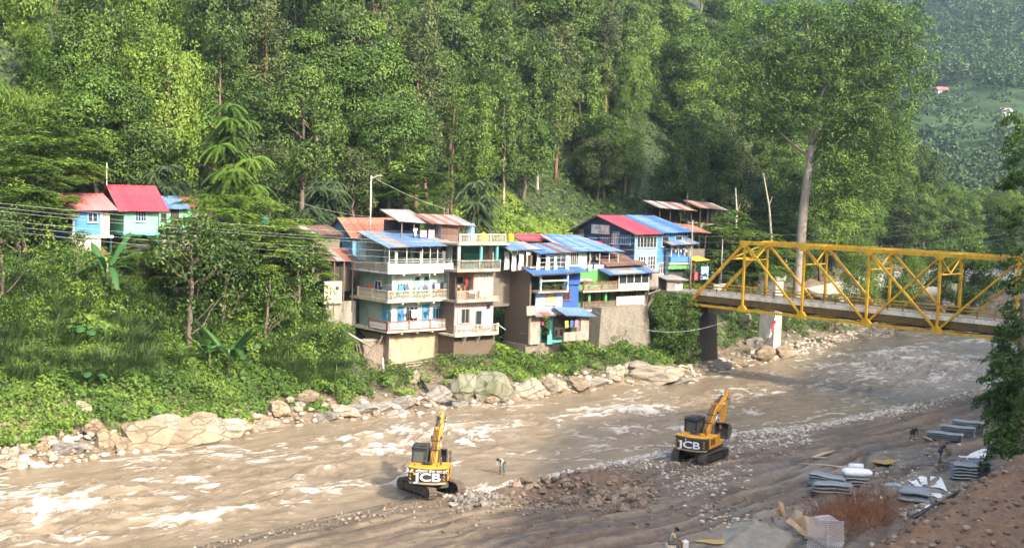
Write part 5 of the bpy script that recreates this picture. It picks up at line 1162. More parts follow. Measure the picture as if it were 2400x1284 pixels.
# vivid blue sheet-metal part
box(r, 'frame_wall', 'dark', 4.95, 7.3, .35, 3.4, 3.6, 8.2)
for (z0, z1, y0) in ((3.75, 6.5, .28), (6.5, 7.9, .05)):
    mb = MB().box(-.14, .14, -.02, .02, 0, z1-z0); me = mb.mesh('sheet', MW['blue'])
    for i in range(9):
        if z0 < 4 and 0 <= i <= 3: 
            lo = MB().box(-.14, .14, -.02, .02, 0, .95).mesh('sheet', MW['blue']); link('sheet', lo, r, (5.06+.28*i, y0, z0)); lo = MB().box(-.14, .14, -.02, .02, 0, .35).mesh('sheet', MW['blue']); link('sheet', lo, r, (5.06+.28*i, y0, 6.15)); continue
        link('sheet', me, r, (5.06+.28*i, y0+.012*(i % 2), z0))
window(r, 4.95, .3, 4.75, 1.25, 1.3, 'redp', 2, 1)
# small lean-to wash house
Wl = Fr(1322, 775, 131.5); r = Wl.root('lean_to', 'open wash lean-to with a blue-white tin roof beside the turquoise room', 'lean-to')
box(r, 'wall', 'conc', 2.6, 3.9, .1, .25, -1.2, 1.4); box(r, 'rear_wall', 'dark', 0, 2.6, 1.6, 1.7, -1, 1.8); box(r, 'parapet', 'conc', 0, 2.6, 0, .12, -1.2, -.2); box(r, 'post', 'wood', 2.0, 2.5, .15, .25, -.2, 1.5)
roof(r, (-.2, -.6, 1.75), (4.3, -.6, 1.45), (4.3, 1.8, 2.2), (-.2, 1.8, 2.5), ['rblue', 'tin'], seed=41)
for (x, c, lab) in [(.3, (.72, .52, .08), 'yellow cloth in the wash lean-to'), (1.1, (.08, .16, .5), 'blue cloth in the wash lean-to'), (1.8, (.65, .22, .3), 'pink towel in the wash lean-to')]: hang(Wl, x, -.05, 1.1, 'towel', .5, .8, c, lab)
# ---- green house with pink panels on the masonry wall -------------------------
S = Fr(1400, 790, 137.5); r = S.root('retaining_wall', 'pale rubble masonry wall under the green house', 'wall'); MB().add([(.2, 0, -2.5), (9.2, 0, -2.5), (9.4, 4, -2.5), (0, 4, -2.5), (1.0, .5, 3.3), (8.7, .5, 3.3), (8.8, 4, 3.3), (1.0, 4, 3.3)], [(3, 2, 1, 0), (4, 5, 6, 7), (0, 1, 5, 4), (1, 2, 6, 5), (2, 3, 7, 6), (3, 0, 4, 7)]).build('masonry', pm('pale_masonry', (.31, .275, .225), (.13, .11, .088), scale=5, amt=.5, bump=.9, bscale=4, dirt_amt=.5), r)
G = Fr(1362, 728, 139.); r = G.root('house', 'long low green house with pink panels and glazed balcony under a patched blue roof', 'house')
box(r, 'floor_slab', 'cream', -.1, 5.6, -.3, 3.4, -.12, .08); box(r, 'floor_slab', 'conc', 5.6, 10.9, 0, 3.4, .2, .38); box(r, 'rear_wall', 'leafg', 0, 10.8, 1.5, 1.65, .08, 2.2); box(r, 'rear_wall', 'room_shade', 5.4, 10.8, 1.1, 1.2, 2.4, 4.4); box(r, 'rear_wall', 'leafg', 0, 5.4, 1.1, 1.2, 2.4, 4.6)
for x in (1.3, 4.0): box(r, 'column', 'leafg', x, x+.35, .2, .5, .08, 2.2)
for (x0, x1_) in ((1.9, 3.6), (4.6, 6.0), (7.0, 7.8), (9.4, 10.4)): box(r, 'opening_shade', 'room_shade', x0, x1_, 1.42, 1.5, .1, 2.0)  # dark panels paint the shade inside the doorways
window(r, 9.3, 1.5, .7, 1.3, 1.4, 'tin', 3, 3); railing(r, (0, -.22, .08), (5.4, -.22, .08), .95, 'conc', .2, rail='redp')
for k in range(5): box(r, 'panel', 'pinkpanel', 5.7+.98*k, 6.64+.98*k, -.05-.01*(k % 2), 0, .38, 1.45)
box(r, 'floor_slab', 'cream', -.2, 10.9, -.45, 3.4, 2.15, 2.38); railing(r, (-.1, -.38, 2.38), (5.5, -.38, 2.38), 1.0, 'cream', .2, rail='redp'); box(r, 'parapet', pm('paint_pale_green', (.62, .70, .56), dirt_amt=.4), 5.6, 10.85, -.42, -.3, 2.38, 3.05)
for i in range(5): box(r, 'window_post', 'white', 5.65+1.28*i, 5.75+1.28*i, -.4, -.3, 3.05, 4.45)
box(r, 'window_head', 'white', 5.6, 10.9, -.41, -.29, 4.38, 4.5)
for i in range(4): box(r, 'pane', 'glass', 5.77+1.28*i, 6.91+1.28*i, -.37, -.35, 3.06, 4.38)
clumpg = Leaves(); clumps(clumpg, gg, [np.array([x, -.3, 2.75+gg.random()*.6]) for x in np.linspace(.2, 5, 10)], [.3]*10, 300, .15, tbase=.55); link('balcony_plants', clumpg.mesh('balcony_plants', LEAF['mid']), r)['kind'] = 'stuff'
roof(r, (3.6, -1.1, 4.15), (12.0, -1.1, 4.3), (12.0, 2.8, 5.4), (3.6, 2.8, 5.2), ['rblue', 'rblue', 'rbluev', 'tin', 'rrust'], seed=51)
planks(r, 10.9, 13.2, .3, 2.4, 4.3, 'tin', 7); box(r, 'side_room', 'wood', 10.9, 13.4, .4, 3.0, 2.2, 4.4)
for (a, b_) in (((11.0, -.2, 2.2), (11.3, .5, -.6)), ((12.6, -.1, 2.2), (11.3, .6, -.6)), ((13.4, .1, 2.2), (11.6, .9, -.8)), ((10.9, -.2, 1.6), (13.3, 0, 2.0)), ((10.95, .2, 2.2), (10.95, .2, -1.0))): MB().tube([a, b_], .09, 6).build('prop', MW['wood'], r)
# white-mint upper house with the lilac washing
L2 = Fr(1325, 655, 140.); r = L2.root('house', 'pale mint house with a blue roof and washing on its veranda', 'house')
box(r, 'wall', 'mint', 0, 3.4, 0, .15, -.2, 3.7); box(r, 'wall', 'mint', 3.4, 8.2, 1.6, 1.75, -.2, 3.5); box(r, 'side_wall', 'mint_dull_shaded', 0, .15, .15, 4.5, -.2, 3.7); box(r, 'floor_slab', 'white', 3.3, 8.3, -.6, 3, -.1, .15); window(r, .6, 0, 1.6, 1.3, 1.6, 'white', 4, 1)
box(r, 'wall', 'leafg', 3.4, 4.2, 1.5, 1.6, 0, 3.3); box(r, 'lower_wall', 'dark', 0, 8.2, .3, 3, -2.2, -.2)
for x in (3.4, 5.0, 6.6, 8.1): MB().tube([(x, -.5, .15), (x, -.5, 3.3)], .05, 6).build('post', MW['white'], r)
railing(r, (3.5, -.5, .15), (8.2, -.5, .15), 1.0, 'white', .22)
roof(r, (-.6, -.9, 3.35), (8.7, -1.0, 3.25), (5.6, 4.2, 5.0), (-.6, 4.2, 5.1), ['rblue', 'rbluev', 'rblue', 'rblue', 'tin'], seed=61); roof(r, (-2.6, -1.6, -.1), (3.2, -1.4, -.2), (3.2, .1, .6), (-2.6, .1, .7), ['tin'], seed=62, name='lower_roof')
for (x, wd, h, c, lab) in [(3.3, .6, 1.7, (.6, .6, .62), 'grey patterned cloth at the left of the washing veranda'), (5.2, 1.3, 1.75, (.58, .42, .66), 'large lilac sheet on the washing veranda'), (6.7, 1.0, 2.1, (.62, .44, .60), 'long mauve sheet on the washing veranda'), (7.8, 1.2, 2.0, (.50, .50, .55), 'checked grey sheet at the right of the washing veranda'), (4.3, .7, 1.0, (.7, .68, .64), 'white cloth left of the lilac sheet')]: hang(L2, x, -.72, 1.75, 'sheet', wd, h, c, lab, 'bed sheet')
for (x, c, lab) in [(4.4, (.7, .35, .3), 'coral shirt under the veranda roof'), (5.4, (.7, .7, .68), 'white shirt under the veranda roof'), (7.2, (.08, .08, .09), 'black-and-white shirt under the veranda roof')]: hang(L2, x, .4, 3.0, 'shirt', .7, .8, c, lab)
# small red roofs and brown roofs behind
R1 = Fr(1222, 575, 141.); r = R1.root('shed', 'small shed with a bright red roof behind the curtained house', 'shed'); box(r, 'wall', 'dark', 0, 5.2, 0, .2, -2.5, .7); roof(r, (-.3, -.5, .55), (5.6, -.5, .55), (5.6, 1.8, 1.25), (-.3, 1.8, 1.25), ['rred'], seed=71)
R2 = Fr(1385, 600, 147.); r = R2.root('shed', 'shed with a red roof below the navy house', 'shed'); box(r, 'wall', 'redp', 3.0, 7.6, 0, .2, -2.0, .6); box(r, 'wall', 'dark', 0, 3.0, .1, .2, -2, .6); roof(r, (-.6, -.6, .6), (8.0, -.6, .35), (8.0, 2.4, 1.5), (-.6, 2.4, 1.9), ['rred', 'rred', 'rpink'], seed=72)
R3 = Fr(1437, 635, 144.); r = R3.root('shed', 'low shed with a brown tin roof between the red roof and the street', 'shed'); box(r, 'wall', 'wood', 0, 4.4, 0, .2, -1.6, .7); planks(r, .1, 4.3, -.03, -1.4, .5, 'wood', 10); roof(r, (-1.6, -.8, .6), (5.0, -.8, .75), (4.2, 2.6, 1.9), (-1.6, 2.6, 2.0), ['rbrown'], seed=73); roof(r, (-3.0, 1.0, 1.8), (2.4, 1.0, 1.8), (1.8, 3.6, 2.8), (-3.0, 3.6, 2.8), ['rbrown'], seed=74)
# ---- upper street houses -------------------------------------------------------
def words(txt, size, m_, parent, loc, rot=(math.pi/2, 0, 0), name='lettering', ext=.006, align='LEFT', sx=1., bold=0.):
    cu = bpy.data.curves.new(name, 'FONT'); cu.body = txt; cu.size = size; cu.extrude = ext; cu.align_x = align; cu.materials.append(m_); cu.resolution_u = 3; cu.offset = bold
    tmp = bpy.data.objects.new('tmp', cu); me = bpy.data.meshes.new_from_object(tmp); bpy.data.objects.remove(tmp); me.name = name
    if not me.materials: me.materials.append(m_)
    o = link(name, me, parent, loc, rot); o.scale.x = sx; return o
DKB = mat('ink_blue', (.05, .10, .22)); DKG = mat('ink_grey', (.16, .17, .18)); WHT = mat('ink_white', (.85, .85, .84)); BLK = mat('ink_black', (.02, .02, .02))
U = Fr(1486, 640, 147.); r = U.root('house', 'blue and navy street house with red and blue roof and a signboard gable', 'house')
xa, xb = U.X(1540, 600), U.X(1604, 600); yv = lambda px: U.yz(px, 560, 0.)[0]
yB = yv(1343); ym = yv(1403)
box(r, 'wall', 'sky', 0, xa, 0, .15, -1.8, 4.9); box(r, 'wall', 'blue2', xa, xb, -.02, .13, 1.2, 5.3); box(r, 'wall', 'sky', xa, xa+2.4, -.01, .12, -1.6, 1.2); box(r, 'side_wall', 'blue2', xb-.15, xb, .13, yB, -1.5, 5.3); box(r, 'rear_wall', 'blue2', .1, xb, yB-.15, yB, 0, 5.3)
box(r, 'plinth', 'cream', xa-1.4, xa+2.4, -.25, -.02, -2.2, -.6)
for (a, b_, m_) in ((0, yv(1454), 'navy'), (yv(1454), yv(1437), 'sky'), (yv(1437), yv(1370), 'navy'), (yv(1370), yB, 'yel')): box(r, 'gable_panel', m_, 0, .12, a+.16, b_+.1, .2, 5.0)
box(r, 'gable_band', 'blue', -.03, .05, .2, yv(1370), .2, 2.2)
for k in range(6): window(r, 0, yv(1484)+.7+.42*k, 3.4, .3, 1.2, 'bluew', 1, 1, side=1)
for k in range(3): window(r, 0, yv(1452)+.5+.4*k, 3.4, .3, 1.3, 'white', 1, 1, side=1)
for k in range(4): window(r, 0, yv(1432)+.5+.42*k, 3.2, .3, 1.0, 'bluew', 1, 1, side=1); window(r, 0, yv(1402)+.5+.42*k, 3.1, .3, 1.0, 'bluew', 1, 1, side=1)
for k in range(3): window(r, 0, yv(1366)+.7+.55*k, 3.1, .4, .9, 'dark', 1, 1, side=1)
MB().prism([(.15, 4.9), (yB, 4.3), (yB, 4.6), (ym, 6.75), (.15, 5.1)], .0, .12, 'x').build('gable_wall', MW['navy'], r)
sb = MB().box(0, yv(1386)-yv(1428), -.06, 0, 0, 1.15).build('signboard', MW['white'], r); sb.location = (-.02, yv(1386), 4.55); sb.rotation_euler = (0, 0, -math.pi/2)
words('होटल', .5, DKG, sb, (.7, -.065, .58)); words('खाजा घर', .4, DKB, sb, (1.2, -.065, .12))
for k in range(2): window(r, .5+1.75*k, 0, .35, 1.45, 1.75, 'white', 3, 3, t=.09)
window(r, .25, 0, 3.1, xa-.5, 1.5, 'white', 6, 1); window(r, xa+.3, -.01, -.2, 1.5, 1.4, 'white', 4, 2); window(r, xa+.7, -.02, 3.2, 1.3, 1.4, 'white', 1, 1); window(r, xb-1.9, -.02, 3.2, 1.3, 1.4, 'white', 1, 1)
roof(r, (-.5, -.8, 4.75), (xa, -.8, 4.85), (xa, ym, 6.9), (-.5, ym, 6.9), ['rred'], seed=82); roof(r, (xa+.03, -.9, 4.95), (xb+.9, -.9, 5.1), (xb+.9, ym, 6.95), (xa+.03, ym, 6.95), ['rbluev', 'rbluev', 'rblue'], seed=91); roof(r, (xb+.9, yB+.6, 4.5), (-.5, yB+.6, 4.5), (-.5, ym, 6.9), (xb+.9, ym, 6.9), ['rbrown'], seed=92)
def signboard(fr, x, y, z, wd, h, label, name='sign', bg='white'):
    root = empty(name, fr.w(x, y, z), fr.a, label, 'sign'); MB().box(0, wd, -.04, .04, 0, h).build('board', MW[bg], root, bevel=.01); MB().beam((wd*.15, .06, -1.4), (wd*.15, .06, h), .06).beam((wd*.85, .06, -1.4), (wd*.85, .06, h), .06).build('stand', MW['iron'], root); return root
sg = signboard(U, 2.0, -.6, -1.7, 1.9, 1.7, 'blue and white sign with a peak logo under the blue house'); MB().prism([(.2, .55), (.95, 1.5), (1.7, .55), (1.45, .55), (.95, 1.15), (.45, .55)], -.06, -.045).build('logo', MW['bluefr'], sg); words('MUKTINATH', .24, DKB, sg, (.95, -.05, .28), align='CENTER')
# street stall with blue awning
St = Fr(1560, 622, 150.); r = St.root('shop_stall', 'street stall with a blue tin awning and hanging goods', 'stall')
box(r, 'wall', 'navy', .0, .6, 0, 2.5, -1.5, 3.2); box(r, 'counter', 'blue2', .6, 4.2, -.3, .0, .4, 1.1); box(r, 'rear_wall', 'room_shade', .6, 4.3, 2.3, 2.4, -1.6, 3.0); box(r, 'shop_front', 'leafg', .3, 4.2, -.2, .1, -.5, .1); box(r, 'shop_front', 'cream', .3, 4.3, -.35, .1, .1, .32); box(r, 'lower_room', 'room_shade', .8, 4.0, .4, .5, -2.2, -.5)
for x in (.7, 2.0, 3.2, 4.2): box(r, 'post', 'white', x, x+.09, -.25, -.16, 1.1, 2.9)
roof(r, (-.2, -1.2, 2.6), (4.9, -1.2, 2.75), (4.9, 1.6, 3.6), (-.2, 1.6, 3.5), ['rblue', 'tin'], seed=95, name='awning')
for k in range(6):
    P = St.w(1.0+.5*k, -.2, 2.3-.3*(k % 2)); root = link('hanging_goods', MB().tube([(0, 0, 0), (0, 0, -.12), (0, 0, -.3), (0, 0, -.42)], [.04, .14, .14, .05], 8).mesh('hanging_goods', cmat([(.75, .7, .5), (.7, .6, .2), (.8, .8, .75)][k % 3]), True), None, P); tag(root, f'{ORD[k]} goods packet from the left hanging in the blue-awning stall', 'packet', 'packets in the stall')
# wooden shacks above the street
for (px, py, Y, wd, h, lab, sd) in [(1545, 525, 165, 6.5, 2.2, 'dark open timber shack at the top of the street', 1), (1640, 520, 170, 5.0, 2.0, 'dark timber shack right of the utility pole', 2), (1610, 580, 160, 3.6, 2.2, 'rusty roofed hut beside the utility pole', 3)]:
    Fk = Fr(px, py, Y); r = Fk.root('shack', lab, 'shack')
    for x in (0, wd*.33, wd*.66, wd): box(r, 'post', 'dark', x, x+.12, 0, .12, -2, h)
    box(r, 'rear_wall', 'dark', 0, wd, 2.4, 2.5, -1.5, h); planks(r, .1, wd-.1, -.04, -1.6, -.2, 'wood', 9, seed=sd); roof(r, (-.5, -.6, h), (wd+.5, -.6, h-.3), (wd+.5, 2.8, h+.7), (-.5, 2.8, h+1.0), ['rbrown', 'tin', 'rbrown', 'rrust'] if sd < 3 else ['rrust'], seed=100+sd)
# hut and fence at the bridge head
Hh = Fr(1562, 690, 147.5); r = Hh.root('hut', 'small grey tin hut at the head of the bridge', 'hut'); box(r, 'wall', 'tin', 0, 1.6, 0, .1, -.6, 1.7); box(r, 'wall', 'white', 1.6, 3.2, .3, .4, -.6, 1.6); box(r, 'side_wall', 'tin', 3.1, 3.2, .4, 2, -.6, 1.6); roof(r, (-.2, -.4, 1.8), (3.6, -.4, 1.7), (3.6, 2.2, 2.2), (-.2, 2.2, 2.3), ['tin'], seed=111)
sg = signboard(Fr(1672, 690, 148.), 0, 0, .2, 2.3, 1.1, 'white notice board at the head of the bridge'); words('स्वागतम्', .42, BLK, sg, (1.15, -.05, .5), align='CENTER'); MB().tube([(1.15, -.05, .92), (1.15, -.06, .92)], .12, 10).build('logo', DKB, sg)
sg = signboard(Fr(1642, 655, 156.), 0, 0, 0, 1.5, 1.7, 'round-topped blue and white sign by the street', bg='sky'); MB().prism([(.2, .7), (.75, 1.5), (1.3, .7), (1.1, .7), (.75, 1.2), (.4, .7)], -.06, -.045).build('logo', WHT, sg); words('BANK', .3, WHT, sg, (.75, -.05, .25), align='CENTER')
# street clutter: awnings, motorcycles reduced to what shows
Ft = Fr(1628, 640, 156.); r = Ft.root('market_tent', 'yellow tarpaulin stall on the street', 'stall'); 
for x in (0, 2.4): MB().tube([(x, 0, -1), (x, 0, 1.7)], .05, 6).tube([(x, 1.6, -1), (x, 1.6, 2.0)], .05, 6).build('post', MW['wood'], r)
MB().add([(-.2, -.3, 1.6), (2.6, -.3, 1.7), (2.6, 1.8, 2.1), (-.2, 1.8, 2.0), (-.2, -.3, 1.56), (2.6, -.3, 1.66), (2.6, 1.8, 2.06), (-.2, 1.8, 1.96)], [(0, 1, 2, 3), (7, 6, 5, 4), (0, 4, 5, 1), (1, 5, 6, 2), (2, 6, 7, 3), (3, 7, 4, 0)]).build('tarpaulin', cmat((.72, .45, .05)), r); box(r, 'counter', cmat((.55, .1, .1)), 0, 2.2, 0, .6, -.9, .1)
for k, (px, py, c) in enumerate([(1650, 658, (.1, .1, .12)), (1668, 655, (.12, .12, .14)), (1590, 655, (.3, .05, .06))]):
    P = aty(px, py, 153.); root = empty('motorcycle', P, .7+k*.3, ['black motorcycle parked nearest the bridge head', 'dark motorcycle behind the black one', 'red motorcycle parked before the street stall'][k], 'motorcycle')
    for x in (-.62, .62): MB().tube([(x+.30*math.cos(a), 0, .3+.30*math.sin(a)) for a in np.linspace(0, 6.283, 17)], .05, 6, False).build('wheel', BLK, root, True)
    MB().tube([(-.6, 0, .32), (-.2, 0, .6), (.35, 0, .7), (.5, 0, .95)], [.05, .09, .12, .04], 8).build('frame', MW['iron'], root, True); MB().tube([(-.15, 0, .82), (.12, 0, .88), (.35, 0, .8)], [.08, .15, .1], 8).build('fuel_tank', cmat(c), root, True); MB().tube([(-.65, 0, .82), (-.2, 0, .78)], [.09, .1], 8).build('saddle', BLK, root, True); MB().tube([(.45, -.32, 1.05), (.5, 0, .98), (.45, .32, 1.05)], .025, 6).build('handlebar', MW['iron'], root); MB().tube([(.62, 0, .3), (.48, 0, .98)], .035, 6).build('fork', MW['tin'], root)
# ---- left upper houses -------------------------------------------------------
H1 = Fr(290, 566, 119.); r = H1.root('house', 'mint green house on posts with a bright red tin roof', 'house')
box(r, 'wall', 'green', 0, 3.55, 0, .15, .9, 3.35); box(r, 'side_wall', 'green', 0, .15, .15, 5.4, .9, 3.5); box(r, 'side_wall', 'green', 3.4, 3.55, .15, 5.4, .9, 3.5); box(r, 'floor_beam', 'turq', -.1, 3.7, -.12, 5.4, .6, .9); box(r, 'rear_wall', 'green', .15, 3.4, 5.25, 5.4, .9, 3.5)
for x in (-.02, 3.42): box(r, 'post', 'turq', x, x+.18, -.05, .12, -2.6, .6)
box(r, 'post', 'turq', 0, .2, 3.5, 3.7, -1.5, .6); box(r, 'understorey', 'room_shade', .3, 3.3, 1.2, 5.2, -1.5, .6); MB().prism([(0, 3.4), (5.4, 3.4), (2.7, 5.3)], 0, .14, 'x').build('gable_wall', MW['conc'], r)
window(r, 1.15, 0, 2.0, 1.15, 1.15, 'pale', 4, 1)
roof(r, (-.75, -.75, 3.0), (4.35, -.75, 3.05), (4.35, 2.75, 5.6), (-.75, 2.75, 5.55), ['rred'], seed=121); roof(r, (4.35, 6, 3.1), (-.75, 6, 3.1), (-.75, 2.75, 5.55), (4.35, 2.75, 5.6), ['rred'], seed=122)
H2 = Fr(172, 560, 115.5); r = H2.root('house', 'small blue house on a block base with a faded pink roof', 'house')
box(r, 'wall', 'blue2', 0, 2.7, 0, .15, .35, 2.95); box(r, 'wall', 'block', 2.7, 3.6, .1, .25, .35, 2.9); box(r, 'side_wall', 'blue', -.02, .13, .15, 3.8, .35, 3.0); box(r, 'corner_post', 'white', -.1, .1, -.06, .1, -.1, 2.95); box(r, 'corner_post', 'white', 2.62, 2.8, -.06, .1, .2, 2.95); box(r, 'sill_beam', 'white', -.25, 3.9, -.2, .3, .12, .35)
base = box(r, 'block_base', 'conc', -.1, 2.75, .1, 3.6, -1.2, .12); b2 = MB().box(0, .42, -.08, .05, 0, .21).mesh('block', MW['block'], bevel=.012)
for j in range(6):
    for i in range(6): link('block', b2, base, (-.06+.46*i, .07+.01*math.sin(i*5+j), -1.18+.218*j))
window(r, 1.35, 0, 1.6, 1.0, .95, 'pale', 2, 1); box(r, 'side_wall', 'block', 3.45, 3.6, .25, 3.6, .35, 2.9)
roof(r, (-.65, -.7, 2.75), (4.1, -.7, 2.8), (4.1, 3.4, 4.4), (-.65, 3.4, 4.35), ['rpink'], seed=131); box(r, 'lower_wall', 'wood', .1, 2.6, .8, .9, -3.2, -1.3); roof(r, (-.3, -1.0, -1.45), (3.2, -1.0, -1.5), (3.2, .6, -1.1), (-.3, .6, -1.05), ['tin', 'rrust'], seed=132, name='lower_roof')
for x in (0, 1.3, 2.6): box(r, 'post', 'wood', x, x+.1, -.7, -.6, -3.4, -1.5)
for z in (-2.8, -2.2): MB().beam((0, -.65, z), (2.7, -.65, z), .06).build('fence_rail', MW['wood'], r)
H3 = Fr(372, 550, 124.); r = H3.root('hut', 'small green hut with a blue tin roof right of the red-roofed house', 'hut'); box(r, 'wall', 'green', 0, 3.6, 0, .15, .6, 2.8); box(r, 'door', 'dark', 1.3, 2.2, -.05, 0, .6, 2.6); window(r, .2, 0, 1.4, .6, .8, 'dark', 1, 1); box(r, 'terrace', 'conc', -.2, 4.4, -1.2, 3, .3, .6); box(r, 'side_wall', 'green', 3.45, 3.6, .15, 3, .6, 2.8); box(r, 'base', 'conc', 0, 4.2, -.8, 3, -2.0, .3); roof(r, (-.6, -.7, 2.65), (3.2, -.7, 2.7), (3.2, 2.8, 4.0), (-.6, 2.8, 3.9), ['rblue'], seed=141); roof(r, (3.2, -.3, 2.9), (8.6, -.3, 2.9), (8.6, 2.8, 3.9), (3.2, 2.8, 3.9), ['rrust', 'rbrown'], seed=142, name='annex_roof'); box(r, 'annex_wall', 'cream', 3.6, 8.2, .3, .45, .3, 2.8)
H4 = Fr(118, 520, 117.); r = H4.root('hut', 'half-hidden hut with a grey and rusty roof at far left', 'hut'); box(r, 'wall', 'blue', 0, 2.2, 0, .15, -1.6, .4); box(r, 'side_wall', 'blue', 0, .15, .15, 2.5, -1.6, .4); roof(r, (-1.2, -.6, .2), (2.6, -.6, .3), (2.6, 2.6, 1.1), (-1.2, 2.6, 1.0), ['tin', 'rrust'], seed=151)
# ---- poles and wires -------------------------------------------------------
p1, t1 = pole(868, 515, 412, 134., .09, 'thin street-light pole behind the mint house', 'white', False)
MB().beam((0, 0, 0), (.9, 0, .35), .06).build('lamp_arm', MW['white'], p1).location = (0, 0, t1[2]-p1.location.z-.3); MB().box(.5, 1.2, -.12, .12, .2, .3).build('lamp_head', MW['tin'], p1).location = (0, 0, t1[2]-p1.location.z-.2)
p2, t2 = pole(1618, 655, 516, 152., .12, 'concrete utility pole by the street stall', 'conc'); p3, t3 = pole(250, 430, 382, 126., .07, 'white pole behind the bright red roof', 'white', False); p4, t4 = pole(1608, 540, 455, 170., .08, 'dark pole above the timber shacks', 'dark', False); p5, t5 = pole(1050, 530, 488, 142., .06, 'thin pole behind the grey tin roof', 'wood', False); p6, t6 = pole(1690, 650, 560, 160., .08, 'slim pole right of the yellow stall', 'tin', False)
for k, (y0, y1, sg_) in enumerate([(475, 553, 1.3), (484, 566, 1.5), (494, 583, 1.2), (515, 598, 1.2), (526, 612, 1.3), (538, 625, 1.4)]):
    line('power_line', aty(-90, y0-8, 96.), aty(1617, y1, 152.), sg_, .011, f'{ORD[k]} wire from the top crossing before the houses', group='overhead wires left of the pole')
for k, (y0, x1, y1) in enumerate([(553, 2420, 487), (566, 2420, 515), (583, 2420, 540), (598, 2420, 552)]):
    line('power_line', aty(1619, y0, 152.), aty(x1, y1, 118.), .9, .010, f'{ORD[k]} wire from the top above the yellow bridge', group='overhead wires above the bridge')
line('hanging_cable', aty(1395, 730, 137.), aty(1720, 745, 141.), 2.0, .02, 'slack cable hanging from the green house to the bridge', m_=MATS['cable'])
line('power_line', aty(690, 470, 138.), aty(868, 508, 134.), .3, .02, 'short wire reaching the street-light pole from the left'); line('power_line', t1, aty(1050, 492, 142.), .3, .02, 'wire from the street-light pole to the thin pole')
# ================================================================== BRIDGE
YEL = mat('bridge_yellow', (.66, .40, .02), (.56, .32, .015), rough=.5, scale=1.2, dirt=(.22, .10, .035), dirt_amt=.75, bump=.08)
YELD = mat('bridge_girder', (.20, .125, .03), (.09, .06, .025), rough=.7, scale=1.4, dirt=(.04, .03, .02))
DECKC = mat('deck_cream', (.82, .73, .59), (.72, .63, .50), rough=.7, dirt=(.2, .15, .1)); ASPH = mat('deck_road', (.22, .19, .16), (.15, .13, .11), rough=.85)
L_ = aty(1612, 714, 145.); zb = 8.05; V3 = np.array([43.6, 121.6])
dv = V3-L_[:2]; PAN = np.linalg.norm(dv)/4; ang = math.atan2(dv[1], dv[0])
br = empty('truss_bridge', (L_[0], L_[1], zb), ang, 'yellow steel truss bridge spanning the river', 'bridge')
HT, WB, NP = 7.85, 4.6, 7
def member(name, a, b_, w_, h, m_=YEL, par=br): return MB().beam(a, b_, w_, h).build(name, m_, par)
for tr, yy in ((0, 0.), (1, WB)):                                       # y to the left of travel = away from camera
    n = NP
    member('bottom_chord', (0, yy, 0), (n*PAN, yy, 0), .30, .26); member('top_chord', (PAN, yy, HT), ((n-1)*PAN, yy, HT), .38, .42)
    member('end_post', (0, yy, 0), (PAN, yy, HT), .34, .30); member('end_post', (n*PAN, yy, 0), ((n-1)*PAN, yy, HT), .34, .30)
    for i in range(1, n):
        member('vertical', (i*PAN, yy, 0), (i*PAN, yy, HT), .24, .26)
        gp = MB(); gp.prism([(-.62, -.2), (.62, -.2), (.62, .12), (.25, .55), (-.25, .55), (-.62, .12)], -.19, .19)
        g1 = gp.build('gusset_plate', YEL, br); g1.location = (i*PAN, yy, 0)
        gp = MB(); gp.prism([(-.7, .22), (.7, .22), (.62, -.15), (.25, -.55), (-.25, -.55), (-.62, -.15)], -.21, .21); g1 = gp.build('gusset_plate', YEL, br); g1.location = (i*PAN, yy, HT)
    for i in (1, 2, 3): member('diagonal', (i*PAN, yy-.01, HT-.1), ((i+1)*PAN, yy-.01, .1), .22, .22)
    for i in (3, 4, 5): member('diagonal', ((i+1)*PAN, yy+.012, HT-.1), (i*PAN, yy+.012, .1), .20, .20)
    for sx in (0, n*PAN): MB().box(sx-.4, sx+.4, yy-.3, yy+.3, -.45, -.13).build('bearing', YELD, br)
for i in range(1, NP):
    member('top_strut', (i*PAN, .2, HT), (i*PAN, WB-.2, HT), .2, .22)
    if i < NP-1: member('top_bracing', (i*PAN, .15, HT+.04), ((i+1)*PAN, WB-.15, HT+.04), .14, .1); member('top_bracing', (i*PAN, WB-.15, HT-.08), ((i+1)*PAN, .15, HT-.08), .14, .1)
    member('sway_strut', (i*PAN, .12, HT-2.0), (i*PAN, WB-.12, HT-2.0), .10, .10); member('sway_brace', (i*PAN, .12, HT-.3), (i*PAN, WB/2, HT-1.95), .10, .10); member('sway_brace', (i*PAN, WB-.12, HT-.3), (i*PAN, WB/2, HT-1.95), .10, .10)
member('portal_strut', (PAN*.75, .2, HT*.75), (PAN*.75, WB-.2, HT*.75), .16, .2); member('portal_brace', (PAN*.75, .2, HT*.75), (PAN*.98, WB-.3, HT-.1), .12, .12); member('portal_brace', (PAN*.75, WB-.2, HT*.75), (PAN*.98, .3, HT-.1), .12, .12)
ZD = 1.25
for i in range(NP+1):
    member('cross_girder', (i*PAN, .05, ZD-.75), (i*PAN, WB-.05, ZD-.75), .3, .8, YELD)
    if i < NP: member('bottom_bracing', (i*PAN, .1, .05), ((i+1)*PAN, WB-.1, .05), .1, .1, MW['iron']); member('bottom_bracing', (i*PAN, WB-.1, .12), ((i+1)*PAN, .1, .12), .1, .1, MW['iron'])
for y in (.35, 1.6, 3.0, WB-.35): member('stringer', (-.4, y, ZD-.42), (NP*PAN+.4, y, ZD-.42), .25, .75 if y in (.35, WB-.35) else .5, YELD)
dk = MB().box(-1.5, NP*PAN+1.5, .28, WB-.28, ZD-.04, ZD+.12).build('deck', ASPH, br)
for y in (.22, WB-.22): MB().box(-1.2, NP*PAN+1.2, y-.06, y+.06, ZD-.05, ZD+.42).build('kerb_beam', DECKC, br)
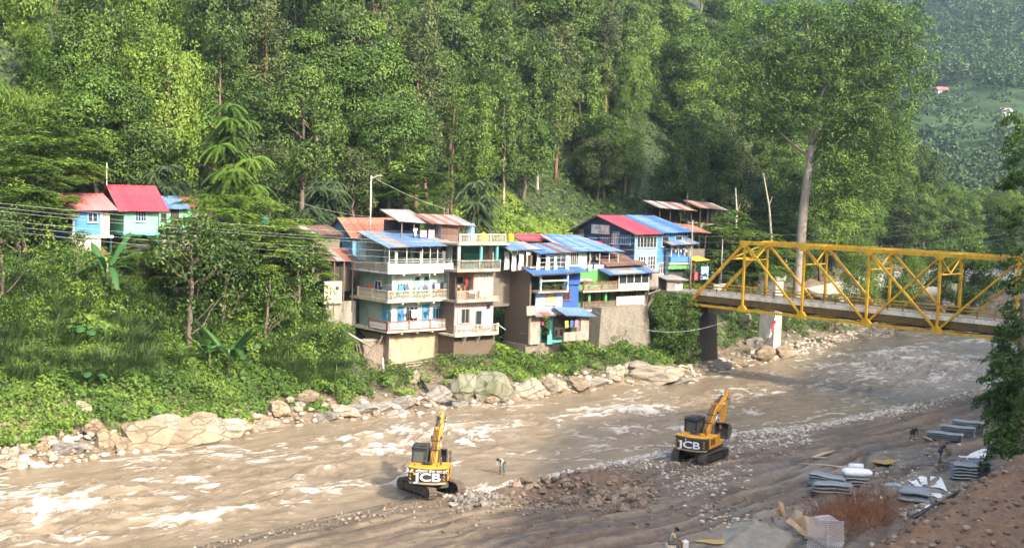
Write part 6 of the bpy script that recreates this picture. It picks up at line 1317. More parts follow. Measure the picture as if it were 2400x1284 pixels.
for y in (.30, WB-.30):
    for z in (.75, 1.1): member('guard_rail', (-.5, y, ZD+z), (NP*PAN+.5, y, ZD+z), .07, .12, YEL if y > 1 else mat('rail_brown', (.42, .24, .06), rough=.6))
    for i in range(NP*2+1): member('rail_post', (i*PAN/2, y, ZD+.1), (i*PAN/2, y, ZD+1.15), .08, .08, YELD)
# abutments
ab = MB(); ab.add([(-1.0, -.9, -8.5), (.6, -.9, -8.5), (.6, WB+1.2, -8.5), (-1.0, WB+1.2, -8.5), (-1.0, -.5, -.5), (.35, -.5, -.5), (.35, WB+.7, -.5), (-1.0, WB+.7, -.5)], [(3, 2, 1, 0), (4, 5, 6, 7), (0, 1, 5, 4), (1, 2, 6, 5), (2, 3, 7, 6), (3, 0, 4, 7)])
ab.build('abutment', pm('dark_masonry', (.055, .05, .04), (.028, .028, .02), scale=3, bump=.8, bscale=4, stretch=(2, 2, .5)), br)
ab = MB(); ab.box(NP*PAN-.4, NP*PAN+6, -1.2, WB+1.2, -8, -.5); ab.build('abutment', MW['conc'], br)
MB().box(-9.5, -1.5, -.4, WB+.5, ZD-.5, ZD+.1).build('approach_slab', ASPH, br)
# street level road on the far bank
mat('street', (.55, .49, .40), (.40, .34, .27), scale=.8, rough=.9, bump=.3)
rv = [aty(1672, 672, 146.), aty(1630, 668, 149.), aty(1600, 662, 151.), aty(1575, 650, 153.), aty(1545, 640, 155.)]
mb = MB(); rv = [np.array([*p[:2], 9.35]) for p in rv]; e2 = np.array([-.64, .77, 0])
for a, b_ in zip(rv[:-1], rv[1:]): mb.add([a-e2*2.0, b_-e2*2.0, b_+e2*9, a+e2*9, a-e2*2.0-np.array([0, 0, 2.5]), b_-e2*2.0-np.array([0, 0, 2.5])], [(0, 1, 2, 3), (0, 4, 5, 1)])
tag(link('street', mb.mesh('street', MATS['street'])), kind='structure')
# old bridge pier with grass on its cap
P = aty(1804, 800, 163.); h = aty(1804, 655, 163.)[2]-P[2]
r = empty('old_pier', P, ang, 'abandoned pale concrete bridge pier with grass growing on its cap', 'pier'); MB().prism([(-1.2, -.9), (1.2, -.9), (1.2, .9), (-1.2, .9)], -2.5, h, 'z').build('shaft', pm('pier_concrete', (.56, .53, .47), (.42, .40, .35)), r); MB().box(-1.4, 1.4, -1.1, 1.1, h, h+.5).build('cap', MW['conc'], r)
link('cap_grass', grass_mesh(7, 2.6, 1.0, 500, LEAF['grass'], .07, .7), r, (0, 0, h+.45)); link('cap_vines', bush_mesh(8, 2.0, .7, LEAF['light'], .2, 70), r, (0, 0, h+.3))
# crumpled red and white banner, bamboo sticks by the pier
fl = empty('banner', aty(1800, 795, 158.), .3, 'torn red and white banner leaning by the old pier', 'banner'); MB().tube([(-.2, 0, -.5), (.9, 0, 3.2)], .05, 6).build('stick', MW['dark'], fl)
V = []; F = []
for j in range(7):
    for i in range(4): V.append((-.1+.28*j*.45+.28*i*.5, .12*math.sin(j*1.3+i), .2+.38*j))
for j in range(6):
    for i in range(3): F.append((j*4+i, j*4+i+1, j*4+i+5, j*4+i+4))
me = bpy.data.meshes.new('cloth'); me.from_pydata(V, [], F); me.materials.append(cmat((.66, .05, .08))); me.materials.append(cmat((.7, .7, .68))); me.polygons.foreach_set('material_index', [0 if k >= 7 else 1 for k in range(len(F))]); link('cloth', me, fl).modifiers.new('t', 'SOLIDIFY').thickness = .015
# concrete pipes on the gravel beside the far road
PIPE = mat('pipe_concrete', (.50, .46, .40), (.38, .35, .30), rough=.85)
for k, (px, py, Y, ln, rz, lab) in enumerate([(2165, 700, 214., 4.2, .25, 'concrete culvert pipe lying nearest on the gravel'), (2178, 700, 216., 2.4, .1, 'short concrete pipe beside the nearest one'), (2205, 690, 222., 5.6, .35, 'long concrete culvert pipe behind the others')]):
    P = aty(px, py, Y); n_ = 20; R1_, R2_ = 1.15, .95; V = []; F = []
    for x in (-ln/2, ln/2):
        for rr in (R1_, R2_):
            for i in range(n_): a = 6.2832*i/n_; V.append((x, rr*math.cos(a), rr*math.sin(a)+R1_))
    for i in range(n_):
        j = (i+1) % n_; F += [(i, j, 2*n_+j, 2*n_+i), (n_+j, n_+i, 3*n_+i, 3*n_+j), (i, n_+i, n_+j, j), (2*n_+j, 3*n_+j, 3*n_+i, 2*n_+i)]
    me = bpy.data.meshes.new('concrete_pipe'); me.from_pydata(V, [], F); me.materials.append(PIPE)
    zt = float(farH(P[:1], P[1:2])[0]); o = link('concrete_pipe', me, None, (P[0], P[1], max(zt, P[2])-.1), (0, 0, -rz)); tag(o, lab, 'pipe', 'concrete pipes by the gravel road')
# gravel road along the river beyond the bridge
mat('gravel_road', (.46, .43, .38), (.32, .29, .25), scale=.5, rough=.9, bump=.4, bscale=2)
mb = MB(); pv = None
for s_ in np.arange(s_at(18), s_at(22)+60, 4.):
    a, b_ = fb_pt(s_, 8.5), fb_pt(s_, 15.5); za, zb_ = farH(a[:1], a[1:], False)[0]+.75, farH(b_[:1], b_[1:], False)[0]+.75; cur = [(a[0], a[1], za), (b_[0], b_[1], max(zb_, za))]
    if pv: mb.add([pv[0], cur[0], cur[1], pv[1]], [(0, 1, 2, 3)])
    pv = cur
tag(link('gravel_road', mb.mesh('gravel_road', MATS['gravel_road'])), kind='structure')
# ================================================================== ROCKS
def rock_mesh(seed, sub=2, flat=.7, cuts=13, rough=.2):
    g = np.random.default_rng(seed); b = bmesh.new(); bmesh.ops.create_icosphere(b, subdivisions=sub, radius=1.)
    N = nrm(g.normal(size=(cuts, 3))); dd = .50+.38*g.random(cuts)
    for v in b.verts:
        p = np.array(v.co)
        for n_, d_ in zip(N, dd):
            k = p@n_-d_
            if k > 0: p = p-n_*k*.97
        f = 1+rough*(fbm(np.array([p[0]*1.9+p[2]*1.1+seed]), np.array([p[1]*1.9-p[2]*.9]), 5, seed % 30)[0]-.5)*2+.035*math.sin(p[2]*16+p[0]*4+seed)
        v.co = Vector(p*f*np.array([1, .8, flat]))
    me = bpy.data.meshes.new('rock'); b.to_mesh(me); b.free(); return me
ROCKM = {
 'pale': mat('rock_pale', (.40, .35, .275), (.20, .165, .125), scale=1.6, amt=.55, bump=.7, bscale=3.5, rough=.85, dirt=(.12, .10, .075), crack=1., objrand=.15),
 'grey': mat('rock_grey', (.32, .295, .26), (.15, .135, .115), scale=1.8, amt=.55, bump=.7, bscale=3.5, rough=.85, dirt=(.10, .09, .075), crack=1., objrand=.2),
 'tan': mat('rock_tan', (.35, .275, .18), (.16, .12, .08), scale=1.6, amt=.5, bump=.7, bscale=3.5, rough=.85, dirt=(.09, .07, .05), crack=1., objrand=.15),
 'brown': mat('rock_brown', (.28, .205, .145), (.13, .095, .07), scale=2.2, amt=.55, bump=.6, bscale=5, rough=.85, objrand=.3),
 'mossy': mat('rock_mossy', (.36, .33, .26), (.14, .14, .09), scale=1.0, amt=.5, bump=.7, bscale=3, rough=.9, dirt=(.10, .13, .04), dirt_amt=.8, crack=1., objrand=.15)}
RK = {}
for k, mm in ROCKM.items():
    for i in range(5):
        me = rock_mesh(400+i*7+len(k), 3 if k != 'brown' else 2, [.62, .5, .75, .42, .6][i]); me.materials.append(mm)
        me.polygons.foreach_set('use_smooth', [False]*len(me.polygons)); RK[k, i] = me
def boulder(px, py, wpx, hpx, kind, label, v=0, rz=None, tilt=0., z=None, name='boulder'):
    """centre and size as seen; sits on the bank"""
    P = on_bank(px, py+hpx*.4, 70, 240, lambda a, b_: np.maximum(farH(a, b_), -.25))
    sc = np.linalg.norm(P-CAM)/FPX; w_ = wpx*sc/2; h_ = hpx*sc/2
    o = link(name, RK[kind, v % 5], None, (P[0], P[1]+w_*.3, P[2]+h_*.55), (tilt, rnd.uniform(-.1, .1), .55+rnd.uniform(-.35, .35) if rz is None else rz), (w_*1.08, w_*.95, max(h_*1.25, w_*.35)/.62))
    return tag(o, label, 'boulder', 'boulders on the far bank')
BO = [(35,1092,54,28,'pale','rounded pale boulder at the water in the lower left corner'),(160,1050,80,50,'grey','big flat-faced grey boulder at the left waterline'),(187,964,48,44,'tan','tan boulder among the creepers on the left bank'),(110,1026,58,22,'tan','flat oval tan stone left of the flat-faced grey boulder'),(98,1050,42,34,'tan','egg-shaped tan boulder at the left waterline'),(152,1022,34,22,'pale','small oval stone on top of the flat-faced boulder'),(60,1062,44,30,'pale','pale boulder between the egg-shaped one and the corner'),(20,1065,40,30,'pale','pale boulder at the left picture edge'),(250,1025,70,70,'tan','cracked tan slab right of the flat-faced boulder'),(215,1000,50,50,'tan','tan outcrop above the cracked slab'),
 (330,1022,150,62,'tan','long tilted rock slab at the left waterline'),(420,1022,190,58,'tan','longest tilted rock slab at the left waterline'),(510,1010,130,52,'pale','tilted slab at the right end of the rock ledge'),(380,1000,130,46,'pale','upper tilted slab of the rock ledge'),(460,990,110,40,'tan','rear tilted slab of the rock ledge'),(290,1045,90,34,'tan','low slab at the foot of the ledge'),(560,1000,60,40,'tan','last small rock of the ledge'),
 (615,999,62,20,'pale','long flat boulder alone in the water'),(745,982,36,32,'grey','grey boulder left of the big oval boulder'),(775,975,60,26,'grey','low grey rock beside the oval boulder'),(817,964,80,32,'pale','big oval pale boulder at the waterline'),(850,955,90,40,'grey','grey rock behind the oval boulder'),(881,970,20,18,'pale','small pale stone right of the oval boulder'),(935,968,95,34,'grey','wide layered grey boulder at the waterline'),(945,942,80,34,'grey','grey boulder above the layered one'),(867,920,34,20,'pale','bright pale stone in the bushes'),(900,950,70,30,'grey','grey rock among the waterline boulders'),(966,888,40,34,'pale','squared pale rock below the bamboo ladder'),(700,950,60,30,'grey','small grey rock under the eroded bank'),(720,930,70,40,'tan','brown rock in the eroded bank'),(650,960,60,40,'tan','tan rock at the right end of the eroded bank'),
 (1085,905,110,86,'mossy','tall mossy rock face under the mint house'),(1145,905,110,80,'mossy','broad mossy rock face below the pink house'),(1030,920,90,50,'grey','grey rock under the black hoses'),(1155,938,44,28,'tan','rounded tan boulder beside the round grey one'),(1188,938,32,28,'grey','round grey boulder at the waterline'),(1110,945,40,20,'grey','low stones beside the rounded tan boulder'),(1075,950,50,18,'grey','flat grey stone in the shallows'),(1245,908,100,62,'pale','large pale fractured rock under the bushes'),(1300,905,70,44,'pale','pale rock right of the fractured one'),(1350,900,80,34,'tan','tan rock beside the low ledge'),(1400,893,70,30,'grey','low grey ledge rock'),(1440,880,60,44,'pale','upright pale rock left of the great slab'),(1475,862,56,44,'pale','pale rock behind the great slab'),
 (1535,880,190,48,'pale','great pale rock slab on the waterline left of the bridge'),(1510,862,90,34,'pale','upper part of the great pale slab'),(1590,895,90,20,'grey','low dark rock at the right end of the great slab'),(1690,860,60,24,'grey','grey rock under the abutment'),(1735,845,60,26,'tan','tan rock right of the abutment'),(1790,828,76,46,'tan','big rounded rock below the old pier'),(1838,828,60,34,'tan','rounded rock at the waterline by the old pier'),(1768,800,60,40,'grey','grey rock behind the rounded ones'),(1745,756,34,44,'pale','upright pale rock on the slope left of the old pier'),(2065,776,64,20,'pale','long pale rock on the bank behind the bridge'),(2020,788,40,18,'pale','pale rock at the waterline behind the bridge'),(1960,800,40,16,'pale','small pale rock behind the second bridge panel'),(2190,722,60,20,'pale','pale rock on the gravel below the pipes'),(2240,728,50,18,'tan','brownish rock right of the pipes')]
for i, (px, py, w_, h, k, lab) in enumerate(BO):
    slab = 200 < px < 600 and py > 980
    boulder(px, py, w_, h, k, lab, i, rz=.75 if slab else None, tilt=.35 if slab else rnd.uniform(-.12, .12))
def pebbles(name, label, pts, smin, smax, mt, seed, kind_seed=0, dens_flat=.6):
    """loose stones, one mass"""
    g = np.random.default_rng(seed); b = bmesh.new(); bmesh.ops.create_icosphere(b, subdivisions=1, radius=1.); bv = np.array([v.co[:] for v in b.verts]); bf = np.array([[v.index for v in f.verts] for f in b.faces]); b.free()
    n_ = len(pts); s_ = smin+(smax-smin)*g.random(n_)**2.2
    J = 1+.38*(g.random((n_, len(bv), 1))-.5)
    ax = np.stack([np.ones(n_), .65+.4*g.random(n_), dens_flat*(.6+.6*g.random(n_))], 1)
    V = bv[None]*J*ax[:, None, :]*s_[:, None, None]; a = g.random(n_)*6.283; c_, s2 = np.cos(a)[:, None], np.sin(a)[:, None]
    V = np.stack([V[..., 0]*c_-V[..., 1]*s2, V[..., 0]*s2+V[..., 1]*c_, V[..., 2]], -1)+np.asarray(pts)[:, None, :]+np.array([0, 0, 1.])*(s_*.25)[:, None, None]
    F = bf[None]+(np.arange(n_)*len(bv))[:, None, None]
    t = np.repeat(g.random(n_), len(bv))
    o = link(name, mesh_np(name, V.reshape(-1, 3), F.reshape(-1, 3), mt, False, {'tint': t})); return tag(o, label, 'stones', kind='stuff')
def stonemat(name, a, b_, c):
    m, n, l, b = newmat(name); at = n.new('ShaderNodeAttribute'); at.attribute_name = 'tint'; rp = n.new('ShaderNodeValToRGB'); e = rp.color_ramp.elements
    e[0].position = 0; e[0].color = (*a, 1); e[1].position = 1; e[1].color = (*c, 1); q = e.new(.5); q.color = (*b_, 1); l.new(at.outputs['Fac'], rp.inputs[0]); l.new(rp.outputs[0], b.inputs['Base Color']); b.inputs['Roughness'].default_value = .85; return m
GRAV = stonemat('gravel_pale', (.22, .19, .15), (.40, .365, .305), (.56, .52, .455)); GRAVT = stonemat('gravel_tan', (.18, .14, .10), (.34, .275, .20), (.50, .44, .35)); GRAVB = stonemat('rubble_brown', (.085, .062, .045), (.17, .125, .09), (.30, .25, .20))
def far_strip(n_, seed, d0, d1, filt=None):
    g = np.random.default_rng(seed); s_ = g.uniform(SL[1]+20, s_at(21), n_*2); out = []
    for q in s_[:n_]:
        d_ = d0+(d1-d0)*g.random()**1.5; p = fb_pt(q, d_); out.append(p)
    out = np.array(out); z = farH(out[:, 0], out[:, 1]); P = np.concatenate([out, z[:, None]], 1)
    return P
pebbles('shore_stones', 'stones scattered along the far waterline', far_strip(1700, 1, -.4, 2.8), .10, .55, GRAVT, 2)
pebbles('shore_stones', 'pale river stones along the far bank', far_strip(1200, 3, -.2, 3.2), .08, .42, GRAV, 4)
Pq = []
g = np.random.default_rng(6)
for k in range(2600):
    px, py = (g.uniform(0, 260), g.uniform(1000, 1110)) if k < 500 else (g.uniform(1820, 2120), g.uniform(700, 860)) if k < 1700 else (g.uniform(2050, 2330), g.uniform(690, 770))
    P = atz(px, py, 1.); p = np.array([P[:2]]); d_ = polydist(FB, p[:, 0], p[:, 1])[0][0]
    if -.3 < d_ < (2.6 if k < 500 else 12): Pq.append((P[0], P[1], farH(P[:1], P[1:2])[0]))
pebbles('shore_stones', 'pale gravel bar on the far bank beyond the bridge', np.array(Pq), .10, .5, GRAV, 8)
# near bank: pale gravel ridge and brown rubble
def near_pts(boxes, seed, zf=mudH):
    g = np.random.default_rng(seed); out = []
    for (x0, y0, x1, y1, wv, n_) in boxes:                 # strips in the picture from (x0,y0) to (x1,y1), half-height wv
        t = g.random(n_); px = x0+(x1-x0)*t; py = y0+(y1-y0)*t+g.normal(size=n_)*wv
        d_ = np.array([atz(a, b_, .6) for a, b_ in zip(px, py)]); out.append(d_)
    P = np.concatenate(out); ok = polydist(NB, P[:, 0], P[:, 1])[0] < .6; P = P[ok]; P[:, 2] = np.maximum(zf(P[:, 0], P[:, 1]), .02); return P
pebbles('gravel_ridge', 'pale gravel ridge along the near waterline', near_pts([(1140,1138,1330,1098,6,1300),(1330,1098,1560,1052,7,1400),(1560,1052,1720,1018,5,350),(1700,1015,1900,1000,6,600),(1890,1000,2120,955,8,1000),(2100,960,2330,905,8,800),(1040,1155,1150,1138,4,300)], 11), .05, .22, GRAV, 12)
pebbles('scattered_gravel', 'pale stones scattered on the mud around the right excavator', near_pts([(1480,1070,1760,1110,24,420),(1700,1040,1860,1040,14,300),(1550,1110,1700,1140,20,350),(1780,1010,1900,1030,12,400),(2050,1120,2250,1060,30,260),(1640,1200,1760,1260,18,120),(2110,1215,2290,1140,8,200)], 13), .04, .20, GRAV, 14)
pebbles('small_rubble', 'crumbled brown rubble and clods on the bank', near_pts([(1080,1170,1300,1140,14,1300),(1250,1150,1480,1110,20,2200),(1400,1130,1540,1150,18,800),(1150,1190,1500,1180,8,500),(420,1284,1000,1180,9,350),(900,1200,1900,1200,30,700)], 15), .04, .17, GRAVB, 16)
rp_ = empty('rubble_pile', atz(1290, 1150, .8), label='heap of broken brown rock between the two excavators', cat='rubble'); o0 = np.array(rp_.location)
g = np.random.default_rng(23)
for k in range(280):
    t = g.random()
    if k < 70: px, py = 1060+g.random()*110, 1150+g.random()*42; kd = 'grey'
    elif k < 210: px = 1180+g.random()*340; py = 1148+g.normal()*17+(.02*(1350-px)); kd = 'brown' if g.random() < .75 else 'tan'
    else: px = 1360+g.random()*160; py = 1155+g.random()*34; kd = ['tan', 'grey', 'brown'][int(g.random()*3)]
    P = atz(px, py, .7); rise = .95*math.exp(-((px-1400)/75)**2-((py-1122)/30)**2)+.7*math.exp(-((px-1270)/80)**2-((py-1140)/22)**2)
    zz = float(mudH(P[:1], P[1:2])[0])+rise*.6; s_ = .14+.38*g.random()**2
    link('stone', RK[kd, int(g.random()*5)], rp_, np.array([P[0], P[1], zz+s_*.25])-o0, (g.normal()*.5, g.normal()*.5, g.random()*6.28), (s_, s_, s_))
# earth under the pile
def mound(name, label, px, py, rx, ry, h, mt, seed, z0=.6, res=.22, kind='structure', sharp=1.6, rough=.35, shape=None):
    P = atz(px, py, z0); ex = atz(px+rx, py, z0)-P; ey = atz(px, py-ry, z0)-P; R_m = max(abs(ex[0])+abs(ey[0]), abs(ex[1])+abs(ey[1]))*1.15
    X, Y, F = grid(P[0]-R_m, P[0]+R_m, P[1]-R_m, P[1]+R_m, res); M_ = np.linalg.inv(np.array([[ex[0], ey[0]], [ex[1], ey[1]]])); q = M_@np.stack([X-P[0], Y-P[1]]); rr = np.sqrt((q**2).sum(0))
    hh = h*np.clip(1-rr**sharp, 0, 1)
    Z = mudH(X, Y)-.12+hh+(fbm(X*.9, Y*.9, 4, seed)-.5)*rough*2*np.clip(hh/.6, 0, 1)+(fbm(X*2.6, Y*2.6, 3, seed+1)-.5)*rough*np.clip(hh/.4, 0, 1)
    V = np.stack([X, Y, Z], 1); V, F, _ = compact(V, F, rr < 1.0, [])
    return tag(link(name, mesh_np(name, V, F, mt, True)), kind=kind)
EARTH = mat('loose_earth', (.27, .165, .095), (.11, .066, .04), scale=2.2, amt=.5, bump=1., bscale=4, rough=.95, detail=9)
SILT = mat('grey_silt', (.30, .265, .21), (.17, .15, .12), scale=1.4, amt=.6, bump=.6, bscale=5, rough=.85)
mound('earth_heap', None, 1395, 1132, 120, 28, .75, mat('rubble_earth', (.19, .125, .08), (.08, .055, .038), scale=3, amt=.5, bump=1., bscale=6, rough=.95), 3); mound('earth_heap', None, 1260, 1148, 130, 22, .5, MATS['rubble_earth'], 5); mound('silt_heap', None, 1770, 1268, 95, 40, .7, SILT, 7)
# big soil heap in the lower right corner
X, Y, F = grid(14, 64, 40, 100, .22)
A_, B_ = atz(2000, 1300, .7)[:2], atz(2330, 1100, .7)[:2]; dn_ = (B_-A_)/np.linalg.norm(B_-A_); nn_ = np.array([dn_[1], -dn_[0]])
q = (X-A_[0])*nn_[0]+(Y-A_[1])*nn_[1]; s2 = (X-A_[0])*dn_[0]+(Y-A_[1])*dn_[1]
q = q+(fbm(X*.25, Y*.25, 3, 17)-.5)*1.6
Z = .6+5.2*sstep(0, 7.5, q)*(1-sstep(19, 25, s2+q*.15))+(fbm(X*.8, Y*.8, 4, 18)-.5)*1.0*sstep(0, 2, q)+(fbm(X*2.4, Y*2.4, 4, 19)-.5)*.55*sstep(0, 1, q)
V = np.stack([X, Y, Z], 1); V, F, _ = compact(V, F, (q > -.2) & (X < .44*Y+7.5) & (s2 < 26), [])
tag(link('soil_heap', mesh_np('soil_heap', V, F, EARTH, True)), kind='structure')
V0 = V
g = np.random.default_rng(31); pk = V0[g.integers(0, len(V0), 2600)]; pebbles('soil_clods', 'earth clods and stones on the soil heap', pk, .04, .24, stonemat('clods', (.11, .07, .045), (.20, .135, .085), (.36, .27, .19)), 32)
# black pipe at the foot of the heap
pa, pb = atz(2138, 1214, .95), atz(2292, 1131, .95); o = MB().tube([pa, (pa+pb)/2+np.array([0, 0, .06]), pb], .16, 10).build('pipe', mat('black_plastic', (.03, .032, .036), rough=.4), None, True, label='long black pipe at the foot of the soil heap', cat='pipe')
SACK = mat('white_sack', (.70, .67, .60), (.55, .52, .45), scale=3, rough=.9, dirt=(.35, .27, .18))
for k in range(16):
    t = k/15; P = pa+(pb-pa)*t+np.array([-.5+.25*math.sin(k*3), .25*math.cos(k*5), 0]); P[2] = float(mudH(P[:1], P[1:2])[0])+.05
    s_ = .22+.12*((k*7) % 5)/5; o = link('sandbag', RK['pale', k % 5], None, P, (.1*k, .2, k*1.3), (s_*1.5, s_, s_)); o.data = RK['pale', k % 5]; tag(o, f'{ORD[k]} pale sack-like stone from the near end along the black pipe', 'stone', 'stones along the black pipe'); o.name = 'edge_stone'
# hoses under the mint house
for k in range(3):
    P = [on_bank(x, y) for x, y in [(975+4*k, 885), (990+6*k, 910+3*k), (1015+4*k, 932+4*k), (1045, 944+4*k), (1085-8*k, 946+3*k)]]; P = [p+np.array([0, -.3, .25]) for p in P]
    MB().tube(P, .075, 7).build('hose', MATS['black_plastic'], None, True, label=f'{ORD[k]} black hose from the top draped over the rocks', cat='hose', group='black hoses on the rocks')

# ================================================================== EXCAVATORS
JY = mat('machine_yellow', (.80, .38, .012), (.66, .29, .01), rough=.38, scale=1.4, dirt=(.26, .17, .085), dirt_amt=.8, spec=.5); JB = mat('machine_black', (.035, .038, .042), (.022, .022, .025), rough=.42, dirt=(.15, .11, .07), dirt_amt=.4); JM = mat('track_mud', (.17, .13, .095), (.06, .05, .042), rough=.85, scale=3, bump=.4); CHR = mat('chrome_rod', (.75, .75, .75), rough=.15, metal=1.)
STL = mat('worn_steel', (.22, .19, .16), (.10, .085, .07), rough=.6, metal=.4, scale=3); CW = mat('skirt_mud', (.36, .30, .20), (.24, .19, .13), rough=.8, scale=2); SEAT = mat('seat', (.28, .25, .22)); 
def tube_between(a, b_, r, m_, name, par, n_=10): return MB().tube([a, b_], r, n_).build(name, m_, par, True)
def excavator(loc, az, track_az, label, text=None, pitch=0.):
    root = empty('excavator', loc, math.pi/2-az, label, 'excavator'); root.rotation_euler = (0, pitch, math.pi/2-az)
    da = az-track_az                                     # undercarriage turned under the house
    ca, sa = math.cos(da), math.sin(da)
    def RZ(o): o.rotation_euler = (0, 0, da); return o
    for sy in (-1, 1):
        y0 = sy*1.15; pts = []
        for k in range(13): a = math.pi/2+math.pi*k/12; pts.append((-1.55+.44*math.cos(a), .45+.44*math.sin(a)))
        for k in range(13): a = -math.pi/2+math.pi*k/12; pts.append((1.55+.44*math.cos(a), .45+.44*math.sin(a)))
        inner = [(x*.955 if abs(x) < 1.6 else x-(.06 if x > 0 else -.06), .45+(z-.45)*.86) for x, z in pts]
        mb = MB(); n_ = len(pts); V = [(x, y0-.28, z) for x, z in pts]+[(x, y0+.28, z) for x, z in pts]+[(x, y0-.28, z) for x, z in inner]+[(x, y0+.28, z) for x, z in inner]; Fq = []
        for i in range(n_):
            j = (i+1) % n_; Fq += [(i, j, n_+j, n_+i), (2*n_+j, 2*n_+i, 3*n_+i, 3*n_+j), (j, i, 2*n_+i, 2*n_+j), (n_+i, n_+j, 3*n_+j, 3*n_+i)]
        mb.add(V, Fq); tk = RZ(mb.build('track', JM, root))
        # shoes around the belt
        sh = MB().box(-.075, .075, -.30, .30, -.02, .03).box(-.02, .02, -.30, .30, .03, .07).mesh('track_shoe', JM)
        per = []; 
        for i in range(n_): per.append(np.array(pts[i]))
        per.append(per[0]); cum = np.concatenate([[0], np.cumsum([np.linalg.norm(per[i+1]-per[i]) for i in range(n_)])]); ns = 46
        for k in range(ns):
            q = cum[-1]*k/ns; i = int(np.searchsorted(cum, q, side='right')-1); i = min(i, n_-1); t = (q-cum[i])/(cum[i+1]-cum[i]); p = per[i]+(per[i+1]-per[i])*t; tg = per[i+1]-per[i]
            link('track_shoe', sh, tk, (p[0], y0, p[1]), (0, -math.atan2(tg[1], tg[0])+math.pi, 0))
        RZ(MB().box(-1.5, 1.5, y0-.16, y0+.16, .18, .72).build('track_frame', JB, root, bevel=.04))
        for x in (-1.55, 1.55): RZ(MB().tube([(x, y0-.24, .45), (x, y0+.24, .45)], .33, 14).tube([(x, y0-.31, .45), (x, y0+.31, .45)], .12, 10).build('sprocket', JB, root))
        for x in (-1., -.5, 0, .5, 1.): RZ(MB().tube([(x, y0-.2, .14), (x, y0+.2, .14)], .11, 8).build('roller', JB, root))
    RZ(MB().box(-.9, .9, -.9, .9, .42, .80).build('undercarriage', JM, root, bevel=.06)); MB().tube([(0, 0, .8), (0, 0, 1.02)], .62, 20).build('slew_ring', JB, root)
    # upper structure
    MB().box(-1.75, 1.55, -1.28, 1.28, 1.02, 1.20).build('platform', JB, root, bevel=.04)
    # counterweight: curved back
    prof = []
    for k in range(9): a = -1+2*k/8; prof.append((-2.45+.42*a*a, 1.30*a))
    pl = prof+[(-1.5, 1.30), (-1.5, -1.30)]
    cwt = MB(); cwt.prism(pl, 1.22, 2.06, 'z'); cw = cwt.build('counterweight', JB, root, bevel=.05)
    MB().prism([(x*.985, y*.96) for x, y in pl], 1.04, 1.22, 'z').build('counterweight_base', CW, root, bevel=.04)
    MB().prism([(x*.97 if x < -1.6 else x, y) for x, y in pl], 2.06, 2.2, 'z').build('engine_hood', JY, root, bevel=.05)
    for sy in (-1, 1): MB().box(-1.55, -.05 if sy > 0 else .55, sy*1.3-.04, sy*1.3+.04, 1.24, 2.08).build('side_panel', JY, root, bevel=.015)
    MB().box(-1.5, -.1, -1.28, 1.28, 1.2, 2.10).build('engine_bay', JY, root, bevel=.03)
    MB().box(-.1, .62, -1.28, -.42, 1.2, 2.02).build('tool_box', JY, root, bevel=.05); MB().box(.62, 1.5, -1.26, -.5, 1.2, 1.55).build('step_box', JY, root, bevel=.04)
    for k in range(3): MB().box(-1.3+.3*k, -1.1+.3*k, -1.36, -1.33, 1.5, 1.95).build('grille', JB, root)
    MB().tube([(-.9, -.75, 2.15), (-.9, -.75, 2.5), (-1.0, -.75, 2.62)], .07, 8).build('exhaust', STL, root, True); MB().tube([(-.5, .35, 2.15), (-.5, .35, 2.32)], .12, 8).build('air_intake', JB, root, True); MB().box(-1.2, -.7, -.2, .5, 2.2, 2.23).build('hood_vent', JB, root)
    # cab on the left side
    cb = MB()
    for (x, y) in ((-.22, .34), (-.22, 1.28), (1.42, .34), (1.42, 1.28)): cb.beam((x, y, 1.2), (x*.96+.02, y*.985, 3.0), .11, .11)
    for (a, b_) in (((-.22, .34), (1.42, .34)), ((-.22, 1.28), (1.42, 1.28)), ((-.22, .34), (-.22, 1.28)), ((1.42, .34), (1.42, 1.28))):
        cb.beam((*a, 2.98), (*b_, 2.98), .12, .12); cb.beam((*a, 1.26), (*b_, 1.26), .12, .14)
    cb.box(-.24, 1.4, .34, .40, 1.3, 1.85); cb.box(-.27, -.2, .36, 1.26, 1.3, 2.12)
    cb.box(.45, .55, 1.24, 1.31, 1.3, 2.95); cab_ = cb.build('cab', JB, root)
    MB().box(-.34, 1.5, .28, 1.34, 3.03, 3.16).box(-.1, 1.2, .42, 1.2, 3.16, 3.22).build('cab_roof', JB, cab_, bevel=.04)
    gm = MATS.get('cab_glass')
    if gm is None:
        gm, n, l, b = newmat('cab_glass'); b.inputs['Base Color'].default_value = (.55, .62, .62, 1); b.inputs['Roughness'].default_value = .05; b.inputs['Transmission Weight'].default_value = .85; b.inputs['IOR'].default_value = 1.1; MATS['cab_glass'] = gm
    for (x0, x1_, y0, y1_, z0, z1) in ((-.2, -.185, .42, 1.2, 2.14, 2.9), (1.40, 1.415, .42, 1.2, 1.4, 2.9), (-.1, 1.35, .355, .365, 1.9, 2.9), (-.1, .43, 1.27, 1.28, 1.9, 2.9), (.58, 1.35, 1.27, 1.28, 1.5, 2.9)): MB().box(x0, x1_, y0, y1_, z0, z1).build('pane', gm, cab_)
    MB().box(.1, .6, .55, 1.05, 1.35, 1.6).box(.02, .16, .55, 1.05, 1.6, 2.45).build('seat', SEAT, cab_, bevel=.05)
    for y in (.36, 1.27): MB().tube([(-.3, y, 2.1), (-.36, y, 3.1), (0, y, 3.3), (.9, y, 3.3)], .022, 6).build('cab_guard', JB, cab_)
    MB().tube([(-.36, .36, 3.1), (-.36, 1.27, 3.1)], .022, 6).build('cab_guard', JB, cab_)
    # boom (boomerang), stick, bucket in the x-z plane at y = bc
    bc = -.05; arm0 = set(root.children)
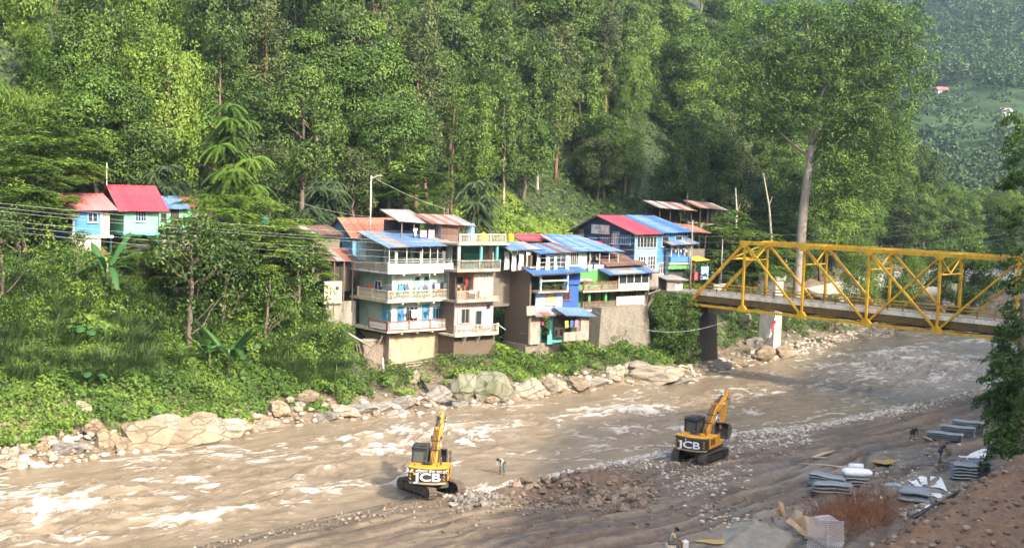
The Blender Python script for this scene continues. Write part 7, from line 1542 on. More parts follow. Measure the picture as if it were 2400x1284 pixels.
    bm_ = [(.35, 1.55), (.62, 1.45), (2.45, 3.65), (3.05, 4.05), (4.75, 4.75), (4.8, 4.98), (4.55, 5.06), (2.75, 4.62), (2.1, 4.22), (.32, 1.9)]
    bo = MB().prism(bm_, bc-.24, bc+.24).build('boom', JY, root, bevel=.03)
    for y in (bc-.32, bc+.32):
        tube_between((.95, y, 1.38), (1.75, y, 2.85), .105, JB, 'boom_cylinder', root); tube_between((1.7, y, 2.75), (2.45, y, 3.95), .06, CHR, 'cylinder_rod', root)
    MB().tube([(2.45, bc-.4, 3.95), (2.45, bc+.4, 3.95)], .10, 10).tube([(4.72, bc-.34, 4.9), (4.72, bc+.34, 4.9)], .12, 10).build('pivot_pin', STL, root)
    tube_between((2.5, bc, 4.72), (4.0, bc, 5.30), .10, JB, 'stick_cylinder', root); tube_between((3.95, bc, 5.28), (5.02, bc, 5.66), .055, CHR, 'cylinder_rod', root); MB().box(2.35, 2.7, bc-.14, bc+.14, 4.45, 4.8).build('cylinder_mount', JY, root, bevel=.03)
    st = [(4.95, 5.72), (5.15, 5.62), (5.02, 4.85), (4.52, 2.72), (4.30, 2.45), (4.06, 2.55), (4.12, 2.78), (4.42, 4.55), (4.52, 4.98)]
    MB().prism(st, bc-.17, bc+.17).build('stick', JY, root, bevel=.03)
    tube_between((5.0, bc, 4.7), (4.78, bc, 3.6), .08, JB, 'bucket_cylinder', root); tube_between((4.8, bc, 3.65), (4.66, bc, 2.75), .045, CHR, 'cylinder_rod', root)
    MB().beam((4.66, bc, 2.75), (4.25, bc, 2.75), .24, .10).beam((4.66, bc, 2.75), (4.75, bc, 2.2), .24, .10).build('linkage', STL, root)
    # bucket shell open towards the machine
    shell = [(4.22, 2.5), (4.75, 2.28), (5.0, 1.85), (4.95, 1.35), (4.6, 1.02), (4.1, .92)]; inn = [(4.26, 2.40), (4.70, 2.20), (4.92, 1.83), (4.87, 1.40), (4.56, 1.10), (4.1, 1.0)]
    bk = MB(); W_ = .58; n_ = len(shell); V = [(x, bc-W_, z) for x, z in shell]+[(x, bc+W_, z) for x, z in shell]+[(x, bc-W_, z) for x, z in inn]+[(x, bc+W_, z) for x, z in inn]; Fq = []
    for i in range(n_-1): Fq += [(i, i+1, n_+i+1, n_+i), (2*n_+i+1, 2*n_+i, 3*n_+i, 3*n_+i+1)]
    Fq += [(0, n_, 3*n_, 2*n_), (n_-1, 2*n_-1, 4*n_-1, 3*n_-1)]; bk.add(V, Fq)
    for y in (bc-W_, bc+W_-.03): bk.prism(shell, y, y+.03)
    bko = bk.build('bucket', STL, root)
    for k in range(5): MB().prism([(4.12, .98), (4.12, .90), (3.86, .86)], bc-W_+.08+.24*k, bc-W_+.18+.24*k).build('tooth', STL, bko)
    # hydraulic hoses over the boom
    for k, y in enumerate((-.16, -.06, .06, .16)):
        MB().tube([(.5, bc+y, 2.05), (.25, bc+y, 2.5), (1.1, bc+y, 3.1+.04*k), (2.0, bc+y, 4.3), (2.5, bc+y, 4.75), (3.4, bc+y, 4.95)], .028, 6).build('hose', JB, bo, True)
    for y in (-.2, .2): MB().tube([(4.4, bc+y, 5.05), (4.9, bc+y*1.6, 5.3), (5.3, bc+y*1.4, 5.1), (5.2, bc+y, 4.5), (5.0, bc+y, 4.0)], .028, 6).build('hose', JB, bo, True)
    for q in ((1.2, 3.05), (1.75, 3.75)): MB().box(q[0]-.05, q[0]+.05, bc-.3, bc+.3, q[1]-.04, q[1]+.04).build('hose_clamp', JB, bo)
    for o_ in set(root.children)-arm0: o_.scale.z = .80; o_.location.z = 1.3*.20
    # signs and lamps
    pn = MB().box(3.3, 4.0, bc-.262, bc-.245, 4.42, 4.68).build('logo_plate', WHT, bo); words('JCB', .24, BLK, pn, (3.37, bc-.266, 4.46), (math.pi/2, -.3*0, 0), sx=1.1)
    tx = words('JCB', .74, WHT, cw, (-2.475, .05, 1.34), (math.pi/2, 0, -math.pi/2), align='CENTER', sx=1.5, ext=.02, bold=.016); tx.location = (-2.46, -.08, 1.33)
    MB().box(-2.43, -2.40, .72, .88, 1.70, 1.86).build('logo_square', JY, cw)
    if text: words(text, .25, WHT, cw, (-2.45, 0, 1.88), (math.pi/2, 0, -math.pi/2), align='CENTER', sx=1.15, ext=.02)
    for sy in (-1, 1):
        for k in range(3): MB().prism([(0, 0), (.12, .10), (.12, .20), (0, .10)], -.012, .012, 'x').build('hazard_stripe', JY, cw).location = (-2.18, sy*1.12-.06, 1.30+.22*k)
    MB().box(.66, .74, -1.22, -1.1, 2.05, 2.2).build('work_lamp', CHR, root); MB().tube([(.5, -1.2, 2.0), (.5, -1.2, 2.55), (1.2, -1.2, 2.3), (1.2, -1.2, 1.6)], .022, 6).build('hand_rail', JB, root); MB().tube([(1.1, -1.15, 2.45), (1.1, -1.15, 2.7)], .1, 10).build('mirror', CHR, root)
    for y in (.9, -.6): MB().tube([(-1.9, y, 2.2), (-1.9, y, 2.32), (-1.7, y, 2.32), (-1.7, y, 2.2)], .02, 6).build('lifting_eye', JB, root)
    MB().box(-2.43, -2.39, -.05, .3, 1.88, 2.02).build('number_plate', WHT, cw) if not text else None
    return root
PL = atz(1009, 1146, .7); PR = atz(1641, 1076, .75)
excavator((PL[0], PL[1], .45), R_(3), R_(-38), 'yellow and black excavator half in the water, raised arm nearly upright', 'जे.जे. निर्माण सेवा प्रा.लि.', .03)
excavator((PR[0], PR[1], float(mudH(PR[:1], PR[1:2])[0])-.05), R_(31), R_(36), 'yellow and black excavator on the gravel bank with its bucket hanging')
def gz(px, py, zg=.7):
    P = atz(px, py, zg)
    for _ in range(4): P = atz(px, py, float(mudH(P[:1], P[1:2])[0]))
    return P
# ================================================================== SITE MATERIALS
WIRE = mat('gabion_wire', (.34, .365, .37), (.20, .22, .225), rough=.55, scale=14, amt=.6, bump=.8, bscale=28, metal=.35)
def gabion(px, py, ln, wd, h, rz, label, layers=5, sag=.0, z=None):
    """folded bale of wire mesh: a stack of soft layers"""
    P = atz(px, py, .75); P[2] = float(mudH(P[:1], P[1:2])[0]); root = empty('mesh_bale', P, rz, label, 'wire mesh'); g = random.Random(int(px))
    for k in range(layers):
        z0 = h*k/layers; t = h/layers*.93; nx, ny = 10, 5; V = []; F = []; dx = g.uniform(-.05, .05); dy = g.uniform(-.04, .04)
        for s_ in (0, 1):
            for j in range(ny+1):
                for i in range(nx+1):
                    u = i/nx-.5; v = j/ny-.5; ed = (1-(2*abs(v))**6)*(1-(2*abs(u))**8)
                    zz = z0+(t*(.5+.5*ed) if s_ else t*.5*(1-ed)*.8)-sag*(u+.5)*h*k/layers*.6+.025*math.sin(u*9+k)
                    V.append((u*ln+dx, v*wd+dy, zz))
        N_ = (nx+1)*(ny+1)
        for j in range(ny):
            for i in range(nx): a = j*(nx+1)+i; F += [(a+N_, a+1+N_, a+nx+2+N_, a+nx+1+N_), (a, a+nx+1, a+nx+2, a+1)]
        for i in range(nx): F += [(i, i+1, i+1+N_, i+N_), (ny*(nx+1)+i+1, ny*(nx+1)+i, ny*(nx+1)+i+N_, ny*(nx+1)+i+1+N_)]
        for j in range(ny): a = j*(nx+1); b_ = a+nx; F += [(a+nx+1, a, a+N_, a+nx+1+N_), (b_, b_+nx+1, b_+nx+1+N_, b_+N_)]
        me = bpy.data.meshes.new('folded_layer'); me.from_pydata(V, [], F); me.materials.append(WIRE); me.polygons.foreach_set('use_smooth', [True]*len(F)); link('folded_layer', me, root)
    return root
GZ = -.42
gabion(2213, 1034, 3.0, 1.15, .62, GZ, 'flattest grey mesh bale of the row of three by the workers', 4); gabion(2242, 1024, 3.0, 1.1, .85, GZ, 'middle grey mesh bale of the row of three', 5); gabion(2268, 1016, 2.7, 1.2, 1.05, GZ, 'tallest grey mesh bale of the row of three', 6)
gabion(1938, 1137, 2.6, 1.3, .95, -.3, 'tall sagging grey mesh bale beside the white bundle', 5, .6); gabion(1950, 1161, 2.7, 1.05, .75, -.12, 'lower grey mesh bale in front of the sagging one', 3); gb = gabion(2006, 1137, 1.75, 1.3, .85, -.1, 'grey mesh bale under the white bundle', 4)
gabion(2258, 1128, 1.8, 1.4, 1.15, -.15, 'upright grey mesh bale left of the soil heap', 5); gabion(2290, 1112, 1.9, 1.4, .95, .45, 'grey mesh bale half behind the soil heap', 5); gabion(2143, 1178, 2.1, 1.6, 1.0, -.42, 'single slanted grey mesh bale by the white puddle', 2)
# white geotextile bundle on the bale
def lump(nx, ny, a, b_, c, mt, amp, seed):
    V = []; F = []
    for j in range(ny+1):
        th = math.pi*j/ny
        for i in range(nx):
            ph = 2*math.pi*i/nx; q = 1+amp*(math.sin(3*ph+seed)*math.sin(th)*.6+math.sin(7*ph+2*seed+5*th)*.4); e_ = .55
            sx = lambda t: math.copysign(abs(t)**e_, t)
            V.append((a*q*sx(math.sin(th)*math.cos(ph)), b_*q*sx(math.sin(th)*math.sin(ph)), c*math.cos(th)*(1+amp*math.sin(5*ph+seed))))
    for j in range(ny):
        for i in range(nx): F.append((j*nx+i, j*nx+(i+1) % nx, (j+1)*nx+(i+1) % nx, (j+1)*nx+i))
    me = bpy.data.meshes.new('bundle'); me.from_pydata(V, [], F); me.materials.append(mt); me.polygons.foreach_set('use_smooth', [True]*len(F)); return me
GEO = mat('geotextile', (.78, .79, .82), (.66, .67, .70), rough=.8, scale=3, bump=.4, bscale=6)
r = empty('white_bundle', np.array(gb.location)+np.array([0, 0, .85]), -.1, 'white cloth bundle lying on a grey mesh bale', 'bundle'); link('sack', lump(24, 14, 1.05, .6, .28, GEO, .10, 1), r, (0, 0, .22)); link('roll', MB().tube([(-.52, .3, .62), (-.5, .3, .62), (.5, .3, .62), (.52, .3, .62)], [.05, .19, .19, .05], 14).mesh('roll', GEO, True), r)
P = atz(2092, 1140, .7); link_ = link('plastic_bundle', lump(16, 10, .6, .4, .16, mat('blue_grey_plastic', (.32, .40, .46), rough=.4), .2, 3), None, P+np.array([0, 0, .1])); tag(link_, 'small blue-grey plastic bundle left of the white puddle', 'bundle')
# puddles
m, n, l, b = newmat('puddle'); b.inputs['Base Color'].default_value = (.42, .36, .28, 1); b.inputs['Roughness'].default_value = .03; b.inputs['Specular IOR Level'].default_value = 1.; b.inputs['Coat Weight'].default_value = 1.; b.inputs['Coat IOR'].default_value = 1.8; PUD = m
m, n, l, b = newmat('puddle_ochre'); b.inputs['Base Color'].default_value = (.46, .32, .11, 1); b.inputs['Roughness'].default_value = .15; PUDY = m
for k, (px, py, rx, ry, mt) in enumerate([(2075, 1086, 36, 7, PUDY), (1208, 1188, 26, 4, PUDY), (1690, 1275, 60, 6, PUDY), (1770, 1268, 40, 8, PUDY), (1990, 1096, 30, 3, PUD)]):
    C = atz(px, py, .7); ex = atz(px+rx, py, .7)-C; ey = atz(px, py-ry, .7)-C; V = [C]; n_ = 28
    for i in range(n_):
        a = 6.2832*i/n_; q = .62+.55*vnoise(np.array([2+1.6*math.cos(a)+k*3.1]), np.array([2+1.6*math.sin(a)]))[0]; V.append(C+ex*math.cos(a)*q+ey*math.sin(a)*q)
    V = np.array(V); zz = float(np.percentile(mudH(V[:, 0], V[:, 1]), 72)); V[:, 2] = zz
    tag(link('puddle', mesh_np('puddle', V, np.array([(0, 1+i, 1+(i+1) % n_) for i in range(n_)]), mt)), kind='structure')
SHT = mat('white_sheet', (.80, .79, .76), (.68, .67, .64), rough=.35, scale=2)
for k, (pts, lab) in enumerate([([(2150,1120),(2172,1117),(2174,1138),(2160,1137)], 'white plastic sheet behind the slanted bale'), ([(2180,1118),(2205,1119),(2220,1152),(2180,1140)], 'largest white plastic sheet on the mud'), ([(2128,1128),(2148,1125),(2166,1144),(2160,1146)], 'narrow white plastic strip left of the sheets'), ([(2175,1152),(2205,1160),(2212,1172),(2182,1164)], 'white plastic scrap beside the black pipe'), ([(2248,1068),(2270,1074),(2266,1078),(2246,1072)], 'thin white plastic strip behind the workers'), ([(2280,1060),(2312,1052),(2314,1072),(2262,1074)], 'white plastic sheet near the bamboo'), ([(2165,1190),(2190,1180),(2196,1190),(2172,1198)], 'white torn scrap at the pipe end')]):
    V = []; n_ = 5; C4 = [gz(*p) for p in pts]
    for j in range(n_+1):
        for i in range(n_+1):
            u, v = i/n_, j/n_; p = (C4[0]*(1-u)+C4[1]*u)*(1-v)+(C4[3]*(1-u)+C4[2]*u)*v; p[2] = mudH(p[:1], p[1:2])[0]*.5+p[2]*.5+.05+.05*math.sin(u*5+v*4+k); V.append(tuple(p))
    F = [(j*(n_+1)+i, j*(n_+1)+i+1, (j+1)*(n_+1)+i+1, (j+1)*(n_+1)+i) for j in range(n_) for i in range(n_)]
    me = bpy.data.meshes.new('plastic_sheet'); me.from_pydata(V, [], F); me.materials.append(SHT); o = link('plastic_sheet', me); o.modifiers.new('t', 'SOLIDIFY').thickness = .01; tag(o, lab, 'plastic sheet')
# timber, cardboard, brush, wire cage
WD = mat('pale_plank', (.52, .42, .30), (.38, .29, .20), rough=.85, scale=4)
for (x0, y0, x1, y1, r_, lab) in [(1902, 1068, 1955, 1058, .13, 'pale split log lying on the mud'), (1905, 1070, 1945, 1076, .06, 'thin stick below the split log'), (1872, 1085, 1990, 1097, .05, 'long thin bamboo pole on the mud'), (1677, 1222, 1706, 1218, .06, 'pale plank at the edge of the silt heap'), (2162, 1031, 2185, 1040, .10, 'short timber by the bending worker')]:
    a, b_ = atz(x0, y0, .7), atz(x1, y1, .7); a[2] = mudH(a[:1], a[1:2])[0]+r_; b_[2] = mudH(b_[:1], b_[1:2])[0]+r_; MB().tube([a, (a+b_)/2+np.array([0, 0, .03]), b_], [r_, r_*1.1, r_*.6], 7).build('log', WD, None, True, label=lab, cat='timber')
CARD = mat('cardboard', (.46, .32, .19), (.36, .24, .14), rough=.9, scale=2, bump=.2, dirt=(.25, .16, .1)); CARD2 = mat('cardboard_dull', (.34, .26, .17), (.26, .20, .13), rough=.9, scale=2)
cr = empty('torn_cardboard', atz(1865, 1245, .7), label='torn brown cardboard sheets standing crumpled by the wire cage', cat='cardboard'); o0 = np.array(cr.location)
def sheet(px4, mt, bulge=.2, n_=8, parent=cr):
    """bent sheet through four picture corners with heights given"""
    C4 = [aty(px, py, yy)-o0 for (px, py, yy) in px4]; V = []; F = []
    for j in range(n_+1):
        for i in range(n_+1):
            u, v = i/n_, j/n_; p = (C4[0]*(1-u)+C4[1]*u)*(1-v)+(C4[3]*(1-u)+C4[2]*u)*v; p = p+np.array([.0, -bulge*math.sin(math.pi*u)*math.sin(math.pi*v*.8+.4)+.05*math.sin(u*9+v*4), .04*math.sin(u*6)]); V.append(p)
    for j in range(n_):
        for i in range(n_): a = j*(n_+1)+i; F.append((a, a+1, a+n_+2, a+n_+1))
    me = bpy.data.meshes.new('sheet'); me.from_pydata([tuple(p) for p in V], [], F); me.materials.append(mt); o = link('sheet', me, parent); o.modifiers.new('t', 'SOLIDIFY').thickness = .012; return o
yb = 71.5
sheet([(1808, 1212, yb), (1843, 1212, yb+.2), (1838, 1187, yb+.5), (1806, 1195, yb+.4)], CARD2); sheet([(1823, 1192, yb), (1838, 1208, yb), (1836, 1176, yb+.3), (1824, 1174, yb+.3)], CARD); sheet([(1848, 1222, yb), (1880, 1226, yb), (1882, 1196, yb+.5), (1862, 1194, yb+.5)], CARD2, .3); sheet([(1876, 1240, yb), (1912, 1250, yb-.3), (1905, 1210, yb+.6), (1880, 1208, yb+.7)], CARD, .3); sheet([(1885, 1262, yb-1.0), (1930, 1262, yb-1.2), (1935, 1232, yb), (1890, 1228, yb)], CARD, .2); sheet([(1842, 1222, yb-.2), (1890, 1258, yb-1.0), (1896, 1250, yb-.8), (1850, 1212, yb+.1)], CARD, .05); sheet([(1808, 1224, yb), (1814, 1224, yb), (1812, 1208, yb), (1807, 1208, yb)], CARD2, 0)
# wire cage of hexagonal mesh
HXM = mat('galvanised_wire', (.55, .50, .47), rough=.5, metal=.3)
cg = empty('wire_cage', atz(1932, 1275, .7), label='crumpled cage of hexagonal wire mesh at the bottom edge', cat='wire mesh'); o0 = np.array(cg.location)
def hexpanel(px4, nu, nv, parent=cg):
    C4 = [aty(px, py, yy)-o0 for (px, py, yy) in px4]; mb = MB()
    def Q(u, v): u = min(1, max(0, u)); v = min(1, max(0, v)); p = (C4[0]*(1-u)+C4[1]*u)*(1-v)+(C4[3]*(1-u)+C4[2]*u)*v; return Vector(p+np.array([.0, .06*math.sin(u*5+v*3), .05*math.sin(u*7)]))
    for j in range(nv):
        for i in range(nu):
            u0 = (i+.5*(j % 2))/nu; a = Q(u0, j/nv); m_ = Q(u0, (j+.45)/nv); l_ = Q(u0-.5/nu, (j+1)/nv); r_ = Q(u0+.5/nu, (j+1)/nv)
            for (s_, e_) in ((a, m_), (m_, l_), (m_, r_)):
                if (e_-s_).length > 1e-4: mb.tube([s_, e_], .019, 3, False)
    return mb.build('mesh_panel', HXM, parent)
yc = 68.8
hexpanel([(1893, 1255, yc), (1945, 1284, yc-1.5), (1940, 1218, yc), (1898, 1210, yc+1.2)], 13, 13); hexpanel([(1938, 1284, yc-1.4), (1978, 1278, yc+.3), (1979, 1224, yc+1.2), (1940, 1218, yc)], 10, 13); hexpanel([(1898, 1212, yc+1.2), (1940, 1219, yc), (1979, 1224, yc+1.2), (1940, 1206, yc+2.4)], 12, 8); hexpanel([(1890, 1290, yc-1.6), (1975, 1290, yc-1.2), (1978, 1272, yc+.3), (1893, 1262, yc)], 16, 6)
# rust-brown dry brush: tangle nobody could count
BRUSH = mat('dry_brush', (.30, .125, .055), (.17, .07, .035), rough=.9, scale=3); g = np.random.default_rng(61); mb = MB()
for k in range(1500):
    px, py = 2010+g.normal()*62, 1215+g.normal()*32
    if not (1885 < px < 2135 and 1150 < py < 1275) or (px > 2060 and py > 1245): continue
    P = atz(px, py, .7); P[2] = mudH(P[:1], P[1:2])[0]; d_ = rdir(g, 1)[0]; d_[2] = abs(d_[2])*.9+.25; ln = .4+.7*g.random(); q = P+d_*ln*.5+g.normal(size=3)*.08; e_ = P+d_*ln+g.normal(size=3)*.15; mb.tube([P, q, e_], [.014, .011, .005], 3, False)
    if k % 2: e2_ = q+rdir(g, 1)[0]*.35; mb.tube([q, e2_], [.009, .004], 3, False)
tag(link('dry_brush', mb.mesh('dry_brush', BRUSH)), 'tangle of rust-brown dry brushwood beside the wire cage', 'brushwood', kind='stuff')
for k, pts in enumerate([[(2013, 1222), (2028, 1232), (2035, 1252)], [(1910, 1190), (1915, 1205)], [(1985, 1150), (2000, 1170), (2005, 1195)]]):
    P = [atz(x, y, .7)+np.array([0, 0, .5]) for x, y in pts]; MB().tube(P, .03, 6).build('twig', WD, None, True, label=['bent pale twig on the dry brush near the soil heap', 'short pale twig left of the dry brush', 'curved pale twig at the top of the dry brush'][k], cat='twig')

# ================================================================== PEOPLE
SKIN = mat('skin', (.26, .145, .09), (.22, .12, .075), rough=.6, scale=6)
def skin_mesh(name, J, E, mt, parent, root_i=0, lv=1):
    """J: list of (xyz, radius); E: edges"""
    me = bpy.data.meshes.new(name); me.from_pydata([j[0] for j in J], E, []); o = link(name, me, parent)
    sk = o.modifiers.new('skin', 'SKIN'); sk.use_smooth_shade = True
    for i, (p, r_) in enumerate(J): me.skin_vertices[0].data[i].radius = (r_, r_) if not hasattr(r_, '__len__') else r_
    me.skin_vertices[0].data[root_i].use_root = True
    sb_ = o.modifiers.new('sub', 'SUBSURF'); sb_.levels = lv; sb_.render_levels = lv; me.materials.append(mt); return o
def lerp3(a, b_, t): return tuple(a[i]+(b_[i]-a[i])*t for i in range(3))
def person(loc, rz, label, pose, shirt, trousers, hair, bare=False, legs_bare=False, cap=None):
    """pose: dict of joints in metres, x forward, y left, z up"""
    root = empty('person', loc, rz, label, 'person'); p = pose; J = []; E = []
    def add(q, r_, par=None):
        J.append((q, r_)); i = len(J)-1
        if par is not None: E.append((par, i))
        return i
    pel = add(p['pelvis'], .125); wa = add(lerp3(p['pelvis'], p['chest'], .5), .115, pel); ch = add(p['chest'], .14, wa); ne = add(p['neck'], .06, ch)
    hd = p['head']; h1 = add(lerp3(p['neck'], hd, .55), .075, ne); add(hd, .098, h1); top = lerp3(p['neck'], hd, 1.45); add(top, .07, len(J)-1)
    for s_ in ('l', 'r'):
        sh = add(p['sh'+s_], .065, ch); el = add(p['el'+s_], .043, sh); wr = add(p['wr'+s_], .028, el)
        d_ = Vector(p['wr'+s_])-Vector(p['el'+s_]); d_.normalize(); pc = Vector(p['wr'+s_])+d_*.05; pi_ = add(tuple(pc), (.038, .018), wr)
        sd = d_.cross(Vector((1, 0, 0))); sd = sd.normalized() if sd.length > .1 else Vector((0, 1, 0))
        hp = p['hip'+s_]; hi = add(hp, .095, pel); kn = add(p['kn'+s_], .058, hi); an = add(p['an'+s_], .04, kn); toe = add(tuple(Vector(p['an'+s_])+Vector(p.get('toe', (.2, 0, -.04)))), (.042, .03), an)
        for f_, (o_, ln) in enumerate([(-.032, .07), (-.011, .082), (.011, .078), (.030, .06)]):
            b0 = Vector(pc)+d_*.035+sd*o_; nn = sd.cross(d_); m1 = b0+d_*ln*.5-nn*.01; m2 = b0+d_*ln*.85-nn*.04
            skin_mesh('finger', [(tuple(b0-d_*.02), .010), (tuple(m1), .009), (tuple(m2), .007)], [(0, 1), (1, 2)], SKIN, root)
        b0 = Vector(pc)+sd*.035-d_*.02; skin_mesh('thumb', [(tuple(b0), .011), (tuple(b0+sd*.03+d_*.03), .010), (tuple(b0+sd*.035+d_*.06), .008)], [(0, 1), (1, 2)], SKIN, root)
    body = skin_mesh('body', J, E, SKIN, root)
    # face and hair
    hv = Vector(hd); fx = Vector(p.get('look', (1, 0, 0))).normalized(); upv = (Vector(top)-Vector(p['neck'])).normalized(); sv = upv.cross(fx).normalized(); fx = sv.cross(upv).normalized()
    MB().tube([hv+fx*.09+upv*.03, hv+fx*.125-upv*.015, hv+fx*.095-upv*.03], [.012, .02, .012], 6).build('nose', SKIN, root, True)
    for s_ in (-1, 1):
        MB().tube([hv+fx*.088+sv*(s_*.036)+upv*.03, hv+fx*.102+sv*(s_*.036)+upv*.03], .013, 8).build('eye', BLK, root); MB().tube([hv+sv*(s_*.092)-upv*.02, hv+sv*(s_*.108)+upv*.03], .018, 6).build('ear', SKIN, root, True)
    MB().tube([hv+fx*.094+sv*.03-upv*.055, hv+fx*.1-upv*.057, hv+fx*.094-sv*.03-upv*.055], .008, 6).build('mouth', cmat((.2, .07, .06)), root)
    c_ = hv-fx*.018+upv*.035; V = []; F = []
    for j in range(6):
        th = (math.pi*.56)*j/5
        for i in range(12):
            ph = 6.2832*i/12; q = c_+(fx*math.cos(ph)*.112+sv*math.sin(ph)*.112)*math.sin(th)+upv*(math.cos(th)*.125); V.append(tuple(q))
    for j in range(5):
        for i in range(12): F.append((j*12+i, j*12+(i+1) % 12, (j+1)*12+(i+1) % 12, (j+1)*12+i))
    me = bpy.data.meshes.new('hair'); me.from_pydata(V, [], F); me.materials.append(hair); me.polygons.foreach_set('use_smooth', [True]*len(F)); link('cap' if cap else 'hair', me, root)
    if cap: MB().tube([c_+fx*.08+upv*.03, c_+fx*.19+upv*.015], [.085, .05], 8).build('peak', hair, root)
    if not bare:
        JS = [(p['pelvis'], .145), (lerp3(p['pelvis'], p['chest'], .5), .138), (p['chest'], .162), (lerp3(p['chest'], p['neck'], .7), .085)]; ES = [(0, 1), (1, 2), (2, 3)]
        for s_ in ('l', 'r'):
            i0 = len(JS); JS += [(p['sh'+s_], .083), (lerp3(p['sh'+s_], p['el'+s_], .75), .066)]; ES += [(2, i0), (i0, i0+1)]
            if not p.get('short'): JS.append((lerp3(p['el'+s_], p['wr'+s_], .75), .05)); ES.append((i0+1, i0+2))
        skin_mesh('shirt', JS, ES, cmat(shirt), root)
    JT = [(p['pelvis'], .15)]; ET = []
    for s_ in ('l', 'r'):
        i0 = len(JT); JT += [(p['hip'+s_], .112), (lerp3(p['hip'+s_], p['kn'+s_], .8 if legs_bare else 1.), .08)]; ET += [(0, i0), (i0, i0+1)]
        if not legs_bare: JT.append((lerp3(p['kn'+s_], p['an'+s_], .85), .066)); ET.append((i0+1, i0+2))
    skin_mesh('trousers', JT, ET, cmat(trousers), root)
    for s_ in ('l', 'r'): a = Vector(p['an'+s_]); skin_mesh('shoe', [(tuple(a+Vector((-.03, 0, -.03))), .05), (tuple(a+Vector(p.get('toe', (.2, 0, -.04)))+Vector((0, 0, -.005))), .045)], [(0, 1)], cmat((.05, .05, .05)), root)
    return root
BEND = dict(pelvis=(-.10, 0, .90), chest=(.20, 0, 1.16), neck=(.36, 0, 1.22), head=(.48, 0, 1.20), look=(.7, 0, -1), shl=(.25, .2, 1.16), shr=(.25, -.2, 1.16), ell=(.33, .24, .88), elr=(.35, -.24, .88), wrl=(.44, .17, .64), wrr=(.48, -.15, .66), hipl=(-.12, .11, .84), hipr=(-.12, -.11, .84), knl=(-.02, .17, .46), knr=(.0, -.17, .46), anl=(-.12, .18, .07), anr=(-.08, -.18, .07))
STOOP = dict(pelvis=(-.05, 0, .92), chest=(.14, 0, 1.27), neck=(.24, 0, 1.42), head=(.34, 0, 1.52), look=(1, 0, -.5), shl=(.16, .2, 1.35), shr=(.16, -.2, 1.35), ell=(.24, .26, 1.06), elr=(.28, -.24, 1.06), wrl=(.46, .16, .94), wrr=(.5, -.12, .96), hipl=(-.05, .1, .88), hipr=(-.05, -.1, .88), knl=(.1, .12, .48), knr=(-.08, -.12, .48), anl=(.04, .12, .07), anr=(-.24, -.13, .08), short=True)
SIT = dict(pelvis=(0, 0, .48), chest=(.10, 0, .86), neck=(.16, 0, 1.06), head=(.24, 0, 1.19), look=(1, 0, -.45), shl=(.10, .2, .97), shr=(.10, -.2, .97), ell=(.20, .25, .70), elr=(.26, -.24, .70), wrl=(.44, .12, .62), wrr=(.48, -.10, .62), hipl=(0, .1, .46), hipr=(0, -.1, .46), knl=(.44, .14, .52), knr=(.44, -.14, .50), anl=(.40, .14, .07), anr=(.46, -.13, .07), short=True)
BLKH = mat('black_hair', (.012, .011, .010), rough=.5)
P = gz(1175, 1134); P[2] = max(P[2], .05); person(P, -2.2, 'man bending at the water edge in a grey-green shirt', BEND, (.42, .47, .42), (.09, .13, .13), BLKH)
person(gz(2139, 1035), -1.5, 'man in dark clothes bending over with arms down', BEND, (.045, .04, .04), (.05, .045, .045), BLKH, legs_bare=True)
person(gz(2204, 1082), .15, 'man in a black shirt and blue shorts carrying a load', STOOP, (.02, .022, .022), (.07, .09, .16), mat('navy_cap', (.10, .13, .2)), legs_bare=True, cap=True)
P2 = gz(2204, 1082); tag(link('bag', lump(16, 10, .22, .16, .30, mat('jute', (.34, .27, .17), (.25, .19, .12), scale=6), .15, 5), None, P2+np.array([.62, .05, .82])), 'brown sack held by the man in blue shorts', 'sack')
PS_ = aty(1573, 1264, 63.); zs = PS_[2]-.62
hs = np.array([PS_[0], PS_[1], zs])
person(hs, -.1, 'man in a cream shirt and black cap sitting at the bottom edge', SIT, (.60, .52, .34), (.17, .17, .18), BLKH, cap=True)
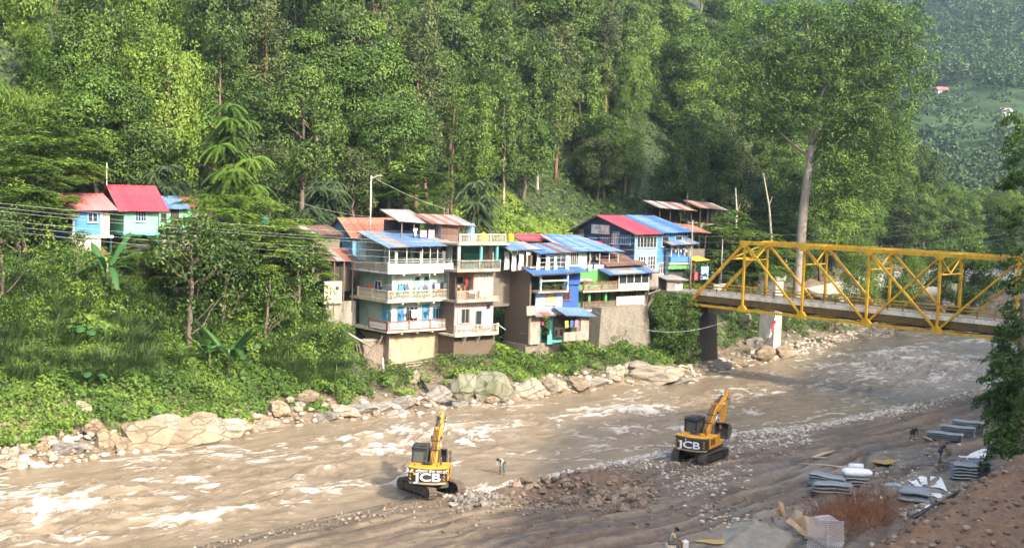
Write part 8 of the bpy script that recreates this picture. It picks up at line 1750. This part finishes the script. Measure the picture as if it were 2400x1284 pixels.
dr = empty('fuel_can', hs+np.array([.75, -.05, 0]), .3, 'white plastic can with an orange side beside the sitting man', 'can'); MB().box(-.17, .17, -.14, .14, 0, .62).build('body', mat('white_plastic', (.74, .76, .76), rough=.4), dr, bevel=.05); MB().box(-.22, -.174, -.12, .12, 0, .58).build('side', mat('orange_plastic', (.60, .25, .05), rough=.5), dr, bevel=.01); MB().tube([(0, 0, .6), (0, 0, .68)], .05, 10).build('lid', cmat((.6, .62, .62)), dr)
st_ = empty('crate', hs+np.array([0, 0, 0]), 0, 'low pale crate under the sitting man', 'crate'); MB().box(-.28, .24, -.3, .3, 0, .36).build('body', MW['cream'], st_, bevel=.02)
gd = MB(); nb = 14
X, Y, F = grid(hs[0]-5, hs[0]+6, hs[1]-7, hs[1]+2.2, .3); rr = np.sqrt(((X-hs[0])/4.5)**2+((Y-hs[1]+1.5)/3.2)**2); Z = np.maximum(mudH(X, Y)-.05, zs-.02-2.6*np.clip(rr-.45, 0, 3)); V = np.stack([X, Y, Z], 1)
tag(link('earth_bank', mesh_np('earth_bank', V, F, SILT, True)), kind='structure')
# far-away houses on the hazy hill
for (px, py, wd, c, lab) in [(2213, 222, 7., 'rpink', 'tiny house with a red and white roof on the hazy hill'), (2362, 273, 5., 'tin', 'tiny pale-roofed house on the hazy hill'), (2375, 192, 4., 'tin', 'faint far house near the right edge')]:
    d_ = ray(px, py); t = 430.
    while t < 1000:
        Pq_ = CAM+d_*t
        if Pq_[2] < hillH(Pq_[:1], Pq_[1:2])[0]: break
        t += 3
    r = empty('far_house', Pq_, .2, lab, 'house'); MB().box(-wd/2, wd/2, 0, 5, -2, 2.4).build('wall', MW['white'], r); MB().prism([(-.6, 2.3), (2.5, 4.2), (5.6, 2.3)], -wd/2-.5, wd/2+.5, 'x').build('roof', MW[c], r)
# ================================================================== HAZE
hz = bpy.data.meshes.new('haze'); hb = MB().box(-330, 960, -150, 1120, -8, 430).mesh('haze'); hm = bpy.data.materials.new('haze'); hm.use_nodes = True; hn = hm.node_tree.nodes; hl = hm.node_tree.links
hn.remove(hn['Principled BSDF']); pv_ = hn.new('ShaderNodeVolumePrincipled'); pv_.inputs['Color'].default_value = (.66, .82, 1, 1); pv_.inputs['Density'].default_value = 0.00028; pv_.inputs['Anisotropy'].default_value = .6
hl.new(pv_.outputs[0], hn['Material Output'].inputs['Volume']); hb.materials.append(hm); tag(link('haze', hb), 'thin valley haze', 'haze', kind='stuff')
